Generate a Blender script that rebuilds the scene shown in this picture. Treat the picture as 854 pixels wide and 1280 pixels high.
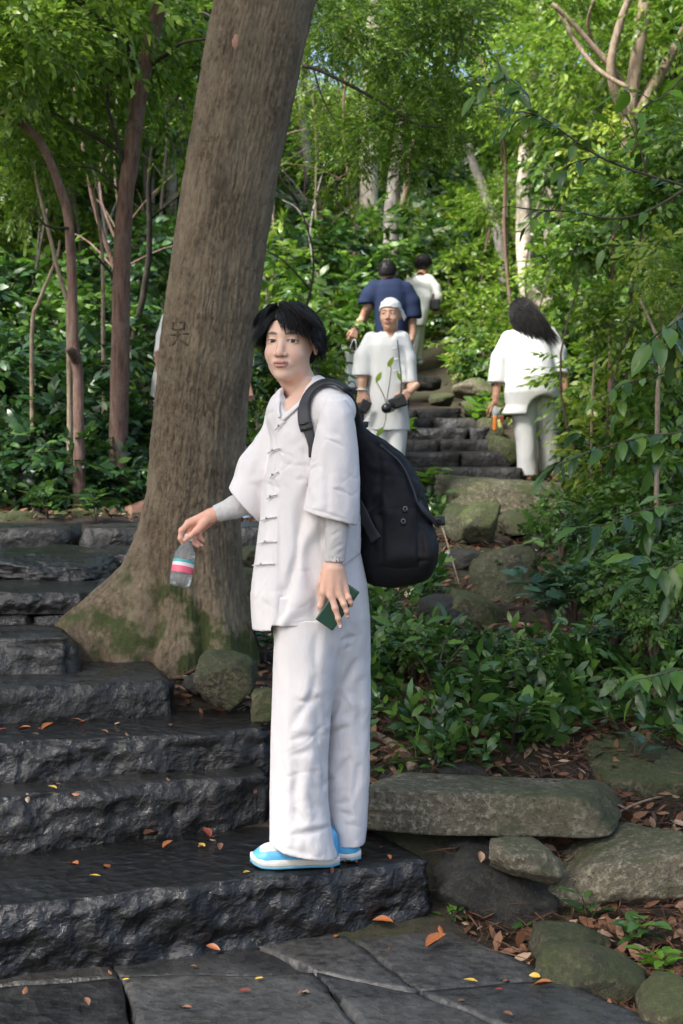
import bpy, math, random
import numpy as np
from mathutils import Vector, Matrix
PI = math.pi
for o in list(bpy.data.objects): bpy.data.objects.remove(o)
scene = bpy.context.scene
COL = scene.collection

# ---------------------------------------------------------------- camera
PITCH = math.atan(93 / 1778)          # slight downward look
CAMZ = 1.33
cam_d = bpy.data.cameras.new("camera")
cam_d.sensor_fit = 'VERTICAL'; cam_d.sensor_height = 36.0; cam_d.sensor_width = 24.0
cam_d.lens = 50.0; cam_d.clip_start = 0.1; cam_d.clip_end = 500
cam_d.dof.use_dof = True; cam_d.dof.focus_distance = 4.3; cam_d.dof.aperture_fstop = 6.3
cam = bpy.data.objects.new("camera", cam_d); COL.objects.link(cam)
cam.location = (0, 0, CAMZ); cam.rotation_euler = (PI / 2 - PITCH, 0, 0)
scene.camera = cam
# ---------------------------------------------------------------- light
SUN_EL, SUN_AZ = math.radians(50), math.radians(-132)   # azimuth clockwise from +Y: behind-left of the camera
world = bpy.data.worlds.new("World"); scene.world = world; world.use_nodes = True
nt = world.node_tree; nt.nodes.clear()
wo = nt.nodes.new("ShaderNodeOutputWorld"); bg = nt.nodes.new("ShaderNodeBackground")
sky = nt.nodes.new("ShaderNodeTexSky"); sky.sky_type = 'NISHITA'; sky.sun_disc = False
sky.sun_elevation = SUN_EL; sky.sun_rotation = SUN_AZ
sky.air_density = 1.0; sky.dust_density = 4.0; sky.ozone_density = 1.0
bg.inputs[1].default_value = 0.15
nt.links.new(sky.outputs[0], bg.inputs[0]); nt.links.new(bg.outputs[0], wo.inputs[0])
sun_d = bpy.data.lights.new("sun", 'SUN'); sun_d.energy = 3.9; sun_d.angle = math.radians(14)
sun_d.color = (1.0, 0.97, 0.92)
sun = bpy.data.objects.new("sun", sun_d); COL.objects.link(sun)
sdir = Vector((math.sin(SUN_AZ) * math.cos(SUN_EL), math.cos(SUN_AZ) * math.cos(SUN_EL), math.sin(SUN_EL)))
sun.rotation_euler = sdir.to_track_quat('Z', 'Y').to_euler(); sun.location = sdir * 40
scene.view_settings.view_transform = 'Standard'; scene.view_settings.look = 'None'
scene.view_settings.gamma = 1.0; scene.view_settings.use_curve_mapping = False
scene.view_settings.exposure = 1.2
scene.cycles.max_bounces = 6; scene.cycles.diffuse_bounces = 3; scene.cycles.glossy_bounces = 3
scene.cycles.transmission_bounces = 6; scene.cycles.transparent_max_bounces = 6
scene.cycles.caustics_reflective = False; scene.cycles.caustics_refractive = False

# ---------------------------------------------------------------- places
F = 1778.0
cp, sp_ = math.cos(PITCH), math.sin(PITCH)
def P(px, py, Y):
    """point of the place seen at photo coordinate px,py at distance Y"""
    u = (px - 427) / F; v = (640 - py) / F
    dy = cp + v * sp_; dz = -sp_ + v * cp
    t = Y / dy
    return np.array([u * t, Y, CAMZ + dz * t])
def proj(V):
    X = V[:, 0]; y = V[:, 1]; z = V[:, 2] - CAMZ
    d = y * cp - z * sp_; v = y * sp_ + z * cp
    return 427 + F * X / d, 640 - F * v / d
def A(*a): return np.array(a, dtype=np.float64)
RNG = np.random.default_rng(7)

# ---------------------------------------------------------------- noise
_perm = np.random.default_rng(3).permutation(256).astype(np.int64)
_grad = np.random.default_rng(4).normal(size=(256, 3)); _grad /= np.linalg.norm(_grad, axis=1)[:, None]
def noise(p):
    p = np.asarray(p, dtype=np.float64)
    i = np.floor(p).astype(np.int64); f = p - i
    u = f * f * f * (f * (f * 6 - 15) + 10)
    r = np.zeros(len(p))
    for dx in (0, 1):
        wx = u[:, 0] if dx else 1 - u[:, 0]
        hx = _perm[(i[:, 0] + dx) & 255]
        for dy in (0, 1):
            wy = u[:, 1] if dy else 1 - u[:, 1]
            hy = _perm[(hx + i[:, 1] + dy) & 255]
            for dz in (0, 1):
                wz = u[:, 2] if dz else 1 - u[:, 2]
                g = _grad[_perm[(hy + i[:, 2] + dz) & 255]]
                r += wx * wy * wz * (g[:, 0] * (f[:, 0] - dx) + g[:, 1] * (f[:, 1] - dy) + g[:, 2] * (f[:, 2] - dz))
    return r * 1.6
def fbm(p, oct=4, gain=.5):
    p = np.asarray(p, dtype=np.float64); r = 0; a = 1.0
    for k in range(oct):
        r = r + a * noise(p + 17.3 * k); p = p * 2.03; a *= gain
    return r

# ---------------------------------------------------------------- objects
def link(o, parent=None):
    COL.objects.link(o)
    if parent is not None: o.parent = parent
    return o
def tag(o, label=None, cat=None, group=None, kind=None):
    if label: o['label'] = label
    if cat: o['category'] = cat
    if group: o['group'] = group
    if kind: o['kind'] = kind
    return o
def mesh(name, V, Fc, mat=None, smooth=True, attrs=None):
    me = bpy.data.meshes.new(name)
    V = np.asarray(V, dtype=np.float32)
    if isinstance(Fc, np.ndarray):
        n = len(Fc); k = Fc.shape[1]
        me.vertices.add(len(V)); me.vertices.foreach_set('co', V.ravel())
        me.loops.add(n * k); me.loops.foreach_set('vertex_index', Fc.astype(np.int32).ravel())
        me.polygons.add(n); me.polygons.foreach_set('loop_start', np.arange(0, n * k, k, dtype=np.int32))
        me.update(calc_edges=True)
    else:
        me.from_pydata(V.tolist(), [], [list(map(int, f)) for f in Fc])
    if smooth is True: me.polygons.foreach_set('use_smooth', [True] * len(me.polygons))
    if mat is not None:
        for m in (mat if isinstance(mat, (list, tuple)) else [mat]): me.materials.append(m)
    for nme, a in (attrs or {}).items():
        a = np.asarray(a, dtype=np.float32)
        if a.ndim == 1:
            at = me.attributes.new(nme, 'FLOAT', 'POINT'); at.data.foreach_set('value', a)
        else:
            if a.shape[1] == 3: a = np.hstack([a, np.ones((len(a), 1), np.float32)])
            at = me.color_attributes.new(nme, 'FLOAT_COLOR', 'POINT'); at.data.foreach_set('color', a.ravel())
    me.validate(clean_customdata=False)
    return me
def wloc(o):
    l = np.array(o.location[:])
    return l + (wloc(o.parent) if o.parent else 0)
def part(name, V, Fc, mat, parent=None, smooth=True, attrs=None):
    """world-space vertices; stored relative to the parent's base"""
    V = np.asarray(V, dtype=np.float64)
    if parent is not None: V = V - wloc(parent)
    return link(bpy.data.objects.new(name, mesh(name, V, Fc, mat, smooth, attrs)), parent)
def solo(name, V, Fc, mat, label, cat, group=None, kind=None, smooth=True, attrs=None, base=None):
    """one top-level thing that is one mesh, its origin at its base"""
    V = np.asarray(V, dtype=np.float64)
    b = V.mean(0) if base is None else np.asarray(base)
    if base is None: b = A(b[0], b[1], V[:, 2].min())
    o = link(bpy.data.objects.new(name, mesh(name, V - b, Fc, mat, smooth, attrs)))
    o.location = b
    return tag(o, label, cat, group, kind)
def empty(name, loc, label=None, cat=None, group=None, kind=None):
    o = bpy.data.objects.new(name, None); o.location = tuple(loc); o.empty_display_size = .1; COL.objects.link(o)
    return tag(o, label, cat, group, kind)
def inst(name, data, loc, rot=(0, 0, 0), scale=1.0, parent=None):
    o = bpy.data.objects.new(name, data); o.location = tuple(loc); o.rotation_euler = rot
    o.scale = (scale,) * 3 if np.isscalar(scale) else scale
    return link(o, parent)

# ---------------------------------------------------------------- materials
def nmat(name):
    m = bpy.data.materials.new(name); m.use_nodes = True
    t = m.node_tree; b = t.nodes['Principled BSDF']
    return m, t, b
def N(t, typ, **kw):
    n = t.nodes.new(typ)
    for k, v in kw.items(): setattr(n, k, v)
    return n
def ramp(t, src, stops, interp='LINEAR'):
    r = t.nodes.new('ShaderNodeValToRGB'); r.color_ramp.interpolation = interp
    e = r.color_ramp.elements
    while len(e) < len(stops): e.new(.5)
    for i, (p, c) in enumerate(stops):
        e[i].position = p; e[i].color = (*c, 1) if len(c) == 3 else c
    t.links.new(src, r.inputs[0]); return r.outputs[0]
def tnoise(t, scale, detail=4, rough=.6, vec=None, stretch=None, coord='Object'):
    n = t.nodes.new('ShaderNodeTexNoise'); n.inputs['Scale'].default_value = scale
    n.inputs['Detail'].default_value = detail; n.inputs['Roughness'].default_value = rough
    if vec is None:
        tc = t.nodes.new('ShaderNodeTexCoord'); vec = tc.outputs[coord]
    if stretch:
        mp = t.nodes.new('ShaderNodeMapping'); mp.inputs['Scale'].default_value = stretch
        t.links.new(vec, mp.inputs[0]); vec = mp.outputs[0]
    t.links.new(vec, n.inputs['Vector']); return n.outputs[0]
def tnoise_c(t, scale):
    n = t.nodes.new('ShaderNodeTexNoise'); n.inputs['Scale'].default_value = scale; tc = t.nodes.new('ShaderNodeTexCoord'); t.links.new(tc.outputs['Object'], n.inputs['Vector']); return n.outputs[1]
def mixc(t, fac, a, b, mode='MIX'):
    m = t.nodes.new('ShaderNodeMix'); m.data_type = 'RGBA'; m.blend_type = mode
    for s, v in ((m.inputs[0], fac), (m.inputs[6], a), (m.inputs[7], b)):
        if hasattr(v, 'is_linked') or isinstance(v, bpy.types.NodeSocket): t.links.new(v, s)
        else: s.default_value = v if np.isscalar(v) else ((*v, 1) if len(v) == 3 else v)
    return m.outputs[2]
def bump(t, b, src, strength, dist, prev=None):
    n = t.nodes.new('ShaderNodeBump'); n.inputs['Strength'].default_value = strength
    n.inputs['Distance'].default_value = dist
    t.links.new(src, n.inputs['Height'])
    if prev is not None: t.links.new(prev, n.inputs['Normal'])
    t.links.new(n.outputs[0], b.inputs['Normal']); return n.outputs[0]
def setv(b, **kw):
    for k, v in kw.items():
        b.inputs[k.replace('_', ' ')].default_value = v

def m_wet_stone(name, dark=(.006, .006, .006), light=(.020, .019, .018), rlo=.05, rhi=.27, bs=1.0):
    m, t, b = nmat(name)
    n1 = tnoise(t, 2.2, 6, .65); n2 = tnoise(t, 28, 6, .7); n3 = tnoise(t, 7, 5, .6)
    c = ramp(t, n1, [(.35, dark), (.72, light)])
    c = mixc(t, ramp(t, n2, [(.35, (0, 0, 0)), (.8, (.5, .5, .5))]), c, tuple(x * 1.7 for x in light))
    oi = N(t, 'ShaderNodeObjectInfo'); c = mixc(t, 1.0, c, ramp(t, oi.outputs['Random'], [(0, (.62, .62, .64)), (.5, (1, 1, .98)), (1, (1.5, 1.45, 1.38))]), 'MULTIPLY')
    t.links.new(c, b.inputs['Base Color'])
    t.links.new(ramp(t, n3, [(.38, (rlo,) * 3), (.66, (rhi,) * 3)]), b.inputs['Roughness'])
    vo = N(t, 'ShaderNodeTexVoronoi', feature='F1'); vo.inputs['Scale'].default_value = 26
    tc = N(t, 'ShaderNodeTexCoord'); mx = mixc(t, .08, tc.outputs['Object'], tnoise_c(t, 9)); t.links.new(mx, vo.inputs['Vector'])
    p = bump(t, b, n3, bs * .6, .02); p = bump(t, b, vo.outputs['Distance'], bs * .6, .014, p); bump(t, b, n2, bs * 1.0, .009, p)
    b.inputs['Specular IOR Level'].default_value = .62
    return m
def m_rock(name, base=(.125, .115, .085), lich=(.30, .295, .22), moss=(.045, .06, .016), mossy=.5, sc=1.0):
    """dry-ish rock with lichen and moss on the faces that look up"""
    m, t, b = nmat(name)
    n1 = tnoise(t, 5 * sc, 8, .7); n2 = tnoise(t, 40 * sc, 6, .75); n3 = tnoise(t, 3.1 * sc, 6, .7)
    c = ramp(t, n1, [(.3, tuple(x * .42 for x in base)), (.55, base), (.8, tuple(x * 1.35 for x in base))])
    c = mixc(t, ramp(t, n2, [(.50, (0, 0, 0)), (.60, (.8, .8, .8))]), c, lich)
    c = mixc(t, ramp(t, tnoise(t, 75 * sc, 5, .8), [(.36, (.85, .85, .85)), (.47, (0, 0, 0))]), c, tuple(x * .25 for x in base))
    g = N(t, 'ShaderNodeNewGeometry'); sx = N(t, 'ShaderNodeSeparateXYZ'); t.links.new(g.outputs['Normal'], sx.inputs[0])
    ma = N(t, 'ShaderNodeMath', operation='MULTIPLY_ADD'); t.links.new(sx.outputs[2], ma.inputs[0])
    ma.inputs[1].default_value = .16; ma.inputs[2].default_value = mossy - .55
    ad = N(t, 'ShaderNodeMath', operation='ADD'); t.links.new(ma.outputs[0], ad.inputs[0]); t.links.new(n3, ad.inputs[1])
    fac = ramp(t, ad.outputs[0], [(.56, (0, 0, 0)), (.74, (.85, .85, .85))])
    mc = mixc(t, n2, tuple(x * .6 for x in moss), tuple(min(1, x * 1.9) for x in moss))
    c = mixc(t, fac, c, mc)
    oi = N(t, 'ShaderNodeObjectInfo'); c = mixc(t, 1.0, c, ramp(t, oi.outputs['Random'], [(0, (.75, .74, .70)), (.5, (1, 1, 1)), (1, (1.3, 1.25, 1.12))]), 'MULTIPLY')
    t.links.new(c, b.inputs['Base Color']); b.inputs['Roughness'].default_value = .85
    p = bump(t, b, n1, .8, .03); bump(t, b, n2, 1.0, .014, p)
    return m
def m_plain(name, col, rough=.6, metal=0.0, bscale=0, bstr=.2, bdist=.002, var=0.0, **kw):
    m, t, b = nmat(name)
    b.inputs['Base Color'].default_value = (*col, 1); b.inputs['Roughness'].default_value = rough
    b.inputs['Metallic'].default_value = metal
    if bscale:
        n = tnoise(t, bscale, 4, .6); bump(t, b, n, bstr, bdist)
        if var:
            t.links.new(ramp(t, tnoise(t, bscale * .2, 4, .6), [(.3, tuple(x * (1 - var) for x in col)), (.7, tuple(min(1, x * (1 + var)) for x in col))]), b.inputs['Base Color'])
    setv(b, **kw); return m
def m_bark(name, c1, c2, lich=(.30, .30, .26), moss=None, sc=1.0, zstretch=.16, mossz=(.5, .9), con=.3, blotch=None):
    m, t, b = nmat(name)
    v = tnoise(t, 34 * sc, 8, .7, stretch=(1, 1, zstretch)); n2 = tnoise(t, 5 * sc, 7, .7); n3 = tnoise(t, 60 * sc, 6, .7)
    c = ramp(t, v, [(.32, tuple(x * con for x in c1)), (.47, c1), (.66, c2)])
    c = mixc(t, ramp(t, n2, [(.5, (0, 0, 0)), (.68, (.75, .75, .75))]), c, lich)
    c = mixc(t, ramp(t, n3, [(.3, (.75, .75, .75)), (.45, (0, 0, 0))]), c, tuple(x * .35 for x in c1))
    if blotch:
        c = mixc(t, ramp(t, tnoise(t, 2.6, 6, .7, stretch=(1, 1, .5)), [(.46, (0, 0, 0)), (.60, (.75, .75, .75))]), c, blotch)
        c = mixc(t, ramp(t, tnoise(t, 4.2, 7, .75, stretch=(1, 1, .3)), [(.54, (0, 0, 0)), (.66, (.7, .7, .7))]), c, tuple(x * .38 for x in c1))
    if moss:
        g = N(t, 'ShaderNodeTexCoord'); s = N(t, 'ShaderNodeSeparateXYZ'); t.links.new(g.outputs['Object'], s.inputs[0])
        mr = N(t, 'ShaderNodeMapRange'); mr.inputs[1].default_value = mossz[0]; mr.inputs[2].default_value = mossz[1]
        mr.inputs[3].default_value = .20; mr.inputs[4].default_value = -.1
        t.links.new(s.outputs[2], mr.inputs[0])
        ad = N(t, 'ShaderNodeMath', operation='ADD'); t.links.new(mr.outputs[0], ad.inputs[0]); t.links.new(tnoise(t, 6, 5, .65), ad.inputs[1])
        fac = ramp(t, ad.outputs[0], [(.66, (0, 0, 0)), (.76, (1, 1, 1))])
        c = mixc(t, fac, c, mixc(t, n3, tuple(x * .5 for x in moss), tuple(x * 2 for x in moss)))
    t.links.new(c, b.inputs['Base Color']); b.inputs['Roughness'].default_value = .9
    p = bump(t, b, v, .9, .012); bump(t, b, n3, .5, .004, p)
    return m
def m_leaf(name, stops, rough=.42, trans=.35, tcol=(.16, .30, .03)):
    m, t, b = nmat(name)
    at = N(t, 'ShaderNodeAttribute', attribute_name='tint'); oi = N(t, 'ShaderNodeObjectInfo')
    ad = N(t, 'ShaderNodeMath', operation='MULTIPLY_ADD'); t.links.new(oi.outputs['Random'], ad.inputs[0])
    ad.inputs[1].default_value = .35; t.links.new(at.outputs['Fac'], ad.inputs[2])
    fr = N(t, 'ShaderNodeMath', operation='FRACT'); t.links.new(ad.outputs[0], fr.inputs[0])
    c = ramp(t, fr.outputs[0], stops)
    c = mixc(t, .25, c, ramp(t, tnoise(t, 60, 3, .6), [(.3, (.6, .6, .6)), (.7, (1.3, 1.3, 1.3))]), 'MULTIPLY')
    t.links.new(c, b.inputs['Base Color']); b.inputs['Roughness'].default_value = rough
    tr = N(t, 'ShaderNodeBsdfTranslucent'); tc = mixc(t, .5, c, tcol)
    t.links.new(tc, tr.inputs[0])
    mx = N(t, 'ShaderNodeMixShader'); mx.inputs[0].default_value = trans
    t.links.new(b.outputs[0], mx.inputs[1]); t.links.new(tr.outputs[0], mx.inputs[2])
    t.links.new(mx.outputs[0], t.nodes['Material Output'].inputs[0])
    return m
def m_vcol(name, rough=.5, sss=0.0, bscale=0, bstr=.1, bdist=.001, spec=.5):
    m, t, b = nmat(name)
    at = N(t, 'ShaderNodeAttribute', attribute_name='Col'); t.links.new(at.outputs['Color'], b.inputs['Base Color'])
    b.inputs['Roughness'].default_value = rough; b.inputs['Specular IOR Level'].default_value = spec
    if sss:
        b.inputs['Subsurface Weight'].default_value = sss
        b.inputs['Subsurface Radius'].default_value = (.012, .004, .002); b.inputs['Subsurface Scale'].default_value = 1.0
    if bscale: bump(t, b, tnoise(t, bscale, 4, .6), bstr, bdist)
    return m
def m_cloth(name, col, rough=.85, weave=700, bstr=.30, wr=0.25):
    m, t, b = nmat(name)
    b.inputs['Roughness'].default_value = rough; b.inputs['Specular IOR Level'].default_value = .25
    w = tnoise(t, weave, 2, .5, stretch=(1, 1, .35)); n = tnoise(t, 26, 5, .65); n2 = tnoise(t, 7, 4, .6, stretch=(1.5, 1.5, .5))
    c = ramp(t, n2, [(.3, tuple(x * .95 for x in col)), (.7, col)])
    t.links.new(c, b.inputs['Base Color'])
    p = bump(t, b, n2, wr, .02); p = bump(t, b, n, wr * .6, .006, p); bump(t, b, w, bstr, .0008, p)
    return m

MWET = m_wet_stone('wet_black_stone')
MWET2 = m_wet_stone('damp_slate', dark=(.006, .006, .006), light=(.024, .023, .021), rlo=.22, rhi=.7, bs=.8)
MFLAG = m_wet_stone('patchy_flagstone', dark=(.008, .008, .009), light=(.050, .050, .048), rlo=.15, rhi=.7, bs=.6)
MUP = m_wet_stone('worn_step_stone', dark=(.006, .0058, .006), light=(.024, .022, .021), rlo=.45, rhi=.9, bs=.8)
MROCK = m_rock('lichen_rock')
MROCKG = m_rock('mossy_rock', base=(.10, .09, .06), lich=(.20, .19, .11), mossy=.66)
MROCKL = m_rock('lime_moss_rock', base=(.12, .12, .08), lich=(.25, .27, .12), moss=(.09, .115, .03), mossy=.66)
MROCKD = m_rock('dark_damp_rock', base=(.035, .034, .030), lich=(.06, .062, .045), moss=(.03, .035, .01), mossy=.42)
MROCKP = m_rock('pale_rock', base=(.21, .18, .125), lich=(.42, .40, .29), mossy=.58)
MSALM = m_rock('salmon_earth', base=(.34, .19, .14), lich=(.42, .28, .22), mossy=.35)
# ---------------------------------------------------------------- implicit surfaces
def f32(x): return np.asarray(x, dtype=np.float32)
def sph(c, r):
    c = f32(c); return lambda p: np.sqrt(((p - c) ** 2).sum(1)) - np.float32(r)
def cap(a, b, ra, rb=None):
    a = f32(a); b = f32(b); rb = ra if rb is None else rb; d = b - a; L = max(float(d @ d), 1e-9)
    def f(p):
        t = np.clip((p - a) @ d / L, 0, 1)
        return np.sqrt(((p - a - t[:, None] * d) ** 2).sum(1)) - (ra + (rb - ra) * t)
    return f
def chain(pts, rs, k=.0):
    fs = [cap(pts[i], pts[i + 1], rs[i], rs[i + 1]) for i in range(len(pts) - 1)]
    return union(fs, k)
def ell(c, r, R=None):
    c = f32(c); r = f32(r); R = None if R is None else f32(R)
    def f(p):
        q = p - c
        if R is not None: q = q @ R          # columns of R: local axes in world
        k0 = np.sqrt(((q / r) ** 2).sum(1)); k1 = np.sqrt(((q / r ** 2) ** 2).sum(1)) + 1e-6
        return k0 * (k0 - 1) / k1
    return f
def box(c, h, rad=0.0, R=None):
    c = f32(c); h = f32(h) - rad; R = None if R is None else f32(R)
    def f(p):
        q = p - c
        if R is not None: q = q @ R
        q = np.abs(q) - h
        return np.sqrt((np.maximum(q, 0) ** 2).sum(1)) + np.minimum(q.max(1), 0) - rad
    return f
def plane(pt, n):
    n = f32(n); n = n / np.linalg.norm(n); o = float(f32(pt) @ n)
    return lambda p: p @ n - o               # negative on the side opposite n
def smin(a, b, k):
    if k <= 0: return np.minimum(a, b)
    h = np.clip(.5 + .5 * (b - a) / k, 0, 1)
    return b + (a - b) * h - k * h * (1 - h)
def smax(a, b, k): return -smin(-a, -b, k)
def union(fs, k=0.0):
    def f(p):
        r = fs[0](p)
        for g in fs[1:]: r = smin(r, g(p), k)
        return r
    return f
def sub(f, g, k=0.0): return lambda p: smax(f(p), -g(p), k)
def inter(f, g, k=0.0): return lambda p: smax(f(p), g(p), k)
def loft(rows, n=2.3, wob=None):
    """rows: (z, cx, cy, a, b) top or bottom first; superellipse sections; world space"""
    rows = sorted(rows); R = np.array(rows, dtype=np.float32); z = R[:, 0]
    def f(p):
        pz = np.clip(p[:, 2], z[0], z[-1])
        cx = np.interp(pz, z, R[:, 1]); cy = np.interp(pz, z, R[:, 2]); a = np.interp(pz, z, R[:, 3]); b = np.interp(pz, z, R[:, 4])
        dx = p[:, 0] - cx; dy = p[:, 1] - cy
        if wob is not None:
            w = 1 + wob(np.arctan2(dy / b, dx / a), pz); a = a * w; b = b * w
        k = (np.abs(dx / a) ** n + np.abs(dy / b) ** n) ** (1 / n)
        d = (k - 1) * np.minimum(a, b)
        dz = np.maximum(z[0] - p[:, 2], p[:, 2] - z[-1])
        return np.where(dz > 0, np.sqrt(np.maximum(d, 0) ** 2 + dz ** 2), np.maximum(d, dz)).astype(np.float32)
    return f
def snet(f, lo, hi, h, margin=2.0):
    lo = np.array(lo, float); hi = np.array(hi, float); B = 4; H = B * h
    n = np.ceil((hi - lo) / H).astype(int)
    c = [lo[a] + (np.arange(n[a]) + .5) * H for a in range(3)]
    G = np.stack(np.meshgrid(*c, indexing='ij'), -1).reshape(-1, 3).astype(np.float32)
    cv = f(G).reshape(n)
    actb = np.abs(cv) < H * margin
    N_ = n * B + 1
    vals = np.empty(N_, np.float32)
    rep = np.repeat(np.repeat(np.repeat(cv, B, 0), B, 1), B, 2)
    vals[:-1, :-1, :-1] = rep; vals[-1] = 1; vals[:, -1] = 1; vals[:, :, -1] = 1
    mk = np.zeros(N_, bool); rb = np.repeat(np.repeat(np.repeat(actb, B, 0), B, 1), B, 2)
    mk[:-1, :-1, :-1] |= rb; mk[1:, 1:, 1:] |= rb; mk[1:, :-1, :-1] |= rb; mk[:-1, 1:, :-1] |= rb; mk[:-1, :-1, 1:] |= rb
    mk[1:, 1:, :-1] |= rb; mk[1:, :-1, 1:] |= rb; mk[:-1, 1:, 1:] |= rb
    ix = np.argwhere(mk)
    for s in range(0, len(ix), 200000):
        q = ix[s:s + 200000]; vals[q[:, 0], q[:, 1], q[:, 2]] = f((lo + q * h).astype(np.float32))
    S = vals < 0
    cnt = np.zeros(N_ - 1, np.int8)
    for a in (0, 1):
        for b in (0, 1):
            for d in (0, 1):
                cnt += S[a:N_[0] - 1 + a, b:N_[1] - 1 + b, d:N_[2] - 1 + d]
    cell = np.argwhere((cnt > 0) & (cnt < 8))
    idg = np.full(N_ - 1, -1, np.int32); idg[cell[:, 0], cell[:, 1], cell[:, 2]] = np.arange(len(cell))
    cor = np.array([(a, b, d) for a in (0, 1) for b in (0, 1) for d in (0, 1)])
    cvv = np.stack([vals[cell[:, 0] + a, cell[:, 1] + b, cell[:, 2] + d] for a, b, d in cor], 1)
    acc = np.zeros((len(cell), 3)); num = np.zeros(len(cell))
    for i in range(8):
        for j in range(i + 1, 8):
            if np.abs(cor[i] - cor[j]).sum() != 1: continue
            vi, vj = cvv[:, i], cvv[:, j]; m = (vi < 0) != (vj < 0)
            t = np.where(m, vi / np.where(m, vi - vj, 1), 0)
            acc += np.where(m[:, None], cor[i] + t[:, None] * (cor[j] - cor[i]), 0); num += m
    V = lo + (cell + acc / num[:, None]) * h
    faces = []
    for ax in range(3):
        s0 = [slice(None)] * 3; s1 = [slice(None)] * 3; s0[ax] = slice(0, -1); s1[ax] = slice(1, None)
        e = np.argwhere(S[tuple(s0)] != S[tuple(s1)])
        o1, o2 = (ax + 1) % 3, (ax + 2) % 3
        e = e[(e[:, o1] > 0) & (e[:, o2] > 0) & (e[:, o1] < N_[o1] - 1) & (e[:, o2] < N_[o2] - 1)]
        ins = S[e[:, 0], e[:, 1], e[:, 2]]
        q = []
        for d1, d2 in ((-1, -1), (0, -1), (0, 0), (-1, 0)):
            c_ = e.copy(); c_[:, o1] += d1; c_[:, o2] += d2; q.append(idg[c_[:, 0], c_[:, 1], c_[:, 2]])
        q = np.stack(q, 1); q[~ins] = q[~ins][:, ::-1]; faces.append(q)
    Fc = np.concatenate(faces); Fc = Fc[(Fc >= 0).all(1)]
    return V, Fc
def vnorm(V, Fc):
    a = V[Fc[:, 2]] - V[Fc[:, 0]]; b = V[Fc[:, 3]] - V[Fc[:, 1]]; n = np.cross(a, b)
    o = np.zeros_like(V)
    for k in range(4): np.add.at(o, Fc[:, k], n)
    return o / (np.linalg.norm(o, axis=1)[:, None] + 1e-12)
def relax(V, Fc, it=1, lam=.5):
    for _ in range(it):
        s = np.zeros_like(V); c = np.zeros(len(V))
        for k in range(4):
            a, b = Fc[:, k], Fc[:, (k + 1) % 4]
            np.add.at(s, a, V[b]); np.add.at(c, a, 1); np.add.at(s, b, V[a]); np.add.at(c, b, 1)
        V = V + lam * (s / np.maximum(c, 1)[:, None] - V)
    return V
def folds(V, Fc, strokes, ridge=.7):
    """press creases into the camera-side of a cloth surface; strokes in photo coordinates:
       (x0,y0,x1,y1,width_px,depth_m[,bend_px])"""
    Nn = vnorm(V, Fc); px, py = proj(V)
    toc = A(0, 0, CAMZ) - V; toc /= np.linalg.norm(toc, axis=1)[:, None]
    w = np.clip((Nn * toc).sum(1) * 2.2 + .1, 0, 1)
    D = np.zeros(len(V))
    for s in strokes:
        x0, y0, x1, y1, wd, amp = s[:6]; bend = s[6] if len(s) > 6 else 0
        dx, dy = x1 - x0, y1 - y0; L = math.hypot(dx, dy)
        m = np.abs(px - (x0 + x1) / 2) < L / 2 + 4 * wd + abs(bend)
        t = ((px - x0) * dx + (py - y0) * dy) / L ** 2
        d = ((px - x0) * dy - (py - y0) * dx) / L - bend * np.sin(np.clip(t, 0, 1) * PI)
        tt = np.clip(t, 0, 1); env = np.clip(1 - (np.abs(t - tt) * L / (1.2 * wd)) ** 2, 0, 1) * (np.clip(np.sin(np.clip(t * .94 + .03, 0.0, 1.0) * PI), 0.0, 1) ** .9)
        ww = wd * (.65 + .75 * np.sin(tt * PI)) * (1 + .25 * np.sin(tt * 7 + x0)); a2 = amp * .62
        D += np.where(m, env * a2 * (-np.exp(-(d / ww) ** 2) + ridge * np.exp(-((d - 2.0 * ww) / (1.7 * ww)) ** 2)), 0)
    return V + Nn * (D * w)[:, None]
def tube(pts, rs, n=8, closed_ends=True, jit=0, seed=0):
    pts = np.asarray(pts, float); rs = np.asarray(rs, float) if not np.isscalar(rs) else np.full(len(pts), rs)
    T = np.gradient(pts, axis=0); T /= np.linalg.norm(T, axis=1)[:, None] + 1e-9
    up = A(0, 0, 1) if abs(T[0, 2]) < .9 else A(1, 0, 0)
    u = np.cross(T[0], up); u /= np.linalg.norm(u); V = []
    an = np.arange(n) * 2 * PI / n; r_ = np.random.default_rng(seed)
    for i in range(len(pts)):
        u = u - T[i] * (u @ T[i]); u /= np.linalg.norm(u) + 1e-9; w = np.cross(T[i], u)
        rr = rs[i] * (1 + (jit * r_.normal(size=n) if jit else 0))
        V.append(pts[i] + (np.cos(an) * rr)[:, None] * u + (np.sin(an) * rr)[:, None] * w)
    V = np.concatenate(V); m = len(pts)
    i = np.arange((m - 1) * n); a = i; b = (i // n) * n + (i + 1) % n
    Fc = np.stack([a, b, b + n, a + n], 1)
    if closed_ends:
        V = np.vstack([V, pts[0], pts[-1]]); k = np.arange(n); c0 = m * n; c1 = c0 + 1
        Fc = np.vstack([Fc, np.stack([np.full(n, c0), (k + 1) % n, k, np.full(n, c0)], 1)[:, [0, 1, 2, 3]],
                        np.stack([np.full(n, c1), (m - 1) * n + k, (m - 1) * n + (k + 1) % n, np.full(n, c1)], 1)])
        # degenerate quads -> python lists of tris
        Fc = [tuple(f) for f in Fc[:-2 * n]] + [tuple(f[:3]) for f in Fc[-2 * n:]]
    return V, Fc
def join(parts):
    Vs, Fs, o = [], [], 0
    allq = all(isinstance(f, np.ndarray) for _, f in parts)
    for V, f in parts:
        Vs.append(np.asarray(V))
        if allq: Fs.append(f + o)
        else: Fs.extend([tuple(int(i) + o for i in q) for q in f])
        o += len(V)
    return np.concatenate(Vs), (np.concatenate(Fs) if allq else Fs)
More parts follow.
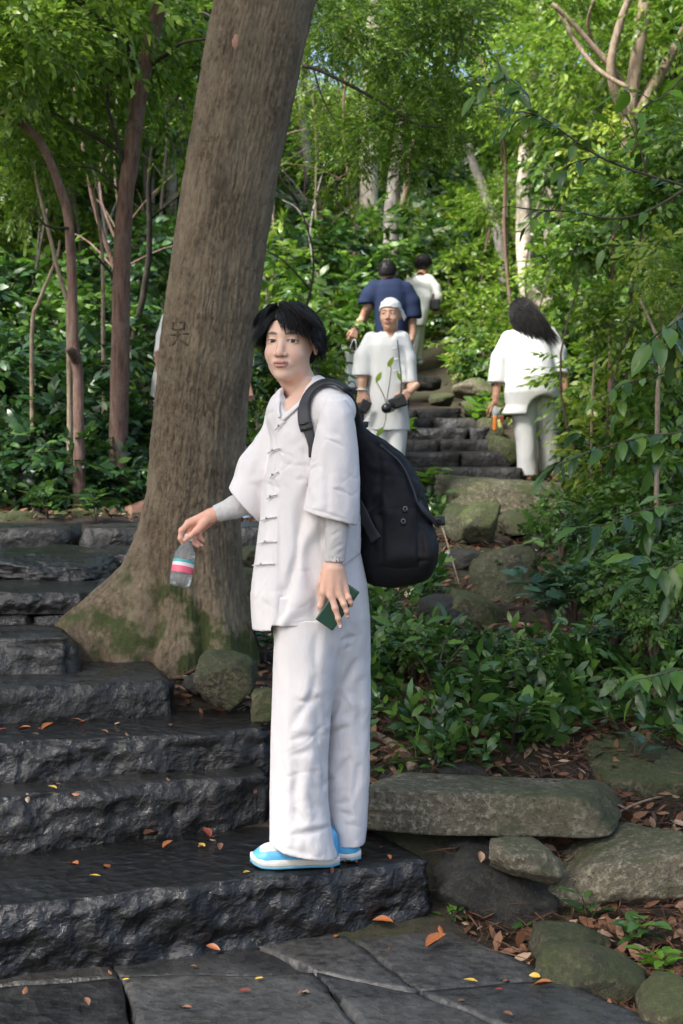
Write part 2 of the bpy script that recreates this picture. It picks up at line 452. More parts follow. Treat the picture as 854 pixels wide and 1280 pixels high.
def spline(pts, n):
    """Catmull-Rom through pts (any dimension)"""
    p = np.asarray(pts, float); m = len(p); q = np.vstack([2 * p[0] - p[1], p, 2 * p[-1] - p[-2]])
    t = np.linspace(0, m - 1 - 1e-6, n); i = t.astype(int); f = (t - i)[:, None]
    a, b, c, d = q[i], q[i + 1], q[i + 2], q[i + 3]
    return .5 * (2 * b + (c - a) * f + (2 * a - 5 * b + 4 * c - d) * f ** 2 + (3 * b - a - 3 * c + d) * f ** 3)
def Rz(a): c, s = math.cos(a), math.sin(a); return np.array([[c, -s, 0], [s, c, 0], [0, 0, 1.]])
def Rx(a): c, s = math.cos(a), math.sin(a); return np.array([[1., 0, 0], [0, c, -s], [0, s, c]])
def Ry(a): c, s = math.cos(a), math.sin(a); return np.array([[c, 0, s], [0, 1., 0], [-s, 0, c]])
# ---------------------------------------------------------------- terrain
def Yz(py, z):
    v = (640 - py) / F
    return (z - CAMZ) * (cp + v * sp_) / (-sp_ + v * cp)
def Q(px, py, z):
    return P(px, py, Yz(py, z))
TP = np.array([
 (-6, -4, -.3), (6, -4, -.3), (0, 0, -.3), (-3, 1, -.3), (3, 1, -.28), (-3, 3.4, -.3), (-1, 3, -.3), (.4, 3.4, -.3), (1.0, 3.4, -.26), (.55, 4.35, -.25),
 (1.0, 4.2, -.2), (1.4, 4.2, -.16), (3, 4.2, 0), (-1.2, 4.3, -.2), (-.4, 4.5, -.15), (.2, 4.55, -.1), (.7, 4.7, -.12), (1.2, 4.9, .02),
 (-1.2, 4.75, 0), (-.3, 5.0, .1), (-1.2, 5.0, .18), (-.6, 5.25, .30), (-.3, 5.3, .27), (0, 5.3, .2),
 (.3, 4.98, .15), (.8, 5.0, .15), (1.3, 5.6, .28), (.3, 6, .31), (1, 6, .31), (2, 6, .45), (4, 6, .8),
 (.5, 7, .38), (1.3, 7, .40), (2.3, 7, .6), (.7, 8.3, .5), (1.5, 8.3, .55), (2.6, 8.5, .85), (.9, 9.5, .6), (1.8, 9.5, .75), (3, 10, 1.1), (1.2, 10.4, .74), (1.6, 11.8, .95), (2.2, 12, 1.15), (4.5, 12, 2.0),
 (-.5, 5.8, .42), (-.9, 5.9, .45), (-.2, 6.2, .42), (-1.6, 5.8, .5), (-1.2, 6.6, .6), (-.3, 7, .55), (-1.5, 7.3, .72), (-.5, 7.6, .74), (.1, 7.8, .6),
 (-2.5, 8.2, .85), (-1, 8.3, .83), (-.2, 8.6, .8), (.2, 9, .72), (-2.5, 9.5, .9), (-1, 9.6, .83), (0, 10, .8), (.5, 10, .74), (.8, 10.9, .8),
 (-3, 11.5, 1.0), (-1.5, 12, 1.0), (0, 12, 1.05), (.8, 12, 1.05), (-3.5, 14, 1.4), (-1.5, 14.5, 1.5), (0.6, 14.2, 1.6), (2.2, 14.5, 1.75), (5, 15, 2.8),
 (.8, 16, 1.85), (.9, 18, 2.2), (1.2, 20, 2.8), (-1.5, 18, 2.6), (-5, 18, 3.2), (4, 20, 4), (1.5, 24, 4.6), (-4, 24, 5.2), (6, 25, 6.2),
 (0, 30, 7.4), (-8, 30, 8.0), (8, 30, 8.6), (-12, 14, 3), (12, 14, 4), (-10, 6, 1.6), (9, 6, 1.6), (0, 42, 10.0), (-14, 42, 10.5), (14, 42, 11), (-18, 24, 6), (18, 24, 7),
 (0, 60, 14), (-25, 60, 15), (25, 60, 15), (0, 90, 17), (-45, 90, 18), (45, 90, 18), (-40, 30, 9), (40, 30, 9), (-40, 0, 1), (40, 0, 1), (-40, -40, -2), (40, -40, -2), (0, -40, -2),
], float)
_d = np.linalg.norm(TP[:, None, :2] - TP[None, :, :2], axis=2)
_A = np.zeros((len(TP) + 3,) * 2); _A[:len(TP), :len(TP)] = _d; _A[:len(TP), -3:] = np.c_[np.ones(len(TP)), TP[:, :2]]; _A[-3:, :len(TP)] = _A[:len(TP), -3:].T
_W = np.linalg.solve(_A, np.r_[TP[:, 2], 0, 0, 0])
def gz(x, y):
    x = np.atleast_1d(np.asarray(x, float)).ravel(); y = np.atleast_1d(np.asarray(y, float)).ravel()
    r = np.empty(len(x))
    for s in range(0, len(x), 20000):
        xs, ys = x[s:s + 20000], y[s:s + 20000]
        d = np.hypot(xs[:, None] - TP[None, :, 0], ys[:, None] - TP[None, :, 1])
        r[s:s + 20000] = d @ _W[:len(TP)] + _W[-3] + _W[-2] * xs + _W[-1] * ys
    p = np.c_[x, y, np.zeros(len(x))]
    return r + .02 * fbm(p * 3, 4) * np.clip(y - 4.0, 0, 1) + .16 * noise(p * .45 + 9) * np.clip((y - 14) / 8, 0, 1)
def build_ground():
    u = np.linspace(-1, 1, 300); v = np.linspace(0, 1, 420)
    X = np.sign(u) * (np.abs(u) * 5 + np.abs(u) ** 4 * 55)
    Yy = -30 + 0 * v
    Yy = np.where(v < .06, -40 + (v / .06) * 42.5, 2.5 + ((v - .06) / .94) * 14 + np.maximum(v - .5, 0) ** 2.2 * 420)
    gx, gy = np.meshgrid(X, Yy, indexing='ij')
    z = gz(gx, gy)
    V = np.c_[gx.ravel(), gy.ravel(), z]
    n, m = gx.shape; i, j = np.meshgrid(np.arange(n - 1), np.arange(m - 1), indexing='ij'); a = (i * m + j).ravel()
    Fc = np.stack([a, a + m, a + m + 1, a + 1], 1)
    M, t, b = nmat('forest_soil')
    n1 = tnoise(t, 1.6, 8, .7); n2 = tnoise(t, 26, 8, .75); n3 = tnoise(t, 90, 4, .7)
    c = ramp(t, n2, [(.3, (.012, .009, .006)), (.5, (.045, .03, .02)), (.62, (.085, .05, .03)), (.75, (.15, .10, .065))])
    c = mixc(t, ramp(t, n1, [(.45, (0, 0, 0)), (.62, (.7, .7, .7))]), c, mixc(t, n3, (.02, .03, .008), (.07, .09, .025)))
    t.links.new(c, b.inputs['Base Color']); b.inputs['Roughness'].default_value = .9
    p = bump(t, b, n2, 1, .03); bump(t, b, n3, .8, .008, p)
    o = link(bpy.data.objects.new('ground', mesh('ground', V, Fc, M)))
    tag(o, 'brown leaf-strewn forest soil rising into a hillside', None, None, 'structure')
build_ground()

def hit(px, py, y0=3.0, y1=60):
    Ys = np.linspace(y0, y1, 600); pts = np.array([P(px, py, y) for y in Ys]); g = gz(pts[:, 0], pts[:, 1])
    k = np.nonzero(pts[:, 2] <= g)[0]
    return P(px, py, Ys[k[0]] if len(k) else y1)
# ---------------------------------------------------------------- cut stones
def gridbox(nx, ny, nz):
    """unit box -1..1 as separate welded grid surface"""
    idx = {}; V = []; Fc = []
    def vid(i, j, k):
        q = (i, j, k)
        if q not in idx: idx[q] = len(V); V.append(q)
        return idx[q]
    for i in range(nx):
        for j in range(ny):
            Fc.append([vid(i, j, nz), vid(i + 1, j, nz), vid(i + 1, j + 1, nz), vid(i, j + 1, nz)])
            Fc.append([vid(i, j + 1, 0), vid(i + 1, j + 1, 0), vid(i + 1, j, 0), vid(i, j, 0)])
    for i in range(nx):
        for k in range(nz):
            Fc.append([vid(i, 0, k), vid(i + 1, 0, k), vid(i + 1, 0, k + 1), vid(i, 0, k + 1)])
            Fc.append([vid(i, ny, k + 1), vid(i + 1, ny, k + 1), vid(i + 1, ny, k), vid(i, ny, k)])
    for j in range(ny):
        for k in range(nz):
            Fc.append([vid(0, j, k + 1), vid(0, j + 1, k + 1), vid(0, j + 1, k), vid(0, j, k)])
            Fc.append([vid(nx, j, k), vid(nx, j + 1, k), vid(nx, j + 1, k + 1), vid(nx, j, k + 1)])
    V = np.array(V, float) / A(nx, ny, nz)
    return V, np.array(Fc)
def slab(fl, fr, br, bl, ztop, h, step=.03, rough=.02, seed=0, front=1.6, rounded=.018, tilt=0.0):
    """hewn stone: corners (x,y) of its top; chiselled front, uneven top"""
    fl, fr, br, bl = [np.array(q[:2], float) for q in (fl, fr, br, bl)]
    L = np.linalg.norm(fr - fl); D = np.linalg.norm(bl - fl)
    nx, ny, nz = max(3, int(L / step)), max(3, int(D / step)), max(3, int(h / step))
    V, Fc = gridbox(nx, ny, nz)
    u, v, w = V.T
    xy = (1 - u)[:, None] * (1 - v)[:, None] * fl + u[:, None] * (1 - v)[:, None] * fr + u[:, None] * v[:, None] * br + (1 - u)[:, None] * v[:, None] * bl
    z = ztop - h + h * w
    W = np.c_[xy, z]
    c = A(*((fl + fr + br + bl) / 4), ztop - h / 2)
    # round the edges a little, unevenly
    e = np.stack([np.minimum(u, 1 - u) * L, np.minimum(v, 1 - v) * D, np.minimum(w, 1 - w) * h], 1)
    es = np.sort(e, 1)[:, 1]                       # distance to nearest edge line
    rr = rounded * (1 + .8 * noise(W * 5 + seed))
    pull = np.clip(1 - es / np.maximum(rr * 1.8, .004), 0, 1) ** 2 * rr
    dirc = c - W; dirc /= np.linalg.norm(dirc, axis=1)[:, None]
    W = W + dirc * pull[:, None] * 1.5
    n = (fr - fl) / L; nf = A(n[1], -n[0], 0)     # outward front normal
    isf = np.clip(1 - v * D / .03, 0, 1)
    amp = rough * fbm(W * A(7, 7, 11) + seed * 7.7, 4)
    ch = np.abs(fbm(W * A(19, 19, 24) + seed * 3.1, 4))    # chisel facets
    W = W + nf * ((amp * front * .75 + ch * rough * .9 - rough * .3) * isf)[:, None]
    top = (w > .99).astype(float)
    W[:, 2] += top * (rough * .35 * fbm(W * A(4, 4, 1) + seed, 4)) + tilt * (u - .5)
    s = 1 - isf * .999
    side = ((u < .01) | (u > .99)).astype(float)
    W = W + np.c_[n[0] * (u * 2 - 1), n[1] * (u * 2 - 1), 0 * u] * (side * amp)[:, None]
    return W, Fc
stairs = empty('stone_steps', (Q(200, 1106, 0)), 'flight of wet black hewn stone steps climbing to the left of the tree', None, None, 'structure')
def stp(name, L, R, zt, h, depth, mat, label=None, par=None, seed=0, **kw):
    """L,R: photo coordinates of the front top corners"""
    a = Q(L[0], L[1], zt); b = Q(R[0], R[1], zt); n = b[:2] - a[:2]; n /= np.linalg.norm(n); nb = A(-n[1], n[0])
    ex = kw.pop('skew', 0)
    V, Fc = slab(a, b, b[:2] + nb * depth + n * ex, a[:2] + nb * depth, zt, h, seed=seed, **kw)
    o = part(name, V, Fc, mat, par if par else stairs)
    if label: o['label'] = label
    return o
stp('step_stone', (-200, 1160), (540, 1075), 0.002, .26, .60, MWET, seed=2, step=.016, rough=.019, skew=-.05)
stp('step_stone', (-190, 1020), (342, 966), .18, .22, .42, MWET, seed=3, step=.018, rough=.017)
stp('step_stone', (-190, 942), (341, 911), .31, .20, .50, MWET, seed=4, step=.018, rough=.016)
stp('step_stone', (-160, 868), (220, 850), .44, .20, .55, MWET2, seed=5, step=.022, rough=.016, front=1.0)
stp('step_stone', (-120, 800), (100, 799), .57, .22, .60, MWET2, seed=6, step=.024, rough=.018, rounded=.04, skew=-.12)
stp('step_stone', (-90, 742), (112, 741), .70, .09, .7, MWET, seed=7, step=.022, rough=.018)
stp('step_stone', (-90, 770), (38, 770), .605, .09, .6, MWET, seed=8, step=.024, rough=.02)
stp('step_stone', (41, 770), (110, 770), .607, .09, .6, MWET, seed=9, step=.024, rough=.02)
stp('step_stone', (-140, 662), (96, 660), .86, .18, .5, MWET2, seed=10, step=.035, rough=.02)
stp('step_stone', (99, 660), (210, 660), .862, .18, .5, MWET2, seed=11, step=.035, rough=.02)
stp('step_stone', (213, 660), (345, 659), .858, .17, .5, MWET2, seed=12, step=.035, rough=.02)
# upper flight
up = empty('upper_stone_steps', P(575, 640, 10.8), 'upper flight of dark worn stone steps behind the backpack', None, None, 'structure')
_ue = [(625, 10.8), (605, 11.2), (586, 11.6), (566, 12.0), (550, 12.4), (535, 12.8), (523, 13.2), (511, 13.6)]
for i, (py, Y) in enumerate(_ue):
    a = P(438, py, Y); zt = a[2]
    xr = [650, 655, 655, 640, 622, 612, 606, 575][i]
    jl = [545, 590, 530, 575, 548, 585, 540, 520][i]
    for k, (x0, x1) in enumerate(((438, jl), (jl + 1.5, xr))):
        a = P(x0, py, Y)[:2]; b = P(x1, py + (k * 1.2 - .6), Y)[:2]
        V, Fc = slab(a, b, b + A(.02, .55), a + A(-.02, .55), zt + k * .006, .17, step=.035, rough=.020, seed=30 + 2 * i + k, rounded=.010)
        part('step_stone', V, Fc, MUP, up)
for i in range(7):      # on up towards the leaning walker
    Y = 14.3 + i * .62; z = 1.60 + i * .105; x0 = .45 + i * .03
    V, Fc = slab((x0 - .35, Y), (x0 + .9, Y + .05), (x0 + .9, Y + .7), (x0 - .35, Y + .7), z, .2, step=.07, rough=.03, seed=60 + i, rounded=.04)
    part('step_stone', V, Fc, MUP, up)
# paving in front
pav = empty('stone_paving', (0, 3.8, -.2), 'damp dark flagstone landing in front of the lowest step', None, None, 'structure')
def flags():
    r = np.random.default_rng(12); nu, nv = 6, 4
    G = np.zeros((nu + 1, nv + 1, 2))
    for i in range(nu + 1):
        for j in range(nv + 1):
            y = 2.2 + j * (2.35 / nv); xr = .36 + (4.42 - y) * .62
            xl = -2.2; u = (i / nu) ** .85
            yy = y + (-.30 * (1 - u)) * (j / nv)
            G[i, j] = (xl + (xr - xl) * u, yy)
    G[1:-1, 1:-1] += r.uniform(-.13, .13, (nu - 1, nv - 1, 2)); G[-1, :, 0] += r.uniform(-.05, .05, nv + 1)
    for i in range(nu):
        for j in range(nv):
            q = [G[i, j], G[i + 1, j], G[i + 1, j + 1], G[i, j + 1]]; c = sum(q) / 4
            q = [c + (p - c) * (1 - .003 / np.linalg.norm(p - c)) for p in q]
            V, Fc = slab(*q, -.2 + r.uniform(-.005, .004), .09, step=.03 if j > 1 else .07, rough=.016, seed=80 + i * 7 + j, front=.4, rounded=.006, tilt=r.uniform(-.006, .006))
            part('flagstone', V, Fc, MFLAG if (i > 2 or r.random() < .4) else MWET2, pav)
flags()

# ---------------------------------------------------------------- rocks
def ico(n):
    import bmesh
    bm = bmesh.new(); bmesh.ops.create_icosphere(bm, subdivisions=n, radius=1)
    V = np.array([v.co[:] for v in bm.verts]); Fc = np.array([[v.index for v in f.verts] for f in bm.faces]); bm.free(); return V, Fc
ICO = {n: ico(n) for n in (3, 4, 5)}
def rockmesh(size, seed, facets=13, amp=.05, sub=4, flat=0.0, boxy=.0):
    r = np.random.default_rng(seed); D, Fc = ICO[sub]
    nn = r.normal(size=(facets, 3)); nn /= np.linalg.norm(nn, axis=1)[:, None]; hh = r.uniform(.72, .98, facets)
    if boxy:
        bx = np.array([(1, 0, 0), (-1, 0, 0), (0, 1, 0), (0, -1, 0), (0, 0, 1), (0, 0, -1)], float)
        bx = bx + r.normal(size=bx.shape) * .08; bx /= np.linalg.norm(bx, axis=1)[:, None]
        nn = np.vstack([nn, bx]); hh = np.r_[hh, np.full(6, 1 - .28 * boxy)]
    q = np.maximum(D @ nn.T, 1e-3); rad = hh / q
    k = 34.0; R = -np.log(np.exp(-k * np.minimum(rad, 3)).sum(1)) / k
    V = D * np.minimum(R, 1.25)[:, None]
    V /= (np.abs(V).max(0) + 1e-9)
    V = V * (1 + amp * fbm(D * 2.2 + seed, 5))[:, None] + D * (amp * .6 * np.abs(fbm(D * 8 + seed, 3)) + amp * .22 * fbm(D * 24 + seed, 2))[:, None]
    V = V * np.array(size) / 2
    return V, Fc
NROCK = [0]
def rock(px0, px1, pt, pb, Y, depth, mat, label, seed, rot=0, cat='rock', name='rock', group=None, sub=4, amp=.06, boxy=.4, tilt=0, facets=13, par=None):
    a = P(px0, (pt + pb) / 2, Y + depth * .35); b = P(px1, (pt + pb) / 2, Y + depth * .35)
    zt = P(0, pt, Y + depth * .35)[2]; zb = P(0, pb, Y)[2]
    V, Fc = rockmesh((b[0] - a[0], depth, zt - zb), seed, facets, amp, sub, boxy=boxy)
    V = V @ (Rz(rot) @ Ry(tilt)).T
    c = A((a[0] + b[0]) / 2, Y + depth / 2, (zt + zb) / 2)
    V += c
    if par is not None: return part(name, V, Fc, mat, par)
    return solo(name, V, Fc, mat, label, cat, group)
# round the tree foot
rock(243, 321, 818, 894, 5.15, .24, MROCKG, 'rounded mossy grey rock at the foot of the big tree', 5, boxy=.1, amp=.09, sub=5)
rock(313, 346, 860, 906, 5.05, .2, MROCKG, 'small square mossy stone just left of the white trousers', 6, boxy=.9)
rock(228, 260, 846, 872, 5.3, .15, MROCKD, 'small dark stone wedged between the trunk and the mossy rock', 7)
rock(-40, 141, 688, 745, 6.25, .75, MWET, 'broad wet black boulder lying on the left steps', 8, amp=.06, boxy=.5, sub=5)
rock(128, 168, 684, 716, 6.9, .3, MWET, 'small wet black stone beside the trunk, right of the broad black boulder', 9)
rock(300, 336, 684, 716, 6.5, .3, MROCKG, 'mossy stone between the trunk and the white tunic', 10)
rock(302, 345, 712, 760, 6.2, .4, MROCKG, 'greenish boulder low between the trunk and the white tunic', 11)
rock(-30, 60, 640, 668, 8.3, .5, MROCKG, 'flat mossy stone on the ledge at the left edge', 12)
rock(62, 150, 636, 664, 8.5, .5, MROCKG, 'flat pale-green stone on the ledge under the left bushes', 13)
# lower right
rock(430, 800, 980, 1054, 4.62, .34, MROCKP, 'long flat lichen-covered stone slab right of the white trousers', 21, boxy=1.25, amp=.035, sub=5, rot=-.02, tilt=.045, facets=3)
rock(610, 708, 1056, 1110, 4.36, .2, MROCKP, 'small pale angular stone wedged under the long slab', 22, boxy=.3, tilt=.25, sub=4)
rock(672, 905, 1052, 1168, 4.42, .45, MROCKP, 'big angular lichen boulder at the lower right edge', 23, boxy=.3, tilt=-.20, sub=5, facets=9)
rock(536, 700, 1066, 1200, 4.40, .42, MROCKD, 'dark damp rock under the long slab, right of the step', 24, boxy=.6, sub=5, amp=.07, facets=9, tilt=.22)
rock(686, 905, 928, 1062, 4.95, .6, MROCKG, 'large dark mossy boulder behind the long slab', 25, boxy=.4, sub=5, amp=.08)
rock(772, 900, 888, 975, 5.35, .5, MROCKG, 'leaning mossy slab behind the large mossy boulder at right', 26, boxy=.6, tilt=.4)
rock(655, 770, 1163, 1222, 4.12, .22, MROCKG, 'low mossy stone at the paving edge, upper of two', 27, boxy=.3)
rock(665, 812, 1186, 1275, 3.88, .26, MROCKG, 'low mossy stone at the paving edge, lower of two', 28, boxy=.5, tilt=.3)
rock(800, 900, 1235, 1330, 3.6, .3, MROCKG, 'dark mossy stone in the bottom right corner', 29)
rock(545, 615, 955, 985, 4.95, .2, MROCKD, 'small dark stone on the soil behind the long slab, left', 31)
rock(650, 745, 908, 955, 5.4, .35, MROCKG, 'flat moss-topped stone behind the long slab', 32, boxy=.4)
rock(470, 520, 968, 1002, 4.9, .15, MROCKD, 'small dark stone half buried behind the long slab by the trousers', 33)
# upper right
rock(549, 745, 600, 654, 10.2, .9, MROCKP, 'long pale slab of rock below the feet of the long-haired walker', 41, boxy=.7, sub=5, tilt=.09, amp=.05, facets=8)
rock(574, 626, 628, 682, 9.2, .35, MROCKL, 'block of yellow-green mossy rock under the long pale slab', 42, boxy=.5)
rock(552, 600, 632, 695, 9.45, .4, MROCKG, 'brown-green rock tucked behind the mossy block', 43, boxy=.4)
rock(588, 684, 680, 796, 7.6, .6, MROCKG, 'tall cracked grey-green boulder below the mossy block', 44, boxy=.4, sub=5, amp=.08)
rock(625, 660, 700, 800, 7.75, .5, MROCKP, 'narrow boulder leaning on the right of the cracked boulder', 45, boxy=.3)
rock(622, 725, 638, 672, 9.5, .6, MROCKG, 'long low rock beneath the long pale slab, right end', 46, boxy=.6)
rock(540, 604, 686, 722, 8.5, .5, MROCKD, 'dark rock below the brown-green rock beside the backpack', 47)
rock(552, 640, 748, 808, 7.0, .5, MROCKG, 'sloping grey-green slab at the foot of the cracked boulder', 48, tilt=.35, boxy=.5)
rock(660, 740, 664, 714, 8.9, .5, MROCKD, 'dark rock in the shade right of the cracked boulder', 49)
rock(655, 760, 603, 630, 11.3, 1.1, MROCKD, 'brown rock the long-haired walker steps on', 50, boxy=.6)
rock(714, 800, 598, 650, 10.6, .8, MROCKD, 'brown boulder right of the long pale slab', 51)
rock(608, 650, 545, 584, 12.0, .4, MROCKL, 'lime-green mossy rock at the right end of the upper steps', 52, boxy=.3)
rock(596, 632, 520, 566, 12.8, .4, MROCKG, 'brown mossy rock beside the upper steps', 53)
rock(566, 618, 472, 500, 14.2, .5, MROCKP, 'grey boulder at the top of the upper steps', 54)
rock(578, 640, 498, 522, 13.6, .5, MROCKL, 'flat yellow-green rock at the head of the steps', 55, boxy=.5)
rock(536, 568, 490, 508, 13.9, .4, MROCKG, 'olive rock at the head of the steps beside the camera holder', 56)
rock(520, 552, 470, 488, 14.6, .5, MROCKD, 'dark rock ledge below the leaning walker', 57, boxy=.6)
rock(612, 640, 456, 482, 14.8, .4, MROCKP, 'small pale rock left of the long-haired walker', 58)
rock(520, 580, 745, 800, 6.9, .5, MROCKD, 'dark rock under the backpack', 59)
# salmon coloured earth and stones up the left hillside
for k, (x0, x1, y0, y1, Y) in enumerate([(95, 130, 246, 264, 17), (112, 150, 282, 298, 16.6), (160, 186, 252, 274, 17.5), (176, 205, 280, 300, 17), (192, 214, 262, 284, 17.3), (20, 60, 378, 420, 13), (384, 420, 254, 264, 20), (345, 385, 256, 268, 20.5), (2, 40, 345, 378, 14)]):
    Y = hit((x0 + x1) / 2, y1, 8)[1]
    rock(x0, x1, y0, y1 + 6, Y, .5, MSALM, ['salmon-pink rock on the left slope between the thin trunks', 'salmon-pink rock on the slope beside the straight reddish trunk', 'salmon-pink rock just right of the straight reddish trunk, upper', 'salmon-pink rock just right of the straight reddish trunk, lower', 'salmon-pink rock on the slope touching the big trunk outline', 'reddish root-bound stone at the far left above the bushes', 'tan rock on the slope right of the big trunk', 'tan rock on the slope behind the big trunk edge', 'grey-pink stone at the left edge'][k], 70 + k, boxy=.6)

# ---------------------------------------------------------------- the big tree
def interp(z, zs, vs): return np.interp(z, zs, vs)
def big_tree():
    Yc = 5.85
    ys = [840, 822, 806, 789, 768, 746, 725, 704, 675, 650, 612, 560, 500, 400, 302, 201, 100, 0]
    L = [66, 52, 50, 57, 78, 105, 132, 154, 168, 176, 185, 189, 195, 206, 219, 233, 250, 270]
    R = [326, 325, 322, 318, 311, 308, 305, 303, 302, 300, 301, 304, 308, 322, 332, 350, 373, 393]
    C = [246, 246, 246, 246, 245, 243, 242, 241, 240, 239, 243, 247, 251.5, 264, 275.5, 291.5, 311.5, 331.5]
    base = P(240, 840, Yc)
    zz = np.array([P(0, y, Yc)[2] for y in ys]); sc = Yc / F
    Lx = np.array([P(l, y, Yc)[0] for l, y in zip(L, ys)]); Rx_ = np.array([P(l, y, Yc)[0] for l, y in zip(R, ys)]); Cx = np.array([P(l, y, Yc)[0] for l, y in zip(C, ys)])
    z = np.concatenate([np.linspace(.12, 1.2, 150), np.linspace(1.206, 3.4, 230), np.linspace(3.44, 9.5, 60)])
    na = 300; th = np.arange(na) * 2 * PI / na
    cx = np.interp(z, zz, Cx); rl = cx - np.interp(z, zz, Lx); rr = np.interp(z, zz, Rx_) - cx
    top = z > zz[-1]; dx = (Cx[-1] - Cx[-2]) / (zz[-1] - zz[-2])
    cx = np.where(top, Cx[-1] + (z - zz[-1]) * dx * .7, cx); r0 = (Rx_[-1] - Lx[-1]) / 2
    taper = np.clip(1 - (z - zz[-1]) / 9, .3, 1); rl = np.where(top, r0 * taper, rl); rr = np.where(top, r0 * taper, rr)
    rb = np.minimum(rl, rr)                            # body radius
    rb = np.minimum(rb, .235 + .02 * (z < .8))
    Z, TH = np.meshgrid(z, th, indexing='ij')
    def bumpf(c, w): d = (TH - c + PI) % (2 * PI) - PI; return np.exp(-(d / w) ** 2)
    r = rb[:, None] * np.ones_like(TH)
    r += (rl - rb)[:, None] * bumpf(PI + .15, .42) + np.maximum(rr - rb, 0)[:, None] * bumpf(-.1, .5)
    lo = np.exp(-np.maximum(Z - .35, 0) / .22)
    r += lo * (.10 * bumpf(PI + .75, .20) + .10 * bumpf(-PI / 2 + .55, .22) + .05 * bumpf(-PI / 2 - .15, .25) + .16 * bumpf(PI / 2, .6) + .06 * bumpf(PI + 1.15, .14)
              - .05 * bumpf(PI + .48, .1) - .05 * bumpf(PI + .98, .08) - .04 * bumpf(-PI / 2 + .2, .09))
    V = np.stack([cx[:, None] + r * np.cos(TH), Yc + r * np.sin(TH), Z], -1).reshape(-1, 3)
    rad = np.stack([np.cos(TH), np.sin(TH), 0 * TH], -1).reshape(-1, 3)
    # bark relief: long shallow plates and fissures, few scars
    s = np.stack([np.cos(TH) * 1.0, np.sin(TH) * 1.0, Z * 1.0], -1).reshape(-1, 3)
    pl = fbm(s * A(14, 14, 8), 4); fis = np.abs(noise(s * A(22, 22, 8) + 5 + .3 * fbm(s * 9, 2)[:, None])); fine = fbm(s * A(34, 34, 20), 3)
    V += rad * (.0045 * pl - .0045 * np.exp(-(fis / .06) ** 2) + .0028 * fine + .012 * fbm(s * A(2, 2, 1.2), 2))[:, None]
    n, m = Z.shape; i, j = np.meshgrid(np.arange(n - 1), np.arange(m), indexing='ij'); a = (i * m + j).ravel(); b = (i * m + (j + 1) % m).ravel()
    Fc = np.stack([a, b, b + m, a + m], 1)
    MB = m_bark('big_tree_bark', (.125, .092, .056), (.22, .168, .105), lich=(.21, .175, .115), con=.4, sc=1.6, zstretch=.65, blotch=(.27, .21, .135), moss=(.035, .045, .010), mossz=(.55 - base[2], 1.05 - base[2]))
    t_ = empty('leaning_tree', A(base[0], Yc, .4), 'thick brown leaning tree with flared mossy root beside the steps', 'tree')
    part('trunk', V, Fc, MB, t_)
    # carved character and a few scars, cut slightly into the bark
    MS = m_plain('old_scar', (.085, .062, .040), .95); MR = m_plain('fresh_scar', (.36, .18, .13), .8, bscale=60, bdist=.004)
    def onbark(px, py, off=.004):
        # nearest trunk vertex to that photo coordinate, front side
        q = _tv[np.argmin((_tx - px) ** 2 + (_ty - py) ** 2)]
        return q + A(0, -off, 0)
    front = V[(V[:, 1] < Yc)]; _tv = front; _tx, _ty = proj(front)
    strokes = [((215, 404), (230, 403)), ((216, 404), (217, 413)), ((230, 403), (229, 412)), ((217, 413), (229, 412)), ((211, 419), (236, 417)), ((223, 413), (222, 424)), ((222, 424), (212, 434)), ((223, 423), (236, 431))]
    for k, (p, q) in enumerate(strokes):
        pts = [onbark(p[0] + (q[0] - p[0]) * u, p[1] + (q[1] - p[1]) * u, .0) for u in np.linspace(0, 1, 5)]
        Vt, Ft = tube(pts, [.003, .006, .005, .006, .003], 6); part('carved_stroke', Vt, Ft, MS, t_)
    pts = [onbark(296, y, -.004) for y in np.linspace(36, 66, 7)]
    Vt, Ft = tube(pts, [.006, .014, .018, .02, .018, .012, .005], 10, jit=.12); Vt[:, 1] += 0.010; part('bark_scar', Vt, Ft, MR, t_, True)
    # upper limbs
    return t_, V
BIG, BIGV = big_tree()
# ---------------------------------------------------------------- leaves
def leaves(pos, d, nrm, L, W, rows=3, droop=.18, seed=0, fold=.12):
    """many leaves at once -> V, quads, tint.  pos,d,nrm (n,3); L (n,)"""
    n = len(pos); d = d / (np.linalg.norm(d, axis=1)[:, None] + 1e-9)
    nrm = nrm - d * (nrm * d).sum(1)[:, None]; nrm /= np.linalg.norm(nrm, axis=1)[:, None] + 1e-9
    s = np.cross(d, nrm)
    prof = {3: [(0, .10), (.42, 1), (1, .05)], 4: [(0, .10), (.3, .88), (.68, .80), (1, .03)], 6: [(0, .06), (.14, .55), (.36, 1), (.6, .92), (.83, .5), (1, .03)]}[rows]
    V = np.zeros((n, rows, 2, 3))
    for k, (t, w) in enumerate(prof):
        c = pos + d * (L * t)[:, None] - nrm * (L * droop * t * t)[:, None]
        V[:, k, 0] = c - s * (L * W * w / 2)[:, None] + nrm * (L * W * w * fold)[:, None]
        V[:, k, 1] = c + s * (L * W * w / 2)[:, None] + nrm * (L * W * w * fold)[:, None]
    V = V.reshape(-1, 3); b = (np.arange(n) * rows * 2)[:, None]
    q = np.concatenate([b + np.array([2 * k, 2 * k + 1, 2 * k + 3, 2 * k + 2]) for k in range(rows - 1)])
    tint = np.repeat(np.random.default_rng(seed).random(n), rows * 2)
    return V, q, tint
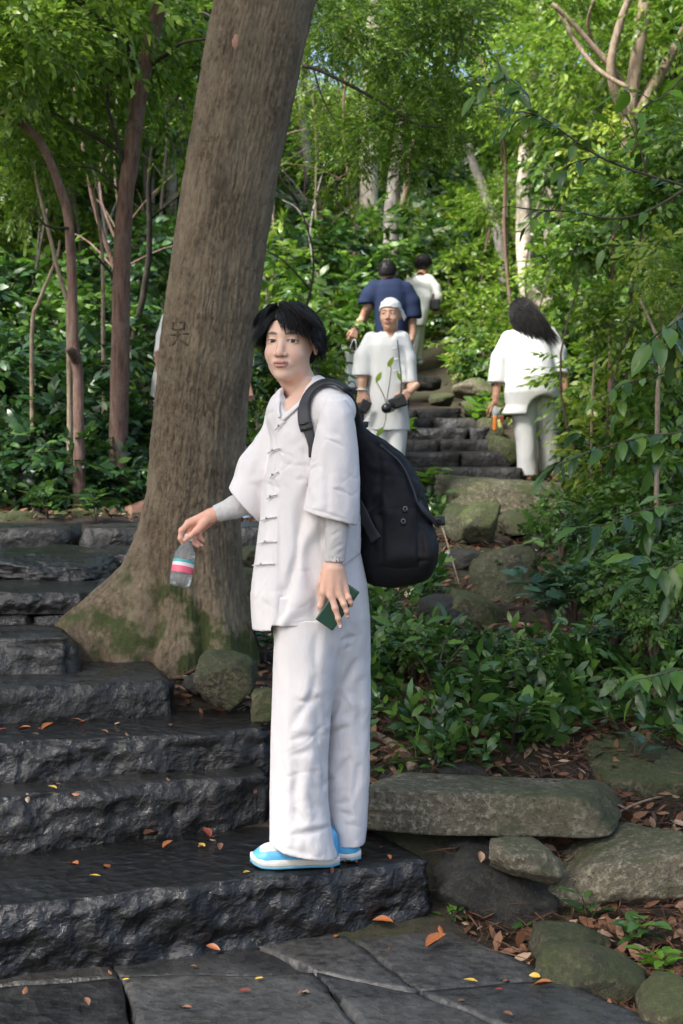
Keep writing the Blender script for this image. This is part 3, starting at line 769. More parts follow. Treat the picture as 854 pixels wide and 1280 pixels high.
def sprays(st, dr, Lt, nl, leafL, W=.42, rows=3, seed=0, twig_r=.003, droop=.25, planar=.75):
    """twigs with alternate leaves; st, dr (m,3)"""
    r = np.random.default_rng(seed); m = len(st)
    dr = dr / np.linalg.norm(dr, axis=1)[:, None]
    up = np.tile(A(0, 0, 1), (m, 1)) + r.normal(size=(m, 3)) * (1 - planar)
    sd = np.cross(dr, up); sd /= np.linalg.norm(sd, axis=1)[:, None] + 1e-9; up = np.cross(sd, dr)
    P_, D_, U_ = [], [], []
    for k in range(nl):
        t = (k + 1) / nl; sg = 1 if k % 2 else -1
        p = st + dr * (Lt * t)[:, None] - A(0, 0, 1) * (Lt * droop * t * t)[:, None]
        a = .95 * (1 - .55 * t) if k < nl - 1 else 0
        dd = dr * math.cos(a) + sd * (sg * math.sin(a)) - A(0, 0, .25) + r.normal(size=(m, 3)) * .22
        P_.append(p); D_.append(dd); U_.append(up + r.normal(size=(m, 3)) * .35)
    V, q, t = leaves(np.concatenate(P_), np.concatenate(D_), np.concatenate(U_), leafL * r.uniform(.7, 1.2, m * nl), W, rows, .2, seed)
    # twig strips (three-sided)
    e = st + dr * Lt[:, None] - A(0, 0, 1) * (Lt * droop)[:, None]; mid = st + dr * (Lt * .5)[:, None] - A(0, 0, 1) * (Lt * droop * .25)[:, None]
    tv = []
    for c, rr in ((st, 1.), (mid, .8), (e, .4)):
        for a in range(3):
            tv.append(c + sd * (math.cos(a * 2.094) * twig_r * rr) + up * (math.sin(a * 2.094) * twig_r * rr))
    TV = np.stack(tv, 1).reshape(-1, 3); b = (np.arange(m) * 9)[:, None]
    tq = np.concatenate([b + np.array([3 * l + a, 3 * l + (a + 1) % 3, 3 * l + 3 + (a + 1) % 3, 3 * l + 3 + a]) for l in (0, 1) for a in range(3)])
    return V, q, t, TV, tq
def crown_mesh(name, mats, R, nclump, ntw, nl, leafL, seed, twl=.4, W=.42, rows=3, flat=.6, shell=.75, csz=.33):
    r = np.random.default_rng(seed); R = np.array(R, float)
    cs = r.normal(size=(nclump, 3)); cs /= np.linalg.norm(cs, axis=1)[:, None]; cs *= (r.uniform(.15, 1, nclump) ** .5)[:, None] * shell
    ci = r.integers(0, nclump, ntw); o = r.normal(size=(ntw, 3)); o /= np.linalg.norm(o, axis=1)[:, None]
    st = (cs[ci] + o * (csz * r.random(ntw) ** .4)[:, None] * r.uniform(.6, 1.3, nclump)[ci][:, None]) * R
    dr = o * A(1, 1, flat) + cs[ci] * .6 + A(0, 0, .05)
    V, q, t, TV, tq = sprays(st, dr, twl * r.uniform(.6, 1.2, ntw), nl, leafL, W, rows, seed)
    me = mesh(name, np.vstack([V, TV]), np.vstack([q, tq + len(V)]), mats, smooth=False, attrs={'tint': np.r_[t, np.zeros(len(TV))]})
    mi = np.zeros(len(q) + len(tq), np.int32); mi[len(q):] = 1
    if len(me.polygons) == len(mi): me.polygons.foreach_set('material_index', mi)
    return me
MTWIG = m_plain('twig_bark', (.07, .05, .035), .85)
ML_TREE = m_leaf('tree_leaf', [(0, (.05, .11, .015)), (.4, (.11, .20, .025)), (.75, (.20, .32, .035)), (1, (.34, .44, .07))], .38, .45, (.22, .42, .03))
ML_FAR = m_leaf('hillside_leaf', [(0, (.06, .12, .04)), (.5, (.13, .23, .055)), (1, (.27, .37, .11))], .35, .40, (.22, .38, .06))
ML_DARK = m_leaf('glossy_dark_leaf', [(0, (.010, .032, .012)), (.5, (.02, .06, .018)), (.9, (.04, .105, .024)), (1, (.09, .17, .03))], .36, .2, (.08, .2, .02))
ML_MID = m_leaf('glossy_green_leaf', [(0, (.035, .08, .014)), (.5, (.065, .145, .02)), (1, (.13, .24, .03))], .36, .3, (.12, .3, .02))
CR = [crown_mesh('crown_leaves', [ML_TREE, MTWIG], (2.0, 2.0, 1.5), 26, 800, 10, .105, 11),
      crown_mesh('crown_leaves', [ML_TREE, MTWIG], (2.3, 2.0, 1.2), 22, 800, 10, .10, 12),
      crown_mesh('crown_leaves', [ML_FAR, MTWIG], (2.4, 2.2, 1.9), 30, 1000, 11, .11, 13, twl=.5),
      crown_mesh('crown_leaves', [ML_FAR, MTWIG], (2.1, 2.2, 2.3), 30, 1000, 11, .10, 14, twl=.5)]
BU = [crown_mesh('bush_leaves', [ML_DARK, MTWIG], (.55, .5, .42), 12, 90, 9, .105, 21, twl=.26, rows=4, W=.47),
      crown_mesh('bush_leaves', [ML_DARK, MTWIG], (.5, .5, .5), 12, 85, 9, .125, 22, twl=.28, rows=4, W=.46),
      crown_mesh('bush_leaves', [ML_MID, MTWIG], (.55, .5, .5), 12, 85, 9, .11, 23, twl=.27, rows=4, W=.50),
      crown_mesh('bush_leaves', [ML_TREE, MTWIG], (.6, .55, .6), 12, 100, 9, .095, 24, twl=.3, rows=4, W=.5)]
ML_PALEB = m_leaf('pale_understorey_leaf', [(0, (.09, .14, .08)), (.5, (.16, .22, .13)), (.85, (.26, .32, .18)), (1, (.20, .13, .06))], .3, .3, (.2, .3, .12))
ML_YEL = m_leaf('yellow_green_leaf', [(0, (.14, .24, .03)), (.6, (.24, .34, .04)), (1, (.38, .42, .08))], .35, .45, (.4, .5, .05))
BU += [crown_mesh('bush_leaves', [ML_PALEB, MTWIG], (.6, .55, .5), 10, 60, 8, .12, 25, twl=.3, rows=4, W=.45), crown_mesh('bush_leaves', [ML_YEL, MTWIG], (.6, .55, .55), 10, 70, 8, .10, 26, twl=.3, rows=4, W=.5)]
FI = [crown_mesh('fine_crown_leaves', [ML_TREE, MTWIG], (1.1, 1.0, .75), 20, 300, 10, .078, 31, twl=.34, W=.50),
      crown_mesh('fine_crown_leaves', [ML_TREE, MTWIG], (1.0, 1.0, .9), 18, 280, 10, .088, 32, twl=.34, W=.52),
      crown_mesh('broad_crown_leaves', [ML_TREE, MTWIG], (1.0, 1.0, .9), 18, 260, 9, .085, 33, twl=.36, W=.5, rows=4)]
def hit(px, py, y0=3.0, y1=60):
    Ys = np.linspace(y0, y1, 600); pts = np.array([P(px, py, y) for y in Ys]); g = gz(pts[:, 0], pts[:, 1])
    k = np.nonzero(pts[:, 2] <= g)[0]
    Y = Ys[k[0]] if len(k) else y1
    p = P(px, py, Y); return p
MBRED = m_bark('reddish_bark', (.15, .085, .065), (.24, .15, .115), lich=(.22, .17, .14), sc=1.3)
MBTAN = m_bark('tan_bark', (.26, .19, .13), (.36, .28, .2), lich=(.4, .34, .27), sc=1.5)
MBPALE = m_bark('pale_bark', (.36, .31, .24), (.50, .46, .38), lich=(.60, .58, .52), sc=.7, zstretch=.5)
MBWHITE = m_bark('white_peeling_bark', (.52, .42, .32), (.75, .72, .66), lich=(.74, .72, .68), sc=.5, zstretch=.7)
MBGREY = m_bark('grey_bark', (.17, .155, .14), (.28, .26, .235), lich=(.36, .35, .32), sc=1.0)
MBDARK = m_bark('dark_branch_bark', (.035, .028, .022), (.07, .055, .04), lich=(.09, .08, .06), sc=1.5)
def pxpath(pts, Y, dY=0):
    return np.array([P(x, y, Y + dY * k / max(1, len(pts) - 1)) for k, (x, y) in enumerate(pts)])
def tree(name, label, trunk, Y, r0, r1, mat, branches=(), crowns=(), group=None, cat='tree', nseg=26, jit=.05):
    p = pxpath(trunk, Y); g = gz(p[0][0], p[0][1])[0]
    p = np.vstack([[p[0][0], p[0][1], g - .1], p]) if p[0][2] > g + .15 else p
    S = spline(p, nseg); rs = np.interp(np.linspace(0, 1, nseg), [0, .08, 1], [r0 * 1.35, r0, r1])
    base = S[0].copy(); t_ = empty(name, base, label, cat, group)
    V, Fc = tube(S, rs, 12, jit=jit, seed=int(abs(trunk[0][0])) + 1); part('trunk', V, Fc, mat, t_)
    for (bp, br0, br1, *rest) in branches:
        q = spline(pxpath(bp, Y, rest[1] if len(rest) > 1 else -.3), 14)
        V, Fc = tube(q, np.linspace(br0, br1, 14), 7, jit=.06); part('branch', V, Fc, rest[0] if rest and rest[0] else mat, t_)
    for (me, x, y, yy, s, *rz) in crowns:
        c = P(x, y, yy); o = inst('crown', me, c - base, (0, 0, rz[0] if rz else x * .37), s, t_)
    return t_
# trees that can be told apart
tree('slender_tree', 'straight reddish-brown trunk left of the big tree with thin dark branches', [(148, 560), (150, 470), (152, 332), (156, 256), (163, 200), (174, 120), (187, 60), (201, 0), (216, -60), (230, -150)], 9.5, .062, .045, MBRED,
     branches=[([(166, 76), (152, 50), (128, 28), (105, 8), (80, -25)], .035, .02, MBDARK), ([(156, 215), (148, 180), (135, 135), (134, 105), (119, 60), (122, 20)], .014, .008, MBDARK),
               ([(190, 80), (208, 68), (230, 53), (262, 48)], .018, .007, MBDARK), ([(154, 192), (120, 172), (80, 150), (40, 128), (0, 118), (-40, 110)], .016, .008, MBDARK, .4),
               ([(119, 60), (90, 48), (60, 38), (20, 34)], .010, .004, MBDARK), ([(174, 118), (150, 95), (130, 84), (100, 70)], .012, .005, MBDARK), ([(157, 248), (120, 212), (80, 208), (50, 205)], .009, .004, MBDARK), ([(142, 345), (120, 320), (100, 300)], .010, .005, MBDARK)],
     crowns=[(FI[0], 60, 40, 9.6, .85), (FI[1], 200, 30, 10.4, .8), (FI[0], 120, -60, 9.6, 1.2), (FI[1], 15, 150, 10.2, .75), (FI[0], 245, 120, 11, .7), (FI[0], 110, 140, 10.6, .55)])
tree('crooked_tree', 'crooked thin reddish tree bending off to the left edge', [(99, 560), (98, 520), (98, 470), (92, 430), (91, 380), (88, 300), (84, 262), (73, 230), (62, 200), (45, 170), (20, 150), (-10, 135), (-60, 110)], 9.0, .036, .022, MBRED,
     branches=[([(90, 285), (70, 285), (55, 280), (38, 260)], .01, .005, MBDARK), ([(96, 450), (90, 440), (86, 436)], .04, .02, MBRED)],
     crowns=[(FI[1], -40, 60, 9, .9), (FI[0], 30, 230, 9.8, .42), (FI[0], -10, 20, 8.6, .7)])
tree('sapling', 'thin tan sapling leaning against the crooked tree', [(86, 400), (84, 375), (76, 350), (66, 310), (55, 265), (46, 228), (42, 200)], 9.2, .018, .008, MBTAN, crowns=[(FI[0], 40, 200, 9.4, .3)])
tree('bare_pole', 'bare pale stem between the crooked tree and the straight reddish trunk', [(129, 400), (129, 350), (127, 305), (121, 262), (116, 235)], 10.5, .016, .009, MBTAN)
tree('tan_shrub', 'leaning tan stem low at the left behind the bushes', [(40, 420), (50, 375), (62, 345), (72, 320), (75, 300)], 9.6, .016, .008, MBTAN)
tree('distant_tree', 'stout grey-brown trunk straight above the navy-shirted walker', [(489, 335), (489, 300), (490, 262), (494, 225), (498, 190), (503, 160), (505, 120)], 19, .115, .08, MBGREY, branches=[([(500, 262), (508, 240), (511, 205), (518, 170)], .05, .03, MBTAN)],
     crowns=[(CR[0], 520, 60, 18, .55), (CR[1], 440, 110, 19.5, .6)])
tree('pale_tree', 'wide pale trunk half hidden in leaves right of the big tree', [(462, 330), (462, 280), (461, 200), (463, 130), (464, 70), (470, 10), (475, -60)], 23, .16, .12, MBPALE, crowns=[(CR[1], 480, -80, 23, .8)])
tree('white_barked_tree', 'tall white-barked trunk with peeling patches behind the long-haired walker', [(664, 385), (659, 350), (656, 320), (655, 270), (655, 220), (659, 170), (662, 130), (668, 80), (675, 20), (680, -50)], 17, .115, .05, MBWHITE,
     branches=[([(660, 350), (672, 372), (690, 384)], .11, .1, MBPALE)], crowns=[(CR[1], 690, -60, 17, .7), (FI[1], 650, 60, 16.5, .6)])
tree('grey_tree', 'pale grey trunk just right of the white-barked trunk', [(688, 390), (687, 340), (688, 280), (688, 220), (690, 160), (694, 110), (700, 40), (704, -30)], 18.5, .085, .06, MBPALE, crowns=[(CR[0], 720, -50, 18.5, .7)])
tree('forked_tree', 'brown forked trunk between the pale trunk and the white-barked trunk', [(631, 345), (625, 300), (616, 270), (604, 235), (592, 205), (585, 180)], 18, .085, .05, MBGREY, branches=[([(630, 320), (632, 290), (633, 250), (634, 222)], .06, .04, MBGREY)], crowns=[(CR[0], 575, 150, 18.5, .35), (FI[1], 615, 250, 17.2, .45)])
tree('many_stemmed_tree', 'bare tan tree with many splayed stems at the top right', [(790, 260), (788, 200), (786, 150), (792, 100), (800, 50), (806, 0), (812, -60)], 13, .075, .05, MBTAN,
     branches=[([(790, 150), (815, 110), (838, 70), (860, 30)], .06, .04, None, .2), ([(786, 140), (775, 100), (745, 62), (712, 25), (690, 5)], .035, .02, None, -.2), ([(745, 62), (735, 30), (742, 0)], .018, .012, None), ([(786, 150), (770, 118), (764, 80), (775, 30), (790, -10)], .05, .03, None),
               ([(700, 15), (725, 60), (752, 90), (786, 110)], .02, .02, None)],
     crowns=[(FI[2], 850, 0, 12.5, .6), (FI[2], 720, -30, 13, .5)])
tree('slim_tree', 'slim dark upright stem in the thicket above the long-haired walker', [(764, 400), (765, 350), (766, 310), (768, 280)], 10.5, .02, .012, MBRED, crowns=[(FI[2], 770, 250, 10.8, .45)])
tree('forked_shrub', 'tan forked shrub stem at the right edge above the glossy leaves', [(822, 520), (823, 480), (826, 450), (822, 425), (812, 400), (800, 375)], 7.6, .013, .006, MBTAN, branches=[([(826, 452), (836, 425), (846, 400), (856, 378)], .009, .005, None), ([(823, 430), (826, 405), (824, 380)], .006, .003, None)], crowns=[(FI[2], 850, 360, 8.2, .3)])
tree('thin_sapling', 'upright thin sapling just right of the long-haired walker', [(740, 520), (742, 470), (745, 430), (742, 400), (738, 380)], 9.5, .009, .005, MBTAN, crowns=[(FI[2], 745, 395, 9.6, .22)])
# crown of the big tree, unseen overhead; sunward crowns added to shade the foreground
_b = np.array(BIG.location[:])
for k, (x, y, z, s, me) in enumerate([(.9, 6.3, 6.9, .9, 0), (-.8, 7.0, 6.6, .9, 1), (2.2, 4.6, 7.4, .9, 1), (.6, 8.0, 8.2, .9, 0), (-3.0, 2.0, 7.0, 1.15, 0), (-1.6, 3.6, 7.4, 1.1, 1), (-2.2, .4, 7.6, 1.1, 1), (-4.6, 3.8, 7.0, 1.1, 0), (-5.4, 1.6, 7.6, 1.1, 0), (-3.6, -.6, 8.0, 1.1, 1)]):
    q = spline([A(.05 + z * .05, 5.85, 4.6 + .3 * k), A(x * .5, (5.85 + y) / 2, (z + 5) / 2), A(x, y, z)], 10)
    V, Fc = tube(q, np.linspace(.07, .03, 10), 8); part('branch', V, Fc, MBGREY, BIG)
    inst('crown', CR[me], A(x, y, z) - _b, (0, 0, k * 1.7), s, BIG)
q = spline(pxpath([(378, 82), (400, 88), (440, 108), (480, 130), (520, 155), (560, 160)], 7.6), 16); V, Fc = tube(q, np.linspace(.012, .004, 16), 6, jit=.06)
lb = empty('overhanging_branch', q[0], 'thin dark leafy branch reaching right from behind the big tree', 'branch'); part('twig', V, Fc, MBDARK, lb)
q = spline(pxpath([(392, 86), (402, 120), (412, 140), (420, 152)], 7.6), 8); V, Fc = tube(q, np.linspace(.006, .002, 8), 5); part('twig', V, Fc, MBDARK, lb)
for k, (x, y, s) in enumerate([(450, 30, .36), (520, 60, .42), (420, 190, .30), (480, 160, .30), (560, 130, .30), (390, 60, .22), (560, 10, .36), (530, 190, .22)]):
    inst('foliage', FI[k % 2], P(x, y, 7.7 + .2 * (k % 3)) - np.array(lb.location[:]), (.1, 0, k * 1.3), s, lb)

# forest on the hillside
r = np.random.default_rng(5)
cnt = 0
for k in range(46):
    Y = [15, 17, 20, 23, 26, 30, 34, 38][k % 8] + r.uniform(-1, 1)
    px = (k * 137.5) % 1150 - 150 + r.uniform(-30, 30)
    if Y < 19 and (430 < px < 730) or (Y > 22 and k % 3 == 0): continue
    x = (px - 427) / F * Y; g = gz(x, Y)[0]
    me = CR[2 + k % 2] if Y > 22 else CR[k % 4]
    H = r.uniform(3.0, 5.5) if Y > 22 else r.uniform(2.6, 4.2); s = r.uniform(.75, 1.1)
    t_ = empty('forest_tree', (x, Y, g), ['leafy tree in the bright green mass of the upper hillside', 'leafy tree low on the hillside among the undergrowth'][Y < 22], 'tree', ['trees far up the hillside', 'trees low on the hillside'][Y < 22])
    q = spline([A(0, 0, -.1), A(r.uniform(-.2, .2), 0, H * .5), A(r.uniform(-.4, .4), r.uniform(-.3, .3), H)], 9)
    V, Fc = tube(q, np.linspace(.10, .04, 9), 8, jit=.05)
    link(bpy.data.objects.new('trunk', mesh('trunk', V, Fc, [MBGREY, MBTAN, MBRED, MBPALE][k % 4])), t_)
    inst('crown', me, q[-1], (r.uniform(-.2, .2), r.uniform(-.2, .2), r.uniform(0, 6)), s, t_)
    if k % 2: inst('crown', CR[k % 4], q[5] + A(r.uniform(-1, 1), .3, 0), (0, 0, r.uniform(0, 6)), s * .55, t_)

# shrubs one can make out on both sides
def where(px, py, kind):
    if kind == 'L':
        a = ['at the left edge', 'below the crooked tree', 'below the straight reddish trunk', 'against the big trunk'][(px > 10) + (px > 85) + (px > 150)]
        b = ['lowest', 'second row of', 'third row of', 'high'][(py < 580) + (py < 520) + (py < 450)]
        return 'dark glossy shrub ' + a + ', ' + (b + ' in the left thicket' if b in ('lowest', 'high') else b + ' the left thicket')
    if kind == 'C':
        a = ['against the right side of the big trunk', 'midway between big trunk and navy shirt', 'behind the navy-shirted walker'][(px > 370) + (px > 425)]
        return 'green shrub ' + a + ', ' + ['level with the sleeve', 'level with the backpack top', 'level with the face', 'above the hair', 'high above the heads'][(py < 570) + (py < 510) + (py < 440) + (py < 340)]
    a = ['left of the long-haired walker', 'just right of the long-haired walker', 'by the slim dark stem', 'by the forked tan stem', 'at the right edge'][(px > 640) + (px > 745) + (px > 785) + (px > 832)]
    return 'bright leafy shrub ' + a + ', ' + ['at the ground', 'at foot level', 'at waist level', 'at head height', 'just above head height', 'well overhead'][(py < 640) + (py < 560) + (py < 460) + (py < 380) + (py < 270)]
def bush(px, py, Y, s, me, label, group):
    c = P(px, py, Y); g = gz(c[0], Y)[0]
    t_ = empty('shrub', (c[0], Y, g), where(px, py, label), 'shrub', group)
    h = max(.15, c[2] - g)
    V, Fc = join([tube(spline([A(0, 0, -.05), A(dx * .4 + .12 * h * math.sin(px), dy * .4, h * .5), A(dx, dy, h)], 8), np.linspace(.012, .006, 8), 5) for dx, dy in (((0, 0), (.18 * s, .05), (-.17 * s, .02), (.03, -.12 * s)) if h < .8 else ((0, 0),))])
    link(bpy.data.objects.new('stem', mesh('stem', V, Fc, MTWIG)), t_)
    inst('foliage', me, (0, 0, h), (0, 0, px * .7 + py), s, t_)
LG = ('L', 'dark shrubs left of the big tree')
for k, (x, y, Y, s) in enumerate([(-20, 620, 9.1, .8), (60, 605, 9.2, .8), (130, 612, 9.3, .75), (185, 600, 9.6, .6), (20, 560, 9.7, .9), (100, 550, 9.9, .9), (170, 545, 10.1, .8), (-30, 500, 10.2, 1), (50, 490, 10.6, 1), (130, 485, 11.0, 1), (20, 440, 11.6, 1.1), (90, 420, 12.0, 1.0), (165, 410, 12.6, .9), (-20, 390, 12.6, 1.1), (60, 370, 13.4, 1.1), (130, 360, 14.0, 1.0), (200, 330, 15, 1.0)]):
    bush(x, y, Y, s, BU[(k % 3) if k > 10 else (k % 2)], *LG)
CG = ('C', 'shrubs between big tree and walkers')
for k, (x, y, Y, s) in enumerate([(335, 600, 9.6, .55), (350, 540, 10.2, .7), (385, 560, 10.6, .5), (372, 482, 11.5, .7), (345, 470, 11.4, .8), (390, 400, 13, 1.0), (440, 380, 14.5, 1.0), (350, 350, 14.5, 1.0), (400, 320, 16, 1.2), (450, 310, 17.5, 1.2), (540, 300, 20, 1.3), (560, 350, 18.5, .9), (465, 345, 17, .8)]):
    bush(x, y, Y, s, BU[[0, 2, 2, 3][k % 4]], *CG)
RG = ('R', 'shrubs right of the steps')
for k, (x, y, Y, s) in enumerate([(600, 400, 16, .8), (600, 440, 14.8, .6), (580, 450, 15.4, .4), (720, 420, 12.8, .8), (750, 480, 11.2, .8), (800, 440, 10.8, .9), (840, 500, 9.2, .8), (770, 550, 9.4, .7), (775, 585, 9.0, .42), (835, 585, 8.0, .6), (730, 350, 14, 1.0), (790, 350, 12, .9), (850, 400, 9.8, .9), (720, 280, 14, .9), (780, 260, 12.4, .9), (850, 290, 10.6, .9), (690, 200, 14.5, .8), (760, 190, 13, .8), (840, 180, 11.5, .8), (630, 410, 15.5, .6), (620, 360, 17, .8), (738, 500, 11.9, .4), (850, 660, 7.0, .45), (790, 630, 7.8, .4), (700, 640, 8.6, .32), (740, 655, 8.0, .36), (800, 680, 7.0, .38), (845, 720, 6.2, .34), (720, 730, 6.9, .32), (770, 735, 6.4, .32), (820, 770, 5.9, .28), (600, 820, 6.0, .24), (520, 830, 5.9, .22), (660, 850, 5.7, .20), (740, 800, 6.0, .24),
      (850, 190, 9.5, .6), (810, 240, 9.4, .55), (850, 340, 8.6, .7), (740, 300, 10.5, .6), (790, 400, 9.4, .6), (690, 330, 12.5, .5)]):
    bush(x, y, Y, s, BU[[3, 2, 5, 2, 3][k % 5] if y < 560 else [2, 0, 2][k % 3]], *RG)

# many thin stems on the slope
r = np.random.default_rng(21)
for k in range(58):
    px = [r.uniform(-20, 250), r.uniform(330, 480), r.uniform(540, 860)][k % 3]; Y = r.uniform(11.5, 24); x = (px - 427) / F * Y; g = gz(x, Y)[0]; H = r.uniform(1.4, 4.2)
    if 1.9 > x > -.2 and Y < 18: continue
    ln_ = r.normal(size=2) * .22 * H
    q = spline([A(0, 0, -.1), A(ln_[0] * .3, ln_[1] * .3, H * .4), A(ln_[0] * .5 + r.normal() * .15, ln_[1] * .6, H * .7), A(ln_[0], ln_[1], H)], 14)
    t_ = empty('thin_tree', (x, Y, g), ['thin bare stem standing among the slope undergrowth left of the big tree', 'thin bare stem standing in the leaves behind the walkers', 'thin bare stem standing in the right-hand thicket'][k % 3], 'tree', ['thin stems left of the big tree', 'thin stems behind the walkers', 'thin stems in the right thicket'][k % 3])
    V, Fc = tube(q, np.linspace(1, .35, 14) * r.uniform(.012, .034), 7, jit=.06, seed=k); mt = [MBRED, MBGREY, MBDARK, MBTAN, MBDARK][k % 5]
    link(bpy.data.objects.new('trunk', mesh('trunk', V, Fc, mt)), t_)
    for j in range(3):
        i = int(r.uniform(5, 12)); e = q[i] + A(r.normal() * .5, r.normal() * .3, r.uniform(.2, .7)); V, Fc = tube(spline([q[i], (q[i] + e) / 2 + A(0, 0, .06), e], 7), np.linspace(.011, .004, 7), 5)
        link(bpy.data.objects.new('branch', mesh('branch', V, Fc, mt)), t_)
# undergrowth over the whole hillside: nobody could count it
def gn_scatter(name, pts, idx, rot, sc, meshes, label, mat_hide=None):
    me = bpy.data.meshes.new(name); me.vertices.add(len(pts)); me.vertices.foreach_set('co', np.asarray(pts, np.float32).ravel())
    a = me.attributes.new('pick', 'INT', 'POINT'); a.data.foreach_set('value', np.asarray(idx, np.int32))
    a = me.attributes.new('spin', 'FLOAT_VECTOR', 'POINT'); a.data.foreach_set('vector', np.asarray(rot, np.float32).ravel())
    a = me.attributes.new('size', 'FLOAT', 'POINT'); a.data.foreach_set('value', np.asarray(sc, np.float32))
    o = link(bpy.data.objects.new(name, me)); tag(o, label, None, None, 'stuff')
    col = bpy.data.collections.new(name + '_pieces')
    for i, m in enumerate(meshes):
        col.objects.link(bpy.data.objects.new('%s_piece_%d' % (name, i), m))
    g = bpy.data.node_groups.new(name, 'GeometryNodeTree')
    g.interface.new_socket('Geometry', in_out='INPUT', socket_type='NodeSocketGeometry'); g.interface.new_socket('Geometry', in_out='OUTPUT', socket_type='NodeSocketGeometry')
    gi = g.nodes.new('NodeGroupInput'); go = g.nodes.new('NodeGroupOutput'); ip = g.nodes.new('GeometryNodeInstanceOnPoints')
    ci = g.nodes.new('GeometryNodeCollectionInfo'); ci.inputs[0].default_value = col; ci.inputs['Separate Children'].default_value = True; ci.inputs['Reset Children'].default_value = True
    def na(n, t):
        x = g.nodes.new('GeometryNodeInputNamedAttribute'); x.data_type = t; x.inputs[0].default_value = n; return x.outputs[0]
    g.links.new(gi.outputs[0], ip.inputs['Points']); g.links.new(ci.outputs[0], ip.inputs['Instance'])
    ip.inputs['Pick Instance'].default_value = True
    g.links.new(na('pick', 'INT'), ip.inputs['Instance Index']); g.links.new(na('spin', 'FLOAT_VECTOR'), ip.inputs['Rotation']); g.links.new(na('size', 'FLOAT'), ip.inputs['Scale'])
    rz = g.nodes.new('GeometryNodeRealizeInstances')
    g.links.new(ip.outputs[0], go.inputs[0])
    md = o.modifiers.new('scatter', 'NODES'); md.node_group = g
    return o
def undergrowth():
    r = np.random.default_rng(9); n = 5600
    y = 10.5 + 44 * r.random(n) ** 1.5; x = (r.random(n) * 2 - 1) * (y * .42 + 1.5)
    z = gz(x, y)
    path = (np.abs(x - (.45 + .03 * (y - 10))) < 1.05) & (y < 19) | ((np.abs(x + 1.1) < .7) & (y < 13.6)) | ((x > -.3) & (x < 2.1) & (y < 13.5))
    k = ~path; x, y, z = x[k], y[k], z[k]; m = len(x)
    s = r.uniform(.5, 1.0, m) * np.where(y > 20, 1.35, .9)
    idx = np.where(y > 17, r.choice([0, 2, 3, 3, 4, 5], m), r.choice([0, 0, 1, 2, 3, 4, 5], m))
    gn_scatter('undergrowth', np.c_[x, y, z + .22 * s], idx, np.c_[r.uniform(-.3, .3, (m, 2)), r.uniform(0, 6.28, m)], s, BU, 'dense leafy undergrowth covering the hillside behind the walkers')
undergrowth()
# ---------------------------------------------------------------- people
MSKIN = m_vcol('skin', .48, .12, 350, .12, .0006)
MHAIR = m_plain('black_hair', (.009, .008, .008), .48, Specular_IOR_Level=.3); MEYE = m_vcol('eye', .3)
MCLOTH = m_cloth('off_white_linen', (.74, .71, .70)); MCLOTH2 = m_cloth('white_cotton', (.68, .68, .67))
MUNDER = m_cloth('thin_grey_undersleeve', (.56, .54, .52), weave=600); MCORD = m_plain('grey_cord', (.30, .29, .28), .8)
MBLACK = m_cloth('black_nylon', (.010, .010, .012), .62, weave=500, wr=.35); MBLK2 = m_plain('black_webbing', (.022, .023, .026), .55, bscale=300, bdist=.001); MPLAS = m_plain('black_plastic', (.012, .012, .013), .25)
MNAVY = m_cloth('navy_cotton', (.012, .022, .058)); MDARKT = m_cloth('dark_trousers', (.02, .02, .025))
MBLUE = m_plain('pale_blue_cloth', (.25, .45, .68), .8)
def smooth01(x, a, b): t = np.clip((x - a) / (b - a), 0, 1); return t * t * (3 - 2 * t)
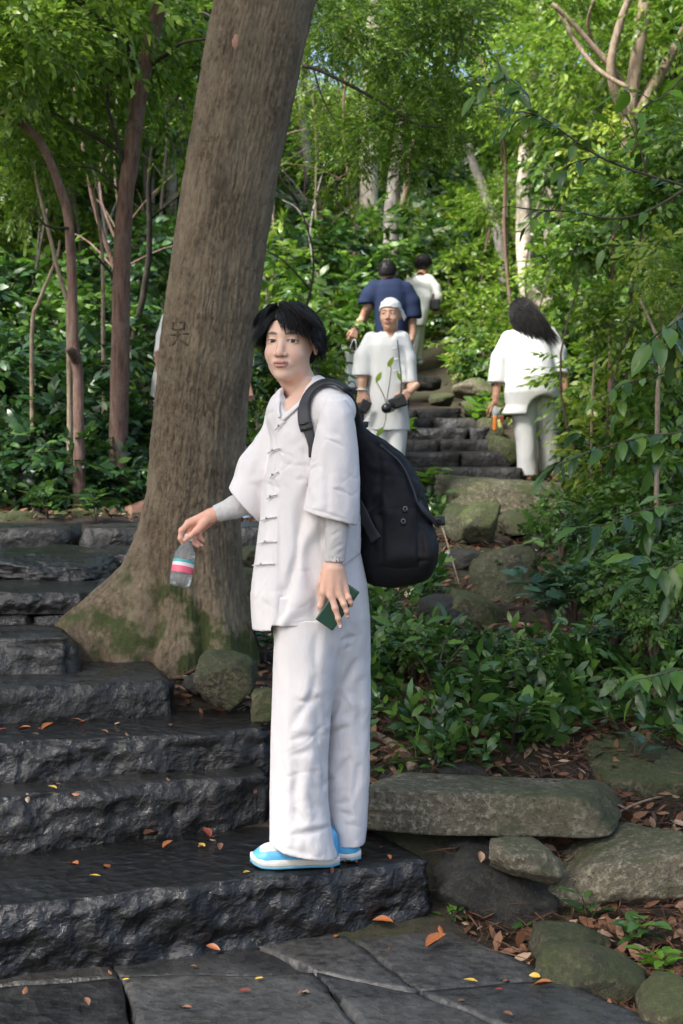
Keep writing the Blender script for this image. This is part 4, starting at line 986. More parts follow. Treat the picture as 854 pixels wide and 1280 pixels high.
def head_sdf(female=False, neck=None, ear=True):
    L = []
    def f(p):
        x, y, z = p[:, 0], p[:, 1], p[:, 2]; ax = np.abs(x); q = np.stack([ax, y, z], 1)
        d = ell((0, .012, .028), (.073, .093, .086))(p)
        d = smin(d, ell((0, -.022, -.026), (.0630, .062, .080))(p), .03)
        d = smin(d, ell((0, -.020, -.072), (.0530, .054, .045))(p), .025)
        d = smin(d, ell((0, -.063, -.1005), (.023, .019, .017))(p), .024)
        d = smin(d, ell((.033, -.054, -.038), (.027, .026, .027))(q), .018)          # cheeks
        d = smin(d, cap((0, -.079, .022), (.036, -.066, .022), .0095)(q), .016)       # brow
        d = smax(d, -ell((.031, -.101, .001), (.019, .017, .011))(q), .014)           # sockets
        d = smin(d, ell((.0315, -.0705, -.0005), (.0165, .0135, .0115))(q), .005)      # lids
        d = smin(d, cap((0, -.079, .006), (0, -.0955, -.034), .0078, .0105)(p), .012)  # nose
        d = smin(d, sph((0, -.0985, -.0385), .0115)(p), .006)
        d = smin(d, ell((.0140, -.0895, -.0415), (.0080, .0098, .0068))(q), .005)
        d = smax(d, -ell((.0068, -.0965, -.0500), (.0038, .0055, .004))(q), .002)
        d = smin(d, ell((0, -.0735, -.067), (.030, .015, .018))(p), .012)
        d = smin(d, union([cap((0, -.0935, -.0650), (.010, -.0920, -.0642), .0038), cap((.010, -.0920, -.0642), (.0225, -.083, -.0668), .0038, .0020)], .003)(q), .003)
        d = smin(d, union([cap((0, -.0925, -.0748), (.011, -.0905, -.0742), .0046), cap((.011, -.0905, -.0742), (.0215, -.083, -.0682), .0042, .0020)], .003)(q), .003)
        d = smax(d, -union([cap((0, -.0982, -.0698), (.012, -.0955, -.0694), .0026), cap((.012, -.0955, -.0694), (.0235, -.0865, -.0668), .0024, .0012)])(q), .0015)
        # eye opening
        d = smax(d, -ell((.0320, -.086, -.0014), (.0148, .016, .0050))(q), .0012)
        # ears
        e = ell((.0745, .016, -.006), (.007, .0165, .030))(q); e = smax(e, -ell((.081, .011, -.004), (.006, .009, .017))(q), .003)
        d = smin(d, e, .004)
        n = cap((0, .018, -.08), (neck or (0.0, .03, -.20)), .052, .054)(p)
        return smin(d, n, .022)
    return f
def head_color(V, lipc=(.44, .19, .16), skin=(.73, .48, .355)):
    x, y, z = V.T; ax = np.abs(x); c = np.tile(np.array(skin), (len(V), 1))
    def bl(m, col): nonlocal c; c = c * (1 - m[:, None]) + np.array(col) * m[:, None]
    fr = smooth01(-y, .03, .05)
    bl(.35 * np.exp(-((ax - .040) / .018) ** 2 - ((z + .034) / .017) ** 2) * fr, (.66, .30, .22))
    bl(.3 * np.exp(-(ax / .012) ** 2 - ((z + .04) / .014) ** 2) * fr, (.66, .32, .24))
    ly = -.0695 + .0028 * smooth01(ax, .010, .025); m = smooth01(-np.abs(z - ly + .0005 * 0), -.0125 + .0, -.0085) * smooth01(-ax, -.026, -.0215) * smooth01(-y, .077, .082)
    m *= smooth01(-(np.abs(z - ly) - .011 * np.sqrt(np.clip(1 - (ax / .0255) ** 2, 0, 1))), -.001, .0015)
    bl(.85 * m, lipc)
    bl(.8 * np.exp(-((z - ly) / .0016) ** 2) * smooth01(-ax, -.026, -.022) * smooth01(-y, .07, .08), (.10, .03, .03))
    bl(np.exp(-((ax - .0068) / .004) ** 2 - ((z + .0495) / .0030) ** 2) * smooth01(-y, .085, .09), (.09, .035, .03))
    t = np.clip((ax - .014) / .036, 0, 1); bz = .0195 + .0040 * np.sin(t * 2.6) - .002 * t; wd = .0064 * np.sin(np.clip(t * .92 + .12, 0, 1) * PI) ** .6
    bl(.85 * smooth01(-np.abs(z - bz) + wd, 0, .0035) * (ax > .0125) * (ax < .050) * fr, (.045, .03, .026))
    rim = np.abs(((ax - .0318) / .0155) ** 2 + ((z + .0014) / .0060) ** 2 - 1)
    bl(.95 * smooth01(-rim, -.50, -.12) * smooth01(z, -.001, .0008) * smooth01(-y, .06, .065), (.05, .03, .028))
    bl(.35 * smooth01(-rim, -.5, -.1) * smooth01(-z, -.001, .001) * smooth01(-y, .06, .065), (.25, .12, .09))
    bl(.35 * smooth01(np.abs(ax), .068, .078), (.62, .28, .2))
    return c
def eyes(parent, T, gaze=0.0, s=1.0):
    for sx in (-1, 1):
        D, Fc = ICO[4]; cen = A(sx * .0318, -.0700, -.0010); V = D * .0118 + cen
        g = A(math.sin(gaze), -math.cos(gaze), 0.02); g /= np.linalg.norm(g); a = D @ g
        c = np.tile(A(.60, .56, .54), (len(V), 1)); ir = smooth01(a, .79, .82); pu = smooth01(a, .965, .972)
        c = c * (1 - ir[:, None]) + A(.035, .016, .009) * ir[:, None]; c = c * (1 - pu[:, None]) + A(.004, .004, .004) * pu[:, None]
        part('eye', T(V), Fc, MEYE, parent, attrs={'Col': c})
def hand_caps(w, d, n, thumb=1, s=1.0, curl=(.35, .4, .3), spread=.06, length=1.0):
    """list of capsules: w wrist, d finger direction, n back-of-hand normal, thumb = side sign"""
    w, d, n = [np.asarray(q, float) for q in (w, d, n)]; d = d / np.linalg.norm(d); n = n - d * (n @ d); n /= np.linalg.norm(n); u = np.cross(d, n) * thumb
    L = []
    for k, (o, l) in enumerate([(.030, .92), (.010, 1.0), (-.010, .95), (-.028, .76)]):
        b = w + d * .088 * s + u * o * s; L.append(cap(w + u * o * .45 * s, b, .0155 * s, .0115 * s))
        a = 0; p = b
        for j, (sl, r0, r1) in enumerate([(.042, .0092, .0085), (.027, .0085, .0078), (.022, .0076, .0062)]):
            a += curl[j] * (1 + .15 * k); dd = d * math.cos(a) - n * math.sin(a) + u * (spread * (1.2 - k))
            q = p + dd / np.linalg.norm(dd) * sl * l * s; L.append(cap(p, q, r0 * s, r1 * s)); p = q
    p = w + d * .022 * s + u * .022 * s; q = w + d * .058 * s + u * .045 * s - n * .012 * s; e = q + d * .028 * s + u * .006 * s - n * .012 * s; e2 = e + d * .022 * s - n * .006 * s - u * .004 * s
    L += [cap(p, q, .015 * s, .0115 * s), cap(q, e, .0112 * s, .0095 * s), cap(e, e2, .0093 * s, .0072 * s)]
    return L
def rows_px(rows, Y, dy=0, n=None):
    o = []
    for r_ in rows:
        py, l, r, b = r_[:4]; dd = dy + (r_[4] if len(r_) > 4 else 0)
        a = P(l, py, Y + dd); c = P(r, py, Y + dd); o.append((a[2], (a[0] + c[0]) / 2, Y + dd, (c[0] - a[0]) / 2, b))
    return o
def shrink(rows, k=.85): return [(z, cx, cy, a * k - .004, b * k - .004) for z, cx, cy, a, b in rows]
def bb(px0, px1, py0, py1, Y, d): a = P(px0, py1, Y); b = P(px1, py0, Y); return A(a[0], Y - d, a[2]) - .02, A(b[0], Y + d, b[2]) + .02
def cloth(name, f, lo, hi, h, mat, parent, strokes=(), rel=1, wrinkle=.002, wscale=(9, 9, 3), ridge=.7, seed=0, crumple=0, cscale=(9, 9, 4), cmask=None):
    V, Fc = snet(f, lo, hi, h); V = relax(V, Fc, rel)
    if wrinkle: V = V + vnorm(V, Fc) * (wrinkle * fbm(V * np.array(wscale) + seed, 3))[:, None]
    if crumple:
        W = V + .05 * np.stack([noise(V * 6 + 3), noise(V * 6 + 9), noise(V * 6 + 15)], 1); rg = np.clip(1 - np.abs(noise(W @ Ry(.6).T * np.array(cscale) + seed)) / .16, 0, 1) ** 1.5; rg2 = np.clip(1 - np.abs(noise(W @ Ry(-.8).T * np.array(cscale) * 1.1 + seed + 31)) / .14, 0, 1) ** 1.5
        mk = np.clip(.35 + 1.2 * fbm(V * 4 + seed, 2), 0, 1)
        if cmask: mk = mk * cmask(*proj(V))
        V = V - vnorm(V, Fc) * ((rg + .8 * rg2) * mk * crumple)[:, None]
    if strokes: V = folds(V, Fc, strokes, ridge)
    part(name, V, Fc, mat, parent); return V, Fc
def onsurf(V, Nn, px, py, rad=3.0):
    x, y = proj(V); d = (x - px) ** 2 + (y - py) ** 2; toc = A(0, 0, CAMZ) - V
    k = np.nonzero((d < rad ** 2) & ((Nn * toc).sum(1) > 0))[0]
    if len(k) == 0: k = np.array([np.argmin(d)])
    j = k[np.argmin(V[k, 1])]; Y = V[j, 1]; return P(px, py, Y), Nn[j]
def ribbon(pts, nrm, hw, ht, n=10, power=.5):
    pts = np.asarray(pts); nrm = np.asarray(nrm); T = np.gradient(pts, axis=0); T /= np.linalg.norm(T, axis=1)[:, None]
    an = np.arange(n) * 2 * PI / n; V = []; hw = np.full(len(pts), hw) if np.isscalar(hw) else hw
    for i in range(len(pts)):
        nn = nrm[i] - T[i] * (nrm[i] @ T[i]); nn /= np.linalg.norm(nn); s = np.cross(T[i], nn)
        c, q = np.cos(an), np.sin(an); V.append(pts[i] + (np.sign(c) * np.abs(c) ** power * hw[i])[:, None] * s + (np.sign(q) * np.abs(q) ** power * ht)[:, None] * nn)
    V = np.concatenate(V); m = len(pts); i = np.arange((m - 1) * n); b = (i // n) * n + (i + 1) % n
    Fc = [tuple(q) for q in np.stack([i, b, b + n, i + n], 1)] + [tuple(range(n))[::-1], tuple(range((m - 1) * n, m * n))]
    return V, Fc
def strands(roots, step_dir, nseg, seg, r0, ell_c, ell_r, off=.0, seed=0, wave=0.0, n=3):
    """hair: walk each strand along step_dir(p, t, k) while staying outside the skull ellipsoid"""
    r_ = np.random.default_rng(seed); p = roots.copy(); path = [p.copy()]; m = len(p); sg = seg * r_.uniform(.78, 1.12, m); ph = r_.random(m) * 6.28; offs = off * r_.random(m)
    for s in range(nseg):
        d = step_dir(p, s / nseg, path); d /= np.linalg.norm(d, axis=1)[:, None] + 1e-9
        p = p + d * sg[:, None]
        if wave: p = p + np.stack([np.sin(ph + s * 1.9), np.cos(ph * 1.3 + s * 1.7), 0 * ph], 1) * wave
        q = (p - ell_c) / (ell_r + offs[:, None]); k = np.linalg.norm(q, axis=1); ins = k < 1
        p = np.where(ins[:, None], ell_c + (p - ell_c) / np.maximum(k, .2)[:, None], p); path.append(p.copy())
    S = np.stack(path, 1); K = S.shape[1]
    T = np.gradient(S, axis=1); T /= np.linalg.norm(T, axis=2)[..., None] + 1e-9
    ref = S - ell_c; ref /= np.linalg.norm(ref, axis=2)[..., None] + 1e-9; sd = np.cross(T, ref); sd /= np.linalg.norm(sd, axis=2)[..., None] + 1e-9; nn = np.cross(sd, T)
    w = r0 * (1 - .85 * np.linspace(0, 1, K) ** 1.6); V = []
    for a in range(n):
        an = a * 2 * PI / n + .5; V.append(S + sd * (math.cos(an) * w)[None, :, None] * 1.6 + nn * (math.sin(an) * w)[None, :, None] * .7)
    V = np.stack(V, 2).reshape(-1, 3); base = (np.arange(m) * K * n)[:, None, None]; k = (np.arange(K - 1) * n)[None, :, None]; a = np.arange(n)[None, None, :]
    i0 = base + k + a; i1 = base + k + (a + 1) % n
    Fc = np.stack([i0, i1, i1 + n, i0 + n], -1).reshape(-1, 4); return V, Fc
def mkT(C, yaw, pitch=0, roll=0, s=1.0):
    R = Rz(yaw) @ Rx(pitch) @ Ry(roll)
    return (lambda V: np.asarray(C) + (np.asarray(V) * s) @ R.T), R

# ================================================================ the young man in front
YM = 4.4
def M(px, py, dy=0): return P(px, py, YM + dy)
def main_man():
    t_ = empty('person', M(385, 1086, -.02), 'young man in off-white tunic suit standing on the wet step, facing the camera', 'person')
    # ---- head
    C = M(363.5, 428.5, .0); T, R = mkT(C, math.radians(-17), math.radians(-1), math.radians(1), 1.02)
    neck_w = M(384, 500, .03); nl = (R.T @ (neck_w - C)) / 1.02
    hf = head_sdf(neck=tuple(nl))
    V, Fc = snet(hf, (-.095, -.125, -.235), (.095, .12, .125), .0017, margin=2.5)
    col = head_color(V); Vh = T(V)
    # ---- torso rows shared by body and tunic
    rows = rows_px([(508, 356, 424, .115), (520, 349, 434, .14), (540, 341, 443, .15), (560, 338, 447, .155), (600, 332, 449, .155), (650, 325, 451, .16), (700, 319, 451, .165), (740, 313, 449, .17), (770, 314, 440, .17), (796, 316, 432, .17)], YM)
    nb = M(386, 492, .02); sn = M(420, 513, -.15); sf = M(354, 522, .15)
    # ---- hands
    wn = M(418, 694, -.20)
    def H(px, py, dy): return M(px, py, dy)
    near = [cap(H(421, 640, -.19), H(418, 690, -.20), .034, .0255), cap(H(418, 690, -.20), H(417, 706, -.20), .0255, .027),
            cap(H(413, 712, -.205), H(405, 740, -.205), .021, .0145), cap(H(417, 712, -.210), H(414, 744, -.212), .022, .0150), cap(H(421, 712, -.208), H(424, 742, -.212), .022, .0145), cap(H(424, 714, -.203), H(432, 737, -.205), .019, .0130),
            cap(H(405, 740, -.205), H(401, 757, -.200), .0118, .0098), cap(H(401, 757, -.200), H(402, 768, -.192), .0098, .0085), cap(H(402, 768, -.192), H(405, 774, -.185), .0085, .0075),
            cap(H(414, 744, -.214), H(419, 760, -.222), .0120, .0100), cap(H(419, 760, -.222), H(423, 773, -.221), .0100, .0088), cap(H(423, 773, -.221), H(425.5, 783, -.213), .0088, .0072),
            cap(H(424, 742, -.212), H(430, 755, -.222), .0115, .0098), cap(H(430, 755, -.222), H(433.5, 764, -.219), .0098, .0084), cap(H(433.5, 764, -.219), H(434.5, 771, -.211), .0084, .0070),
            cap(H(432, 737, -.205), H(436, 747, -.214), .0100, .0086), cap(H(436, 747, -.214), H(438.5, 753, -.211), .0086, .0075), cap(H(438.5, 753, -.211), H(439, 757, -.205), .0075, .0065),
            cap(H(410, 708, -.195), H(402, 728, -.185), .018, .0125), cap(H(402, 728, -.185), H(401, 746, -.178), .0120, .0095)]
    fn0 = union(near, .006); fn = lambda p: fn0(p) + np.float32(.0009)
    lo, hi = bb(392, 448, 690, 790, YM - .2, .07); lo[2] = M(0, 790)[2]; V2, F2 = snet(fn, lo, hi, .0017, 3)
    far = [cap(H(312, 628, .09), H(268, 643, .06), .030, .0225), cap(H(268, 643, .06), H(262, 646, .06), .0235, .0235),
           cap(H(262, 643, .055), H(236, 654, .045), .0185, .0135), cap(H(262, 646, .06), H(239, 658, .055), .020, .0135), cap(H(263, 648, .07), H(243, 661, .07), .019, .0135), cap(H(264, 650, .08), H(249, 663, .085), .017, .012),
           cap(H(236, 654, .045), H(227, 663, .035), .0115, .0095), cap(H(227, 663, .035), H(225.5, 673, .035), .0095, .0085), cap(H(225.5, 673, .035), H(229, 680, .04), .0083, .007),
           cap(H(239, 658, .055), H(235, 670, .05), .0112, .0095), cap(H(235, 670, .05), H(241, 679, .05), .0095, .0085), cap(H(241, 679, .05), H(247, 683, .055), .0083, .0068),
           cap(H(243, 661, .07), H(242, 673, .066), .0108, .0092), cap(H(242, 673, .066), H(247, 680, .066), .0092, .0082), cap(H(247, 680, .066), H(252, 682, .07), .008, .0066),
           cap(H(249, 663, .085), H(250, 672, .08), .0095, .0082), cap(H(250, 672, .08), H(254, 676, .08), .0082, .0065),
           cap(H(258, 650, .045), H(246, 663, .028), .0155, .0115), cap(H(246, 663, .028), H(238, 670, .028), .0112, .0092), cap(H(238, 670, .028), H(232, 675, .033), .0092, .0075)]
    ff0 = union(far, .006); ff = lambda p: ff0(p) + np.float32(.0009); lo, hi = bb(216, 276, 632, 690, YM + .06, .09); V3, F3 = snet(ff, lo, hi, .0018, 3)
    # ---- whole body under the clothes
    legs = union([chain([M(385, 760, -.05), M(378, 920, -.06), M(378, 1060, -.05)], [.085, .055, .04], .02), chain([M(420, 760, .05), M(432, 920, .06), M(436, 1045, .05)], [.085, .055, .04], .02)], .03)
    arms = union([chain([sn, M(426, 600, -.19), M(418, 692, -.20)], [.048, .038, .027], .01), chain([sf, M(328, 600, .12), M(312, 628, .09), M(267, 643, .06)], [.045, .036, .030, .022], .01)], .01)
    bodyf = union([loft([q for q in shrink(rows, .84) if q[0] > M(0, 745)[2]], 2.1), cap(nb, sn, .05, .045), cap(nb, sf, .05, .045), arms, legs, cap(M(384, 498, .03), M(375, 470, .02), .054, .05),
                   ell(M(372, 522, -.03), (.062, .075, .07))], .02)
    lo, hi = bb(262, 466, 478, 1075, YM, .30); V4, F4 = snet(bodyf, lo, hi, .008)
    Vb, Fb = join([(Vh, Fc), (V2, F2), (V3, F3), (V4, F4)])
    sk = A(.73, .48, .355)
    def hc(V):      # warmer knuckles and fingertips
        c = np.tile(sk * A(1.0, .92, .90), (len(V), 1)); n = fbm(V * 60, 3)
        return c * (1 + .06 * n)[:, None]
    nails = []
    cols = np.vstack([col, hc(V2), hc(V3) * A(.98, .86, .84), np.tile(sk, (len(V4), 1))])
    part('body', Vb, Fb, MSKIN, t_, attrs={'Col': cols})
    eyes(t_, T, gaze=math.radians(14))
    for (px, py, dy) in ((425.6, 783, -.2205), (434.6, 770, -.218)):
        D, Fq = ICO[3]; part('fingernail', D * A(.0045, .002, .0058) + M(px, py, dy), Fq, m_plain('fingernail', (.72, .5, .44), .25), t_)
    # ---- hair
    ec, er = A(0, .012, .029), A(.078, .097, .088)
    hcap = inter(union([ell((0, .016, .034), (.083, .099, .091)), ell((0, .030, .0), (.079, .083, .085))], .02),
                 lambda p: -(p[:, 2] - np.interp(p[:, 1], [-.09, -.07, -.045, -.02, .0, .03, .06, .1], [.073, .062, .040, .022, .016, -.012, -.06, -.055]).astype(np.float32)), .006)
    V, Fh = snet(hcap, (-.1, -.1, -.09), (.1, .13, .14), .0035); V = V * (1 + .015 * fbm(V * A(60, 60, 14), 2))[:, None]
    r_ = np.random.default_rng(2); m = 2600; a = r_.uniform(-PI, PI, m); ph = np.arccos(r_.uniform(.02, 1, m))
    roots = ec + er * np.stack([np.sin(ph) * np.sin(a), np.sin(ph) * np.cos(a) * 1.0, np.cos(ph)], 1)
    lim = np.interp(roots[:, 1], [-.09, -.06, -.03, .02, .06, .1], [.078, .064, .030, .010, -.03, -.04]); roots = roots[roots[:, 2] > lim]
    part_x = -.026
    def sd(p, t, path):
        rt = path[0]; n = (p - ec) / er ** 2; n /= np.linalg.norm(n, axis=1)[:, None]
        cr = A(.0, .06, .115); d = rt - cr; d = d / (np.linalg.norm(d, axis=1)[:, None] + 1e-6)
        front = smooth01(-rt[:, 1], -.035, .03)
        side = np.sign(rt[:, 0] - part_x)
        d = d + np.stack([side * (.55 + .5 * front) * np.ones(len(p)), -.25 * front, -.35 - 1.5 * t + 0 * front], 1)
        d = d - n * (d * n).sum(1)[:, None] * (.75 if t < .6 else .2)
        return d + n * (.16 * (1 - t) ** 2) + .15 * np.random.default_rng(int(t * 100)).normal(size=p.shape)
    ln = np.clip((roots[:, 2] - np.interp(roots[:, 1], [-.06, -.02, .03, .07], [.012, -.016, -.024, -.055])) * 1.05 + .010, .022, .10)
    V2_, F2_ = strands(roots, sd, 9, ln / 9, .0014, ec, er, off=.007, seed=3)
    # fringe falling across the forehead from the parting
    m = 420; u = r_.random(m); rt = np.stack([part_x + .002 + .075 * u, -.048 + .012 * u + r_.normal(size=m) * .006, .112 - .030 * u ** 2 + r_.normal(size=m) * .004], 1)
    def sd2(p, t, path):
        uu = (path[0][:, 0] - part_x) / .075
        return np.stack([.80 + .25 * t - .1 * uu, -.62 + .95 * t + 0 * uu, -.22 - .95 * t + 0 * uu], 1) + .10 * np.random.default_rng(50 + int(t * 100)).normal(size=p.shape)
    V5, F5 = strands(rt, sd2, 9, .0112 + .0012 * u, .0012, ec + A(0, -.002, 0), er * A(.98, 1.0, .99), off=.006, seed=5)
    m = 300; u = r_.random(m); rt = np.stack([part_x - .002 - .05 * u, -.045 + .03 * u + r_.normal(size=m) * .005, .110 - .02 * u + r_.normal(size=m) * .004], 1)
    def sd3(p, t, path): return np.stack([-.75 + .5 * t + 0 * p[:, 0], -.35 + .5 * t + 0 * p[:, 0], -.2 - 1.6 * t + 0 * p[:, 0]], 1) + .10 * np.random.default_rng(80 + int(t * 100)).normal(size=p.shape)
    V6, F6 = strands(rt, sd3, 9, .0074, .0013, ec, er * A(1.0, 1, 1), off=.007, seed=6)
    Vx, Fx = join([(V, Fh), (V2_, F2_), (V5, F5), (V6, F6)]); part('hair', T(Vx), Fx, MHAIR, t_)
    # ---- tunic
    tor = loft(rows, 2.25)
    sh = union([tor, cap(nb, sn, .062, .060), cap(nb, sf, .06, .058), cap(M(372, 520, .0), M(400, 520, .0), .10, .10)], .03)
    slv = loft(rows_px([(500, 409, 434, .05), (515, 401, 441, .066), (535, 396, 445, .075), (560, 391, 448, .082), (600, 386, 450, .086), (640, 379, 449, .088), (668, 375, 446, .088)], YM - .17), 2.3)
    hemn = np.cross(M(441, 655, 0) - M(378, 638, 0), A(0, -1, 0)); hemn = hemn * (1 if hemn[2] < 0 else -1)
    hpl = plane(M(378, 638, -.17), hemn)
    inn = loft(rows_px([(600, 391, 445, .076), (640, 384, 444, .078), (668, 380, 441, .078)], YM - .17), 2.3)
    slv = sub(inter(slv, hpl, .003), inn, .004)
    # far sleeve
    a0, a1, a2 = M(354, 540, .13), M(326, 588, .11), M(300, 643, .08)
    fs = union([cap(a0, a1, .062, .073), cap(a1, a2, .073, .066)], .02)
    n2 = np.cross(M(325, 653, 0) - M(290, 615, 0), A(0, -1, 0)); n2 = n2 * (1 if n2[0] < 0 else -1)
    fs = sub(inter(fs, plane(M(307, 634, .08), n2), .003), cap(M(306, 628, .085), M(292, 650, .07), .050, .054), .004)
    tun = union([sh, fs], .025)
    # neck opening: a cone down the front of the chest
    vcut = union([cap(M(374, 455, .02), M(374, 492, .0), .068, .050), cap(M(374, 484, -.03), M(353, 516, -.13), .046, .010), cap(M(353, 516, -.13), M(349, 518, -.22), .010, .012), cap(M(366, 486, -.05), M(350, 500, -.16), .04, .03)], .004)
    tun = sub(tun, vcut, .004)
    cut = inter(inter(lambda p: -(p[:, 0] - np.float32(M(404, 700)[0])), plane(M(430, 702), np.array([-.5, 0, 1.0])), 0), lambda p: -(p[:, 1] - np.float32(YM + .0)) * 0 - 1.0)
    tun = sub(tun, cut, .003)
    hem = plane(M(343, 785), np.cross(M(401, 782) - M(343, 786), A(0, -1, 0)) * (-1 if np.cross(M(401, 782) - M(343, 786), A(0, -1, 0))[2] > 0 else 1))
    hem2 = lambda p: np.where(p[:, 0] < M(343, 780)[0], np.float32(P(0, 792, 4.27)[2]) - p[:, 2] + .12 * (p[:, 0] - np.float32(M(316, 790)[0])), np.float32(P(0, 783, 4.24)[2]) - p[:, 2]).astype(np.float32)
    tun = inter(tun, hem2, .002)
    tun = sub(tun, loft([(z, cx, cy, a - .008, b - .008) for z, cx, cy, a, b in rows if z < M(0, 730)[2]] , 2.25), .003)
    st = [(394, 588, 370, 692, 6, .038, -3), (374, 680, 345, 784, 5, .034, 2), (380, 560, 388, 610, 5, .008), (352, 600, 358, 700, 7, .006), (349, 640, 352, 780, 3.5, .010), (368, 600, 385, 599, 2.2, .004), (370, 560, 388, 572, 4, .006), (360, 560, 384, 552, 5, .004),
          (330, 604, 350, 612, 3, .008), (310, 604, 330, 616, 4, .006, 2), (322, 575, 318, 600, 5, .008), (338, 598, 330, 606, 3, .006), 
          (345, 540, 343, 740, 1.1, .0035), (352, 522, 348, 640, 1.0, .003), (388, 650, 392, 740, 8, .007), (366, 740, 372, 782, 7, .006), (400, 640, 402, 690, 4, .010), (398, 730, 393, 775, 4, .008), (334, 735, 336, 788, 4, .006), (377, 640, 402, 655, 3.5, .008), (375, 520, 384, 548, 5, .005), (355, 780, 400, 778, 1.0, .002), (356, 715, 396, 713, 1.2, .002), (440, 655, 450, 690, 4, .006)]
    lo, hi = bb(284, 458, 470, 800, YM, .32); Vt, Ft = cloth('tunic', tun, lo, hi, .0042, MCLOTH, t_, st, 2, .0022, (11, 11, 4), seed=3, crumple=.0028)
    ss = [(405, 548, 434, 561, 1.6, .0045, 1), (413, 610, 440, 620, 1.6, .0045, 1), (409, 560, 409, 642, 5, .010), (425, 575, 430, 640, 7, .004), (398, 540, 392, 600, 5, .005), (440, 570, 444, 640, 5, .004), (386, 610, 384, 640, 4, .006), (398, 600, 396, 638, 4, .005), (381, 634, 440, 651, 1.2, .0025), (415, 505, 428, 540, 6, .004), (402, 520, 412, 545, 5, .005)]
    lo, hi = bb(370, 455, 480, 672, YM - .17, .14); Vs, Fs = cloth('sleeve', slv, lo, hi, .0036, MCLOTH, t_, ss, 2, .002, (11, 11, 4), seed=8, crumple=.0028)
    # collar band round the neck opening
    Nt = vnorm(Vt, Ft)
    cps = [(400, 474), (393, 482), (384, 491), (374, 501), (363, 511), (355, 518), (351.5, 521)]
    pts, nn = zip(*[onsurf(Vt, Nt, x + 2, y + 3, 4) for x, y in cps]); V, Fc = ribbon(spline(np.array(pts) + np.array(nn) * .002, 20), spline(nn, 20), .0075, .0035); part('collar', V, Fc, MCLOTH, t_)
    cps = [(350, 500), (348.5, 508), (349, 515), (351, 522)]
    pts, nn = zip(*[onsurf(Vt, Nt, x - .5, y, 5) for x, y in cps]); V, Fc = ribbon(spline(np.array(pts) + np.array(nn) * .002, 10), spline(nn, 10), .005, .003); part('collar', V, Fc, MCLOTH, t_)
    for (x0, y0, x1, y1) in ((345, 538, 357, 527), (336, 567, 351, 560), (338, 598, 349, 590), (334, 624, 347, 618), (327, 651, 346, 646), (324, 679, 346, 677), (317, 707, 344, 705)):
        pts, nn = zip(*[onsurf(Vt, Nt, x0 + (x1 - x0) * u, y0 + (y1 - y0) * u - 1.2 * math.sin(u * PI), 3) for u in np.linspace(0, 1, 6)])
        pts = np.array(pts) + np.array(nn) * .0035; V, Fc = tube(spline(pts, 14), [.0016] + [.0026] * 12 + [.0016], 7); o = part('knot_button', V, Fc, MCLOTH, t_)
        D, Fq = ICO[3]; k = len(pts) // 2 - 1; part('knot', D * .0042 + pts[k] + np.array(nn[k]) * .001 - wloc(o) * 0, Fq, MCORD, o)
    # undersleeves
    us = sub(loft(rows_px([(625, 408, 437, .036), (660, 407, 436, .034), (697, 405, 432, .030), (702, 405, 432, .030)], YM - .20), 2.1), lambda p: np.float32(M(0, 620)[2]) - p[:, 2])
    us = inter(us, lambda p: np.float32(M(0, 697)[2]) - p[:, 2], .002); us = sub(us, union([cap(M(419, 680, -.2), M(418, 720, -.2), .0275)]), .002)
    lo, hi = bb(398, 445, 615, 704, YM - .2, .06); cloth('undersleeve', us, lo, hi, .0028, MUNDER, t_, [(411, 690, 430, 678, 2, .003), (410, 672, 428, 662, 2, .002), (412, 685, 425, 672, 1.6, .002), (420, 694, 431, 686, 1.6, .002)], 1, .0012, (20, 20, 20))
    us = chain([M(326, 606, .11), M(312, 627, .09), M(294, 634, .08), M(268, 643, .06)], [.042, .040, .036, .0265], .01)
    us = sub(inter(us, plane(M(268.5, 642, .06), M(264, 644, .06) - M(285, 636, .07)), .002), cap(M(275, 641, .065), M(258, 646, .055), .0232), .002)
    lo, hi = bb(258, 330, 600, 665, YM + .08, .07); cloth('undersleeve', us, lo, hi, .0028, MUNDER, t_, [(276, 632, 282, 648, 2, .003), (288, 624, 296, 642, 2, .003), (282, 628, 290, 646, 1.6, .002)], 1, .0012, (20, 20, 20))
    # ---- trousers
    hip = loft(rows_px([(690, 345, 451, .14), (730, 340, 459, .15), (770, 341, 462, .15), (800, 346, 460, .13), (830, 358, 455, .10), (870, 375, 445, .05)], YM + .02), 2.2)
    nl_ = rows_px([(770, 341, 432, .11), (800, 343, 427, .11), (850, 341, 418, .105), (900, 339.5, 413, .10), (950, 339, 410, .096), (1000, 338, 410, .094), (1030, 337, 414, .097), (1082, 336, 425, .10)], YM - .06)
    fl_ = rows_px([(770, 390, 461, .10), (800, 398, 462, .10), (850, 404, 463, .10), (900, 406, 463, .095), (950, 408, 463, .09), (1000, 409, 461, .088), (1030, 412, 459, .088), (1070, 420, 455, .088)], YM + .06)
    leg1 = inter(loft(nl_, 2.2), lambda p: (np.interp(p[:, 0], [M(337, 1060)[0], M(352, 1060)[0], M(380, 1060)[0], M(422, 1060)[0]], [P(0, 1056, 4.3)[2], P(0, 1066, 4.26)[2], P(0, 1073, 4.25)[2], P(0, 1076, 4.3)[2]]) - p[:, 2]).astype(np.float32), .003)
    leg1 = sub(leg1, loft([(z, cx, cy, a - .008, b - .008) for z, cx, cy, a, b in nl_ if z < M(0, 1020)[2]], 2.2), .003)
    leg2 = inter(loft(fl_, 2.2), lambda p: np.float32(P(0, 1062, YM - .03)[2]) - p[:, 2], .003)
    leg2 = sub(leg2, loft([(z, cx, cy, a - .008, b - .008) for z, cx, cy, a, b in fl_ if z < M(0, 1020)[2]], 2.2), .003)
    tr = union([union([hip, leg1], .03), leg2], .012)
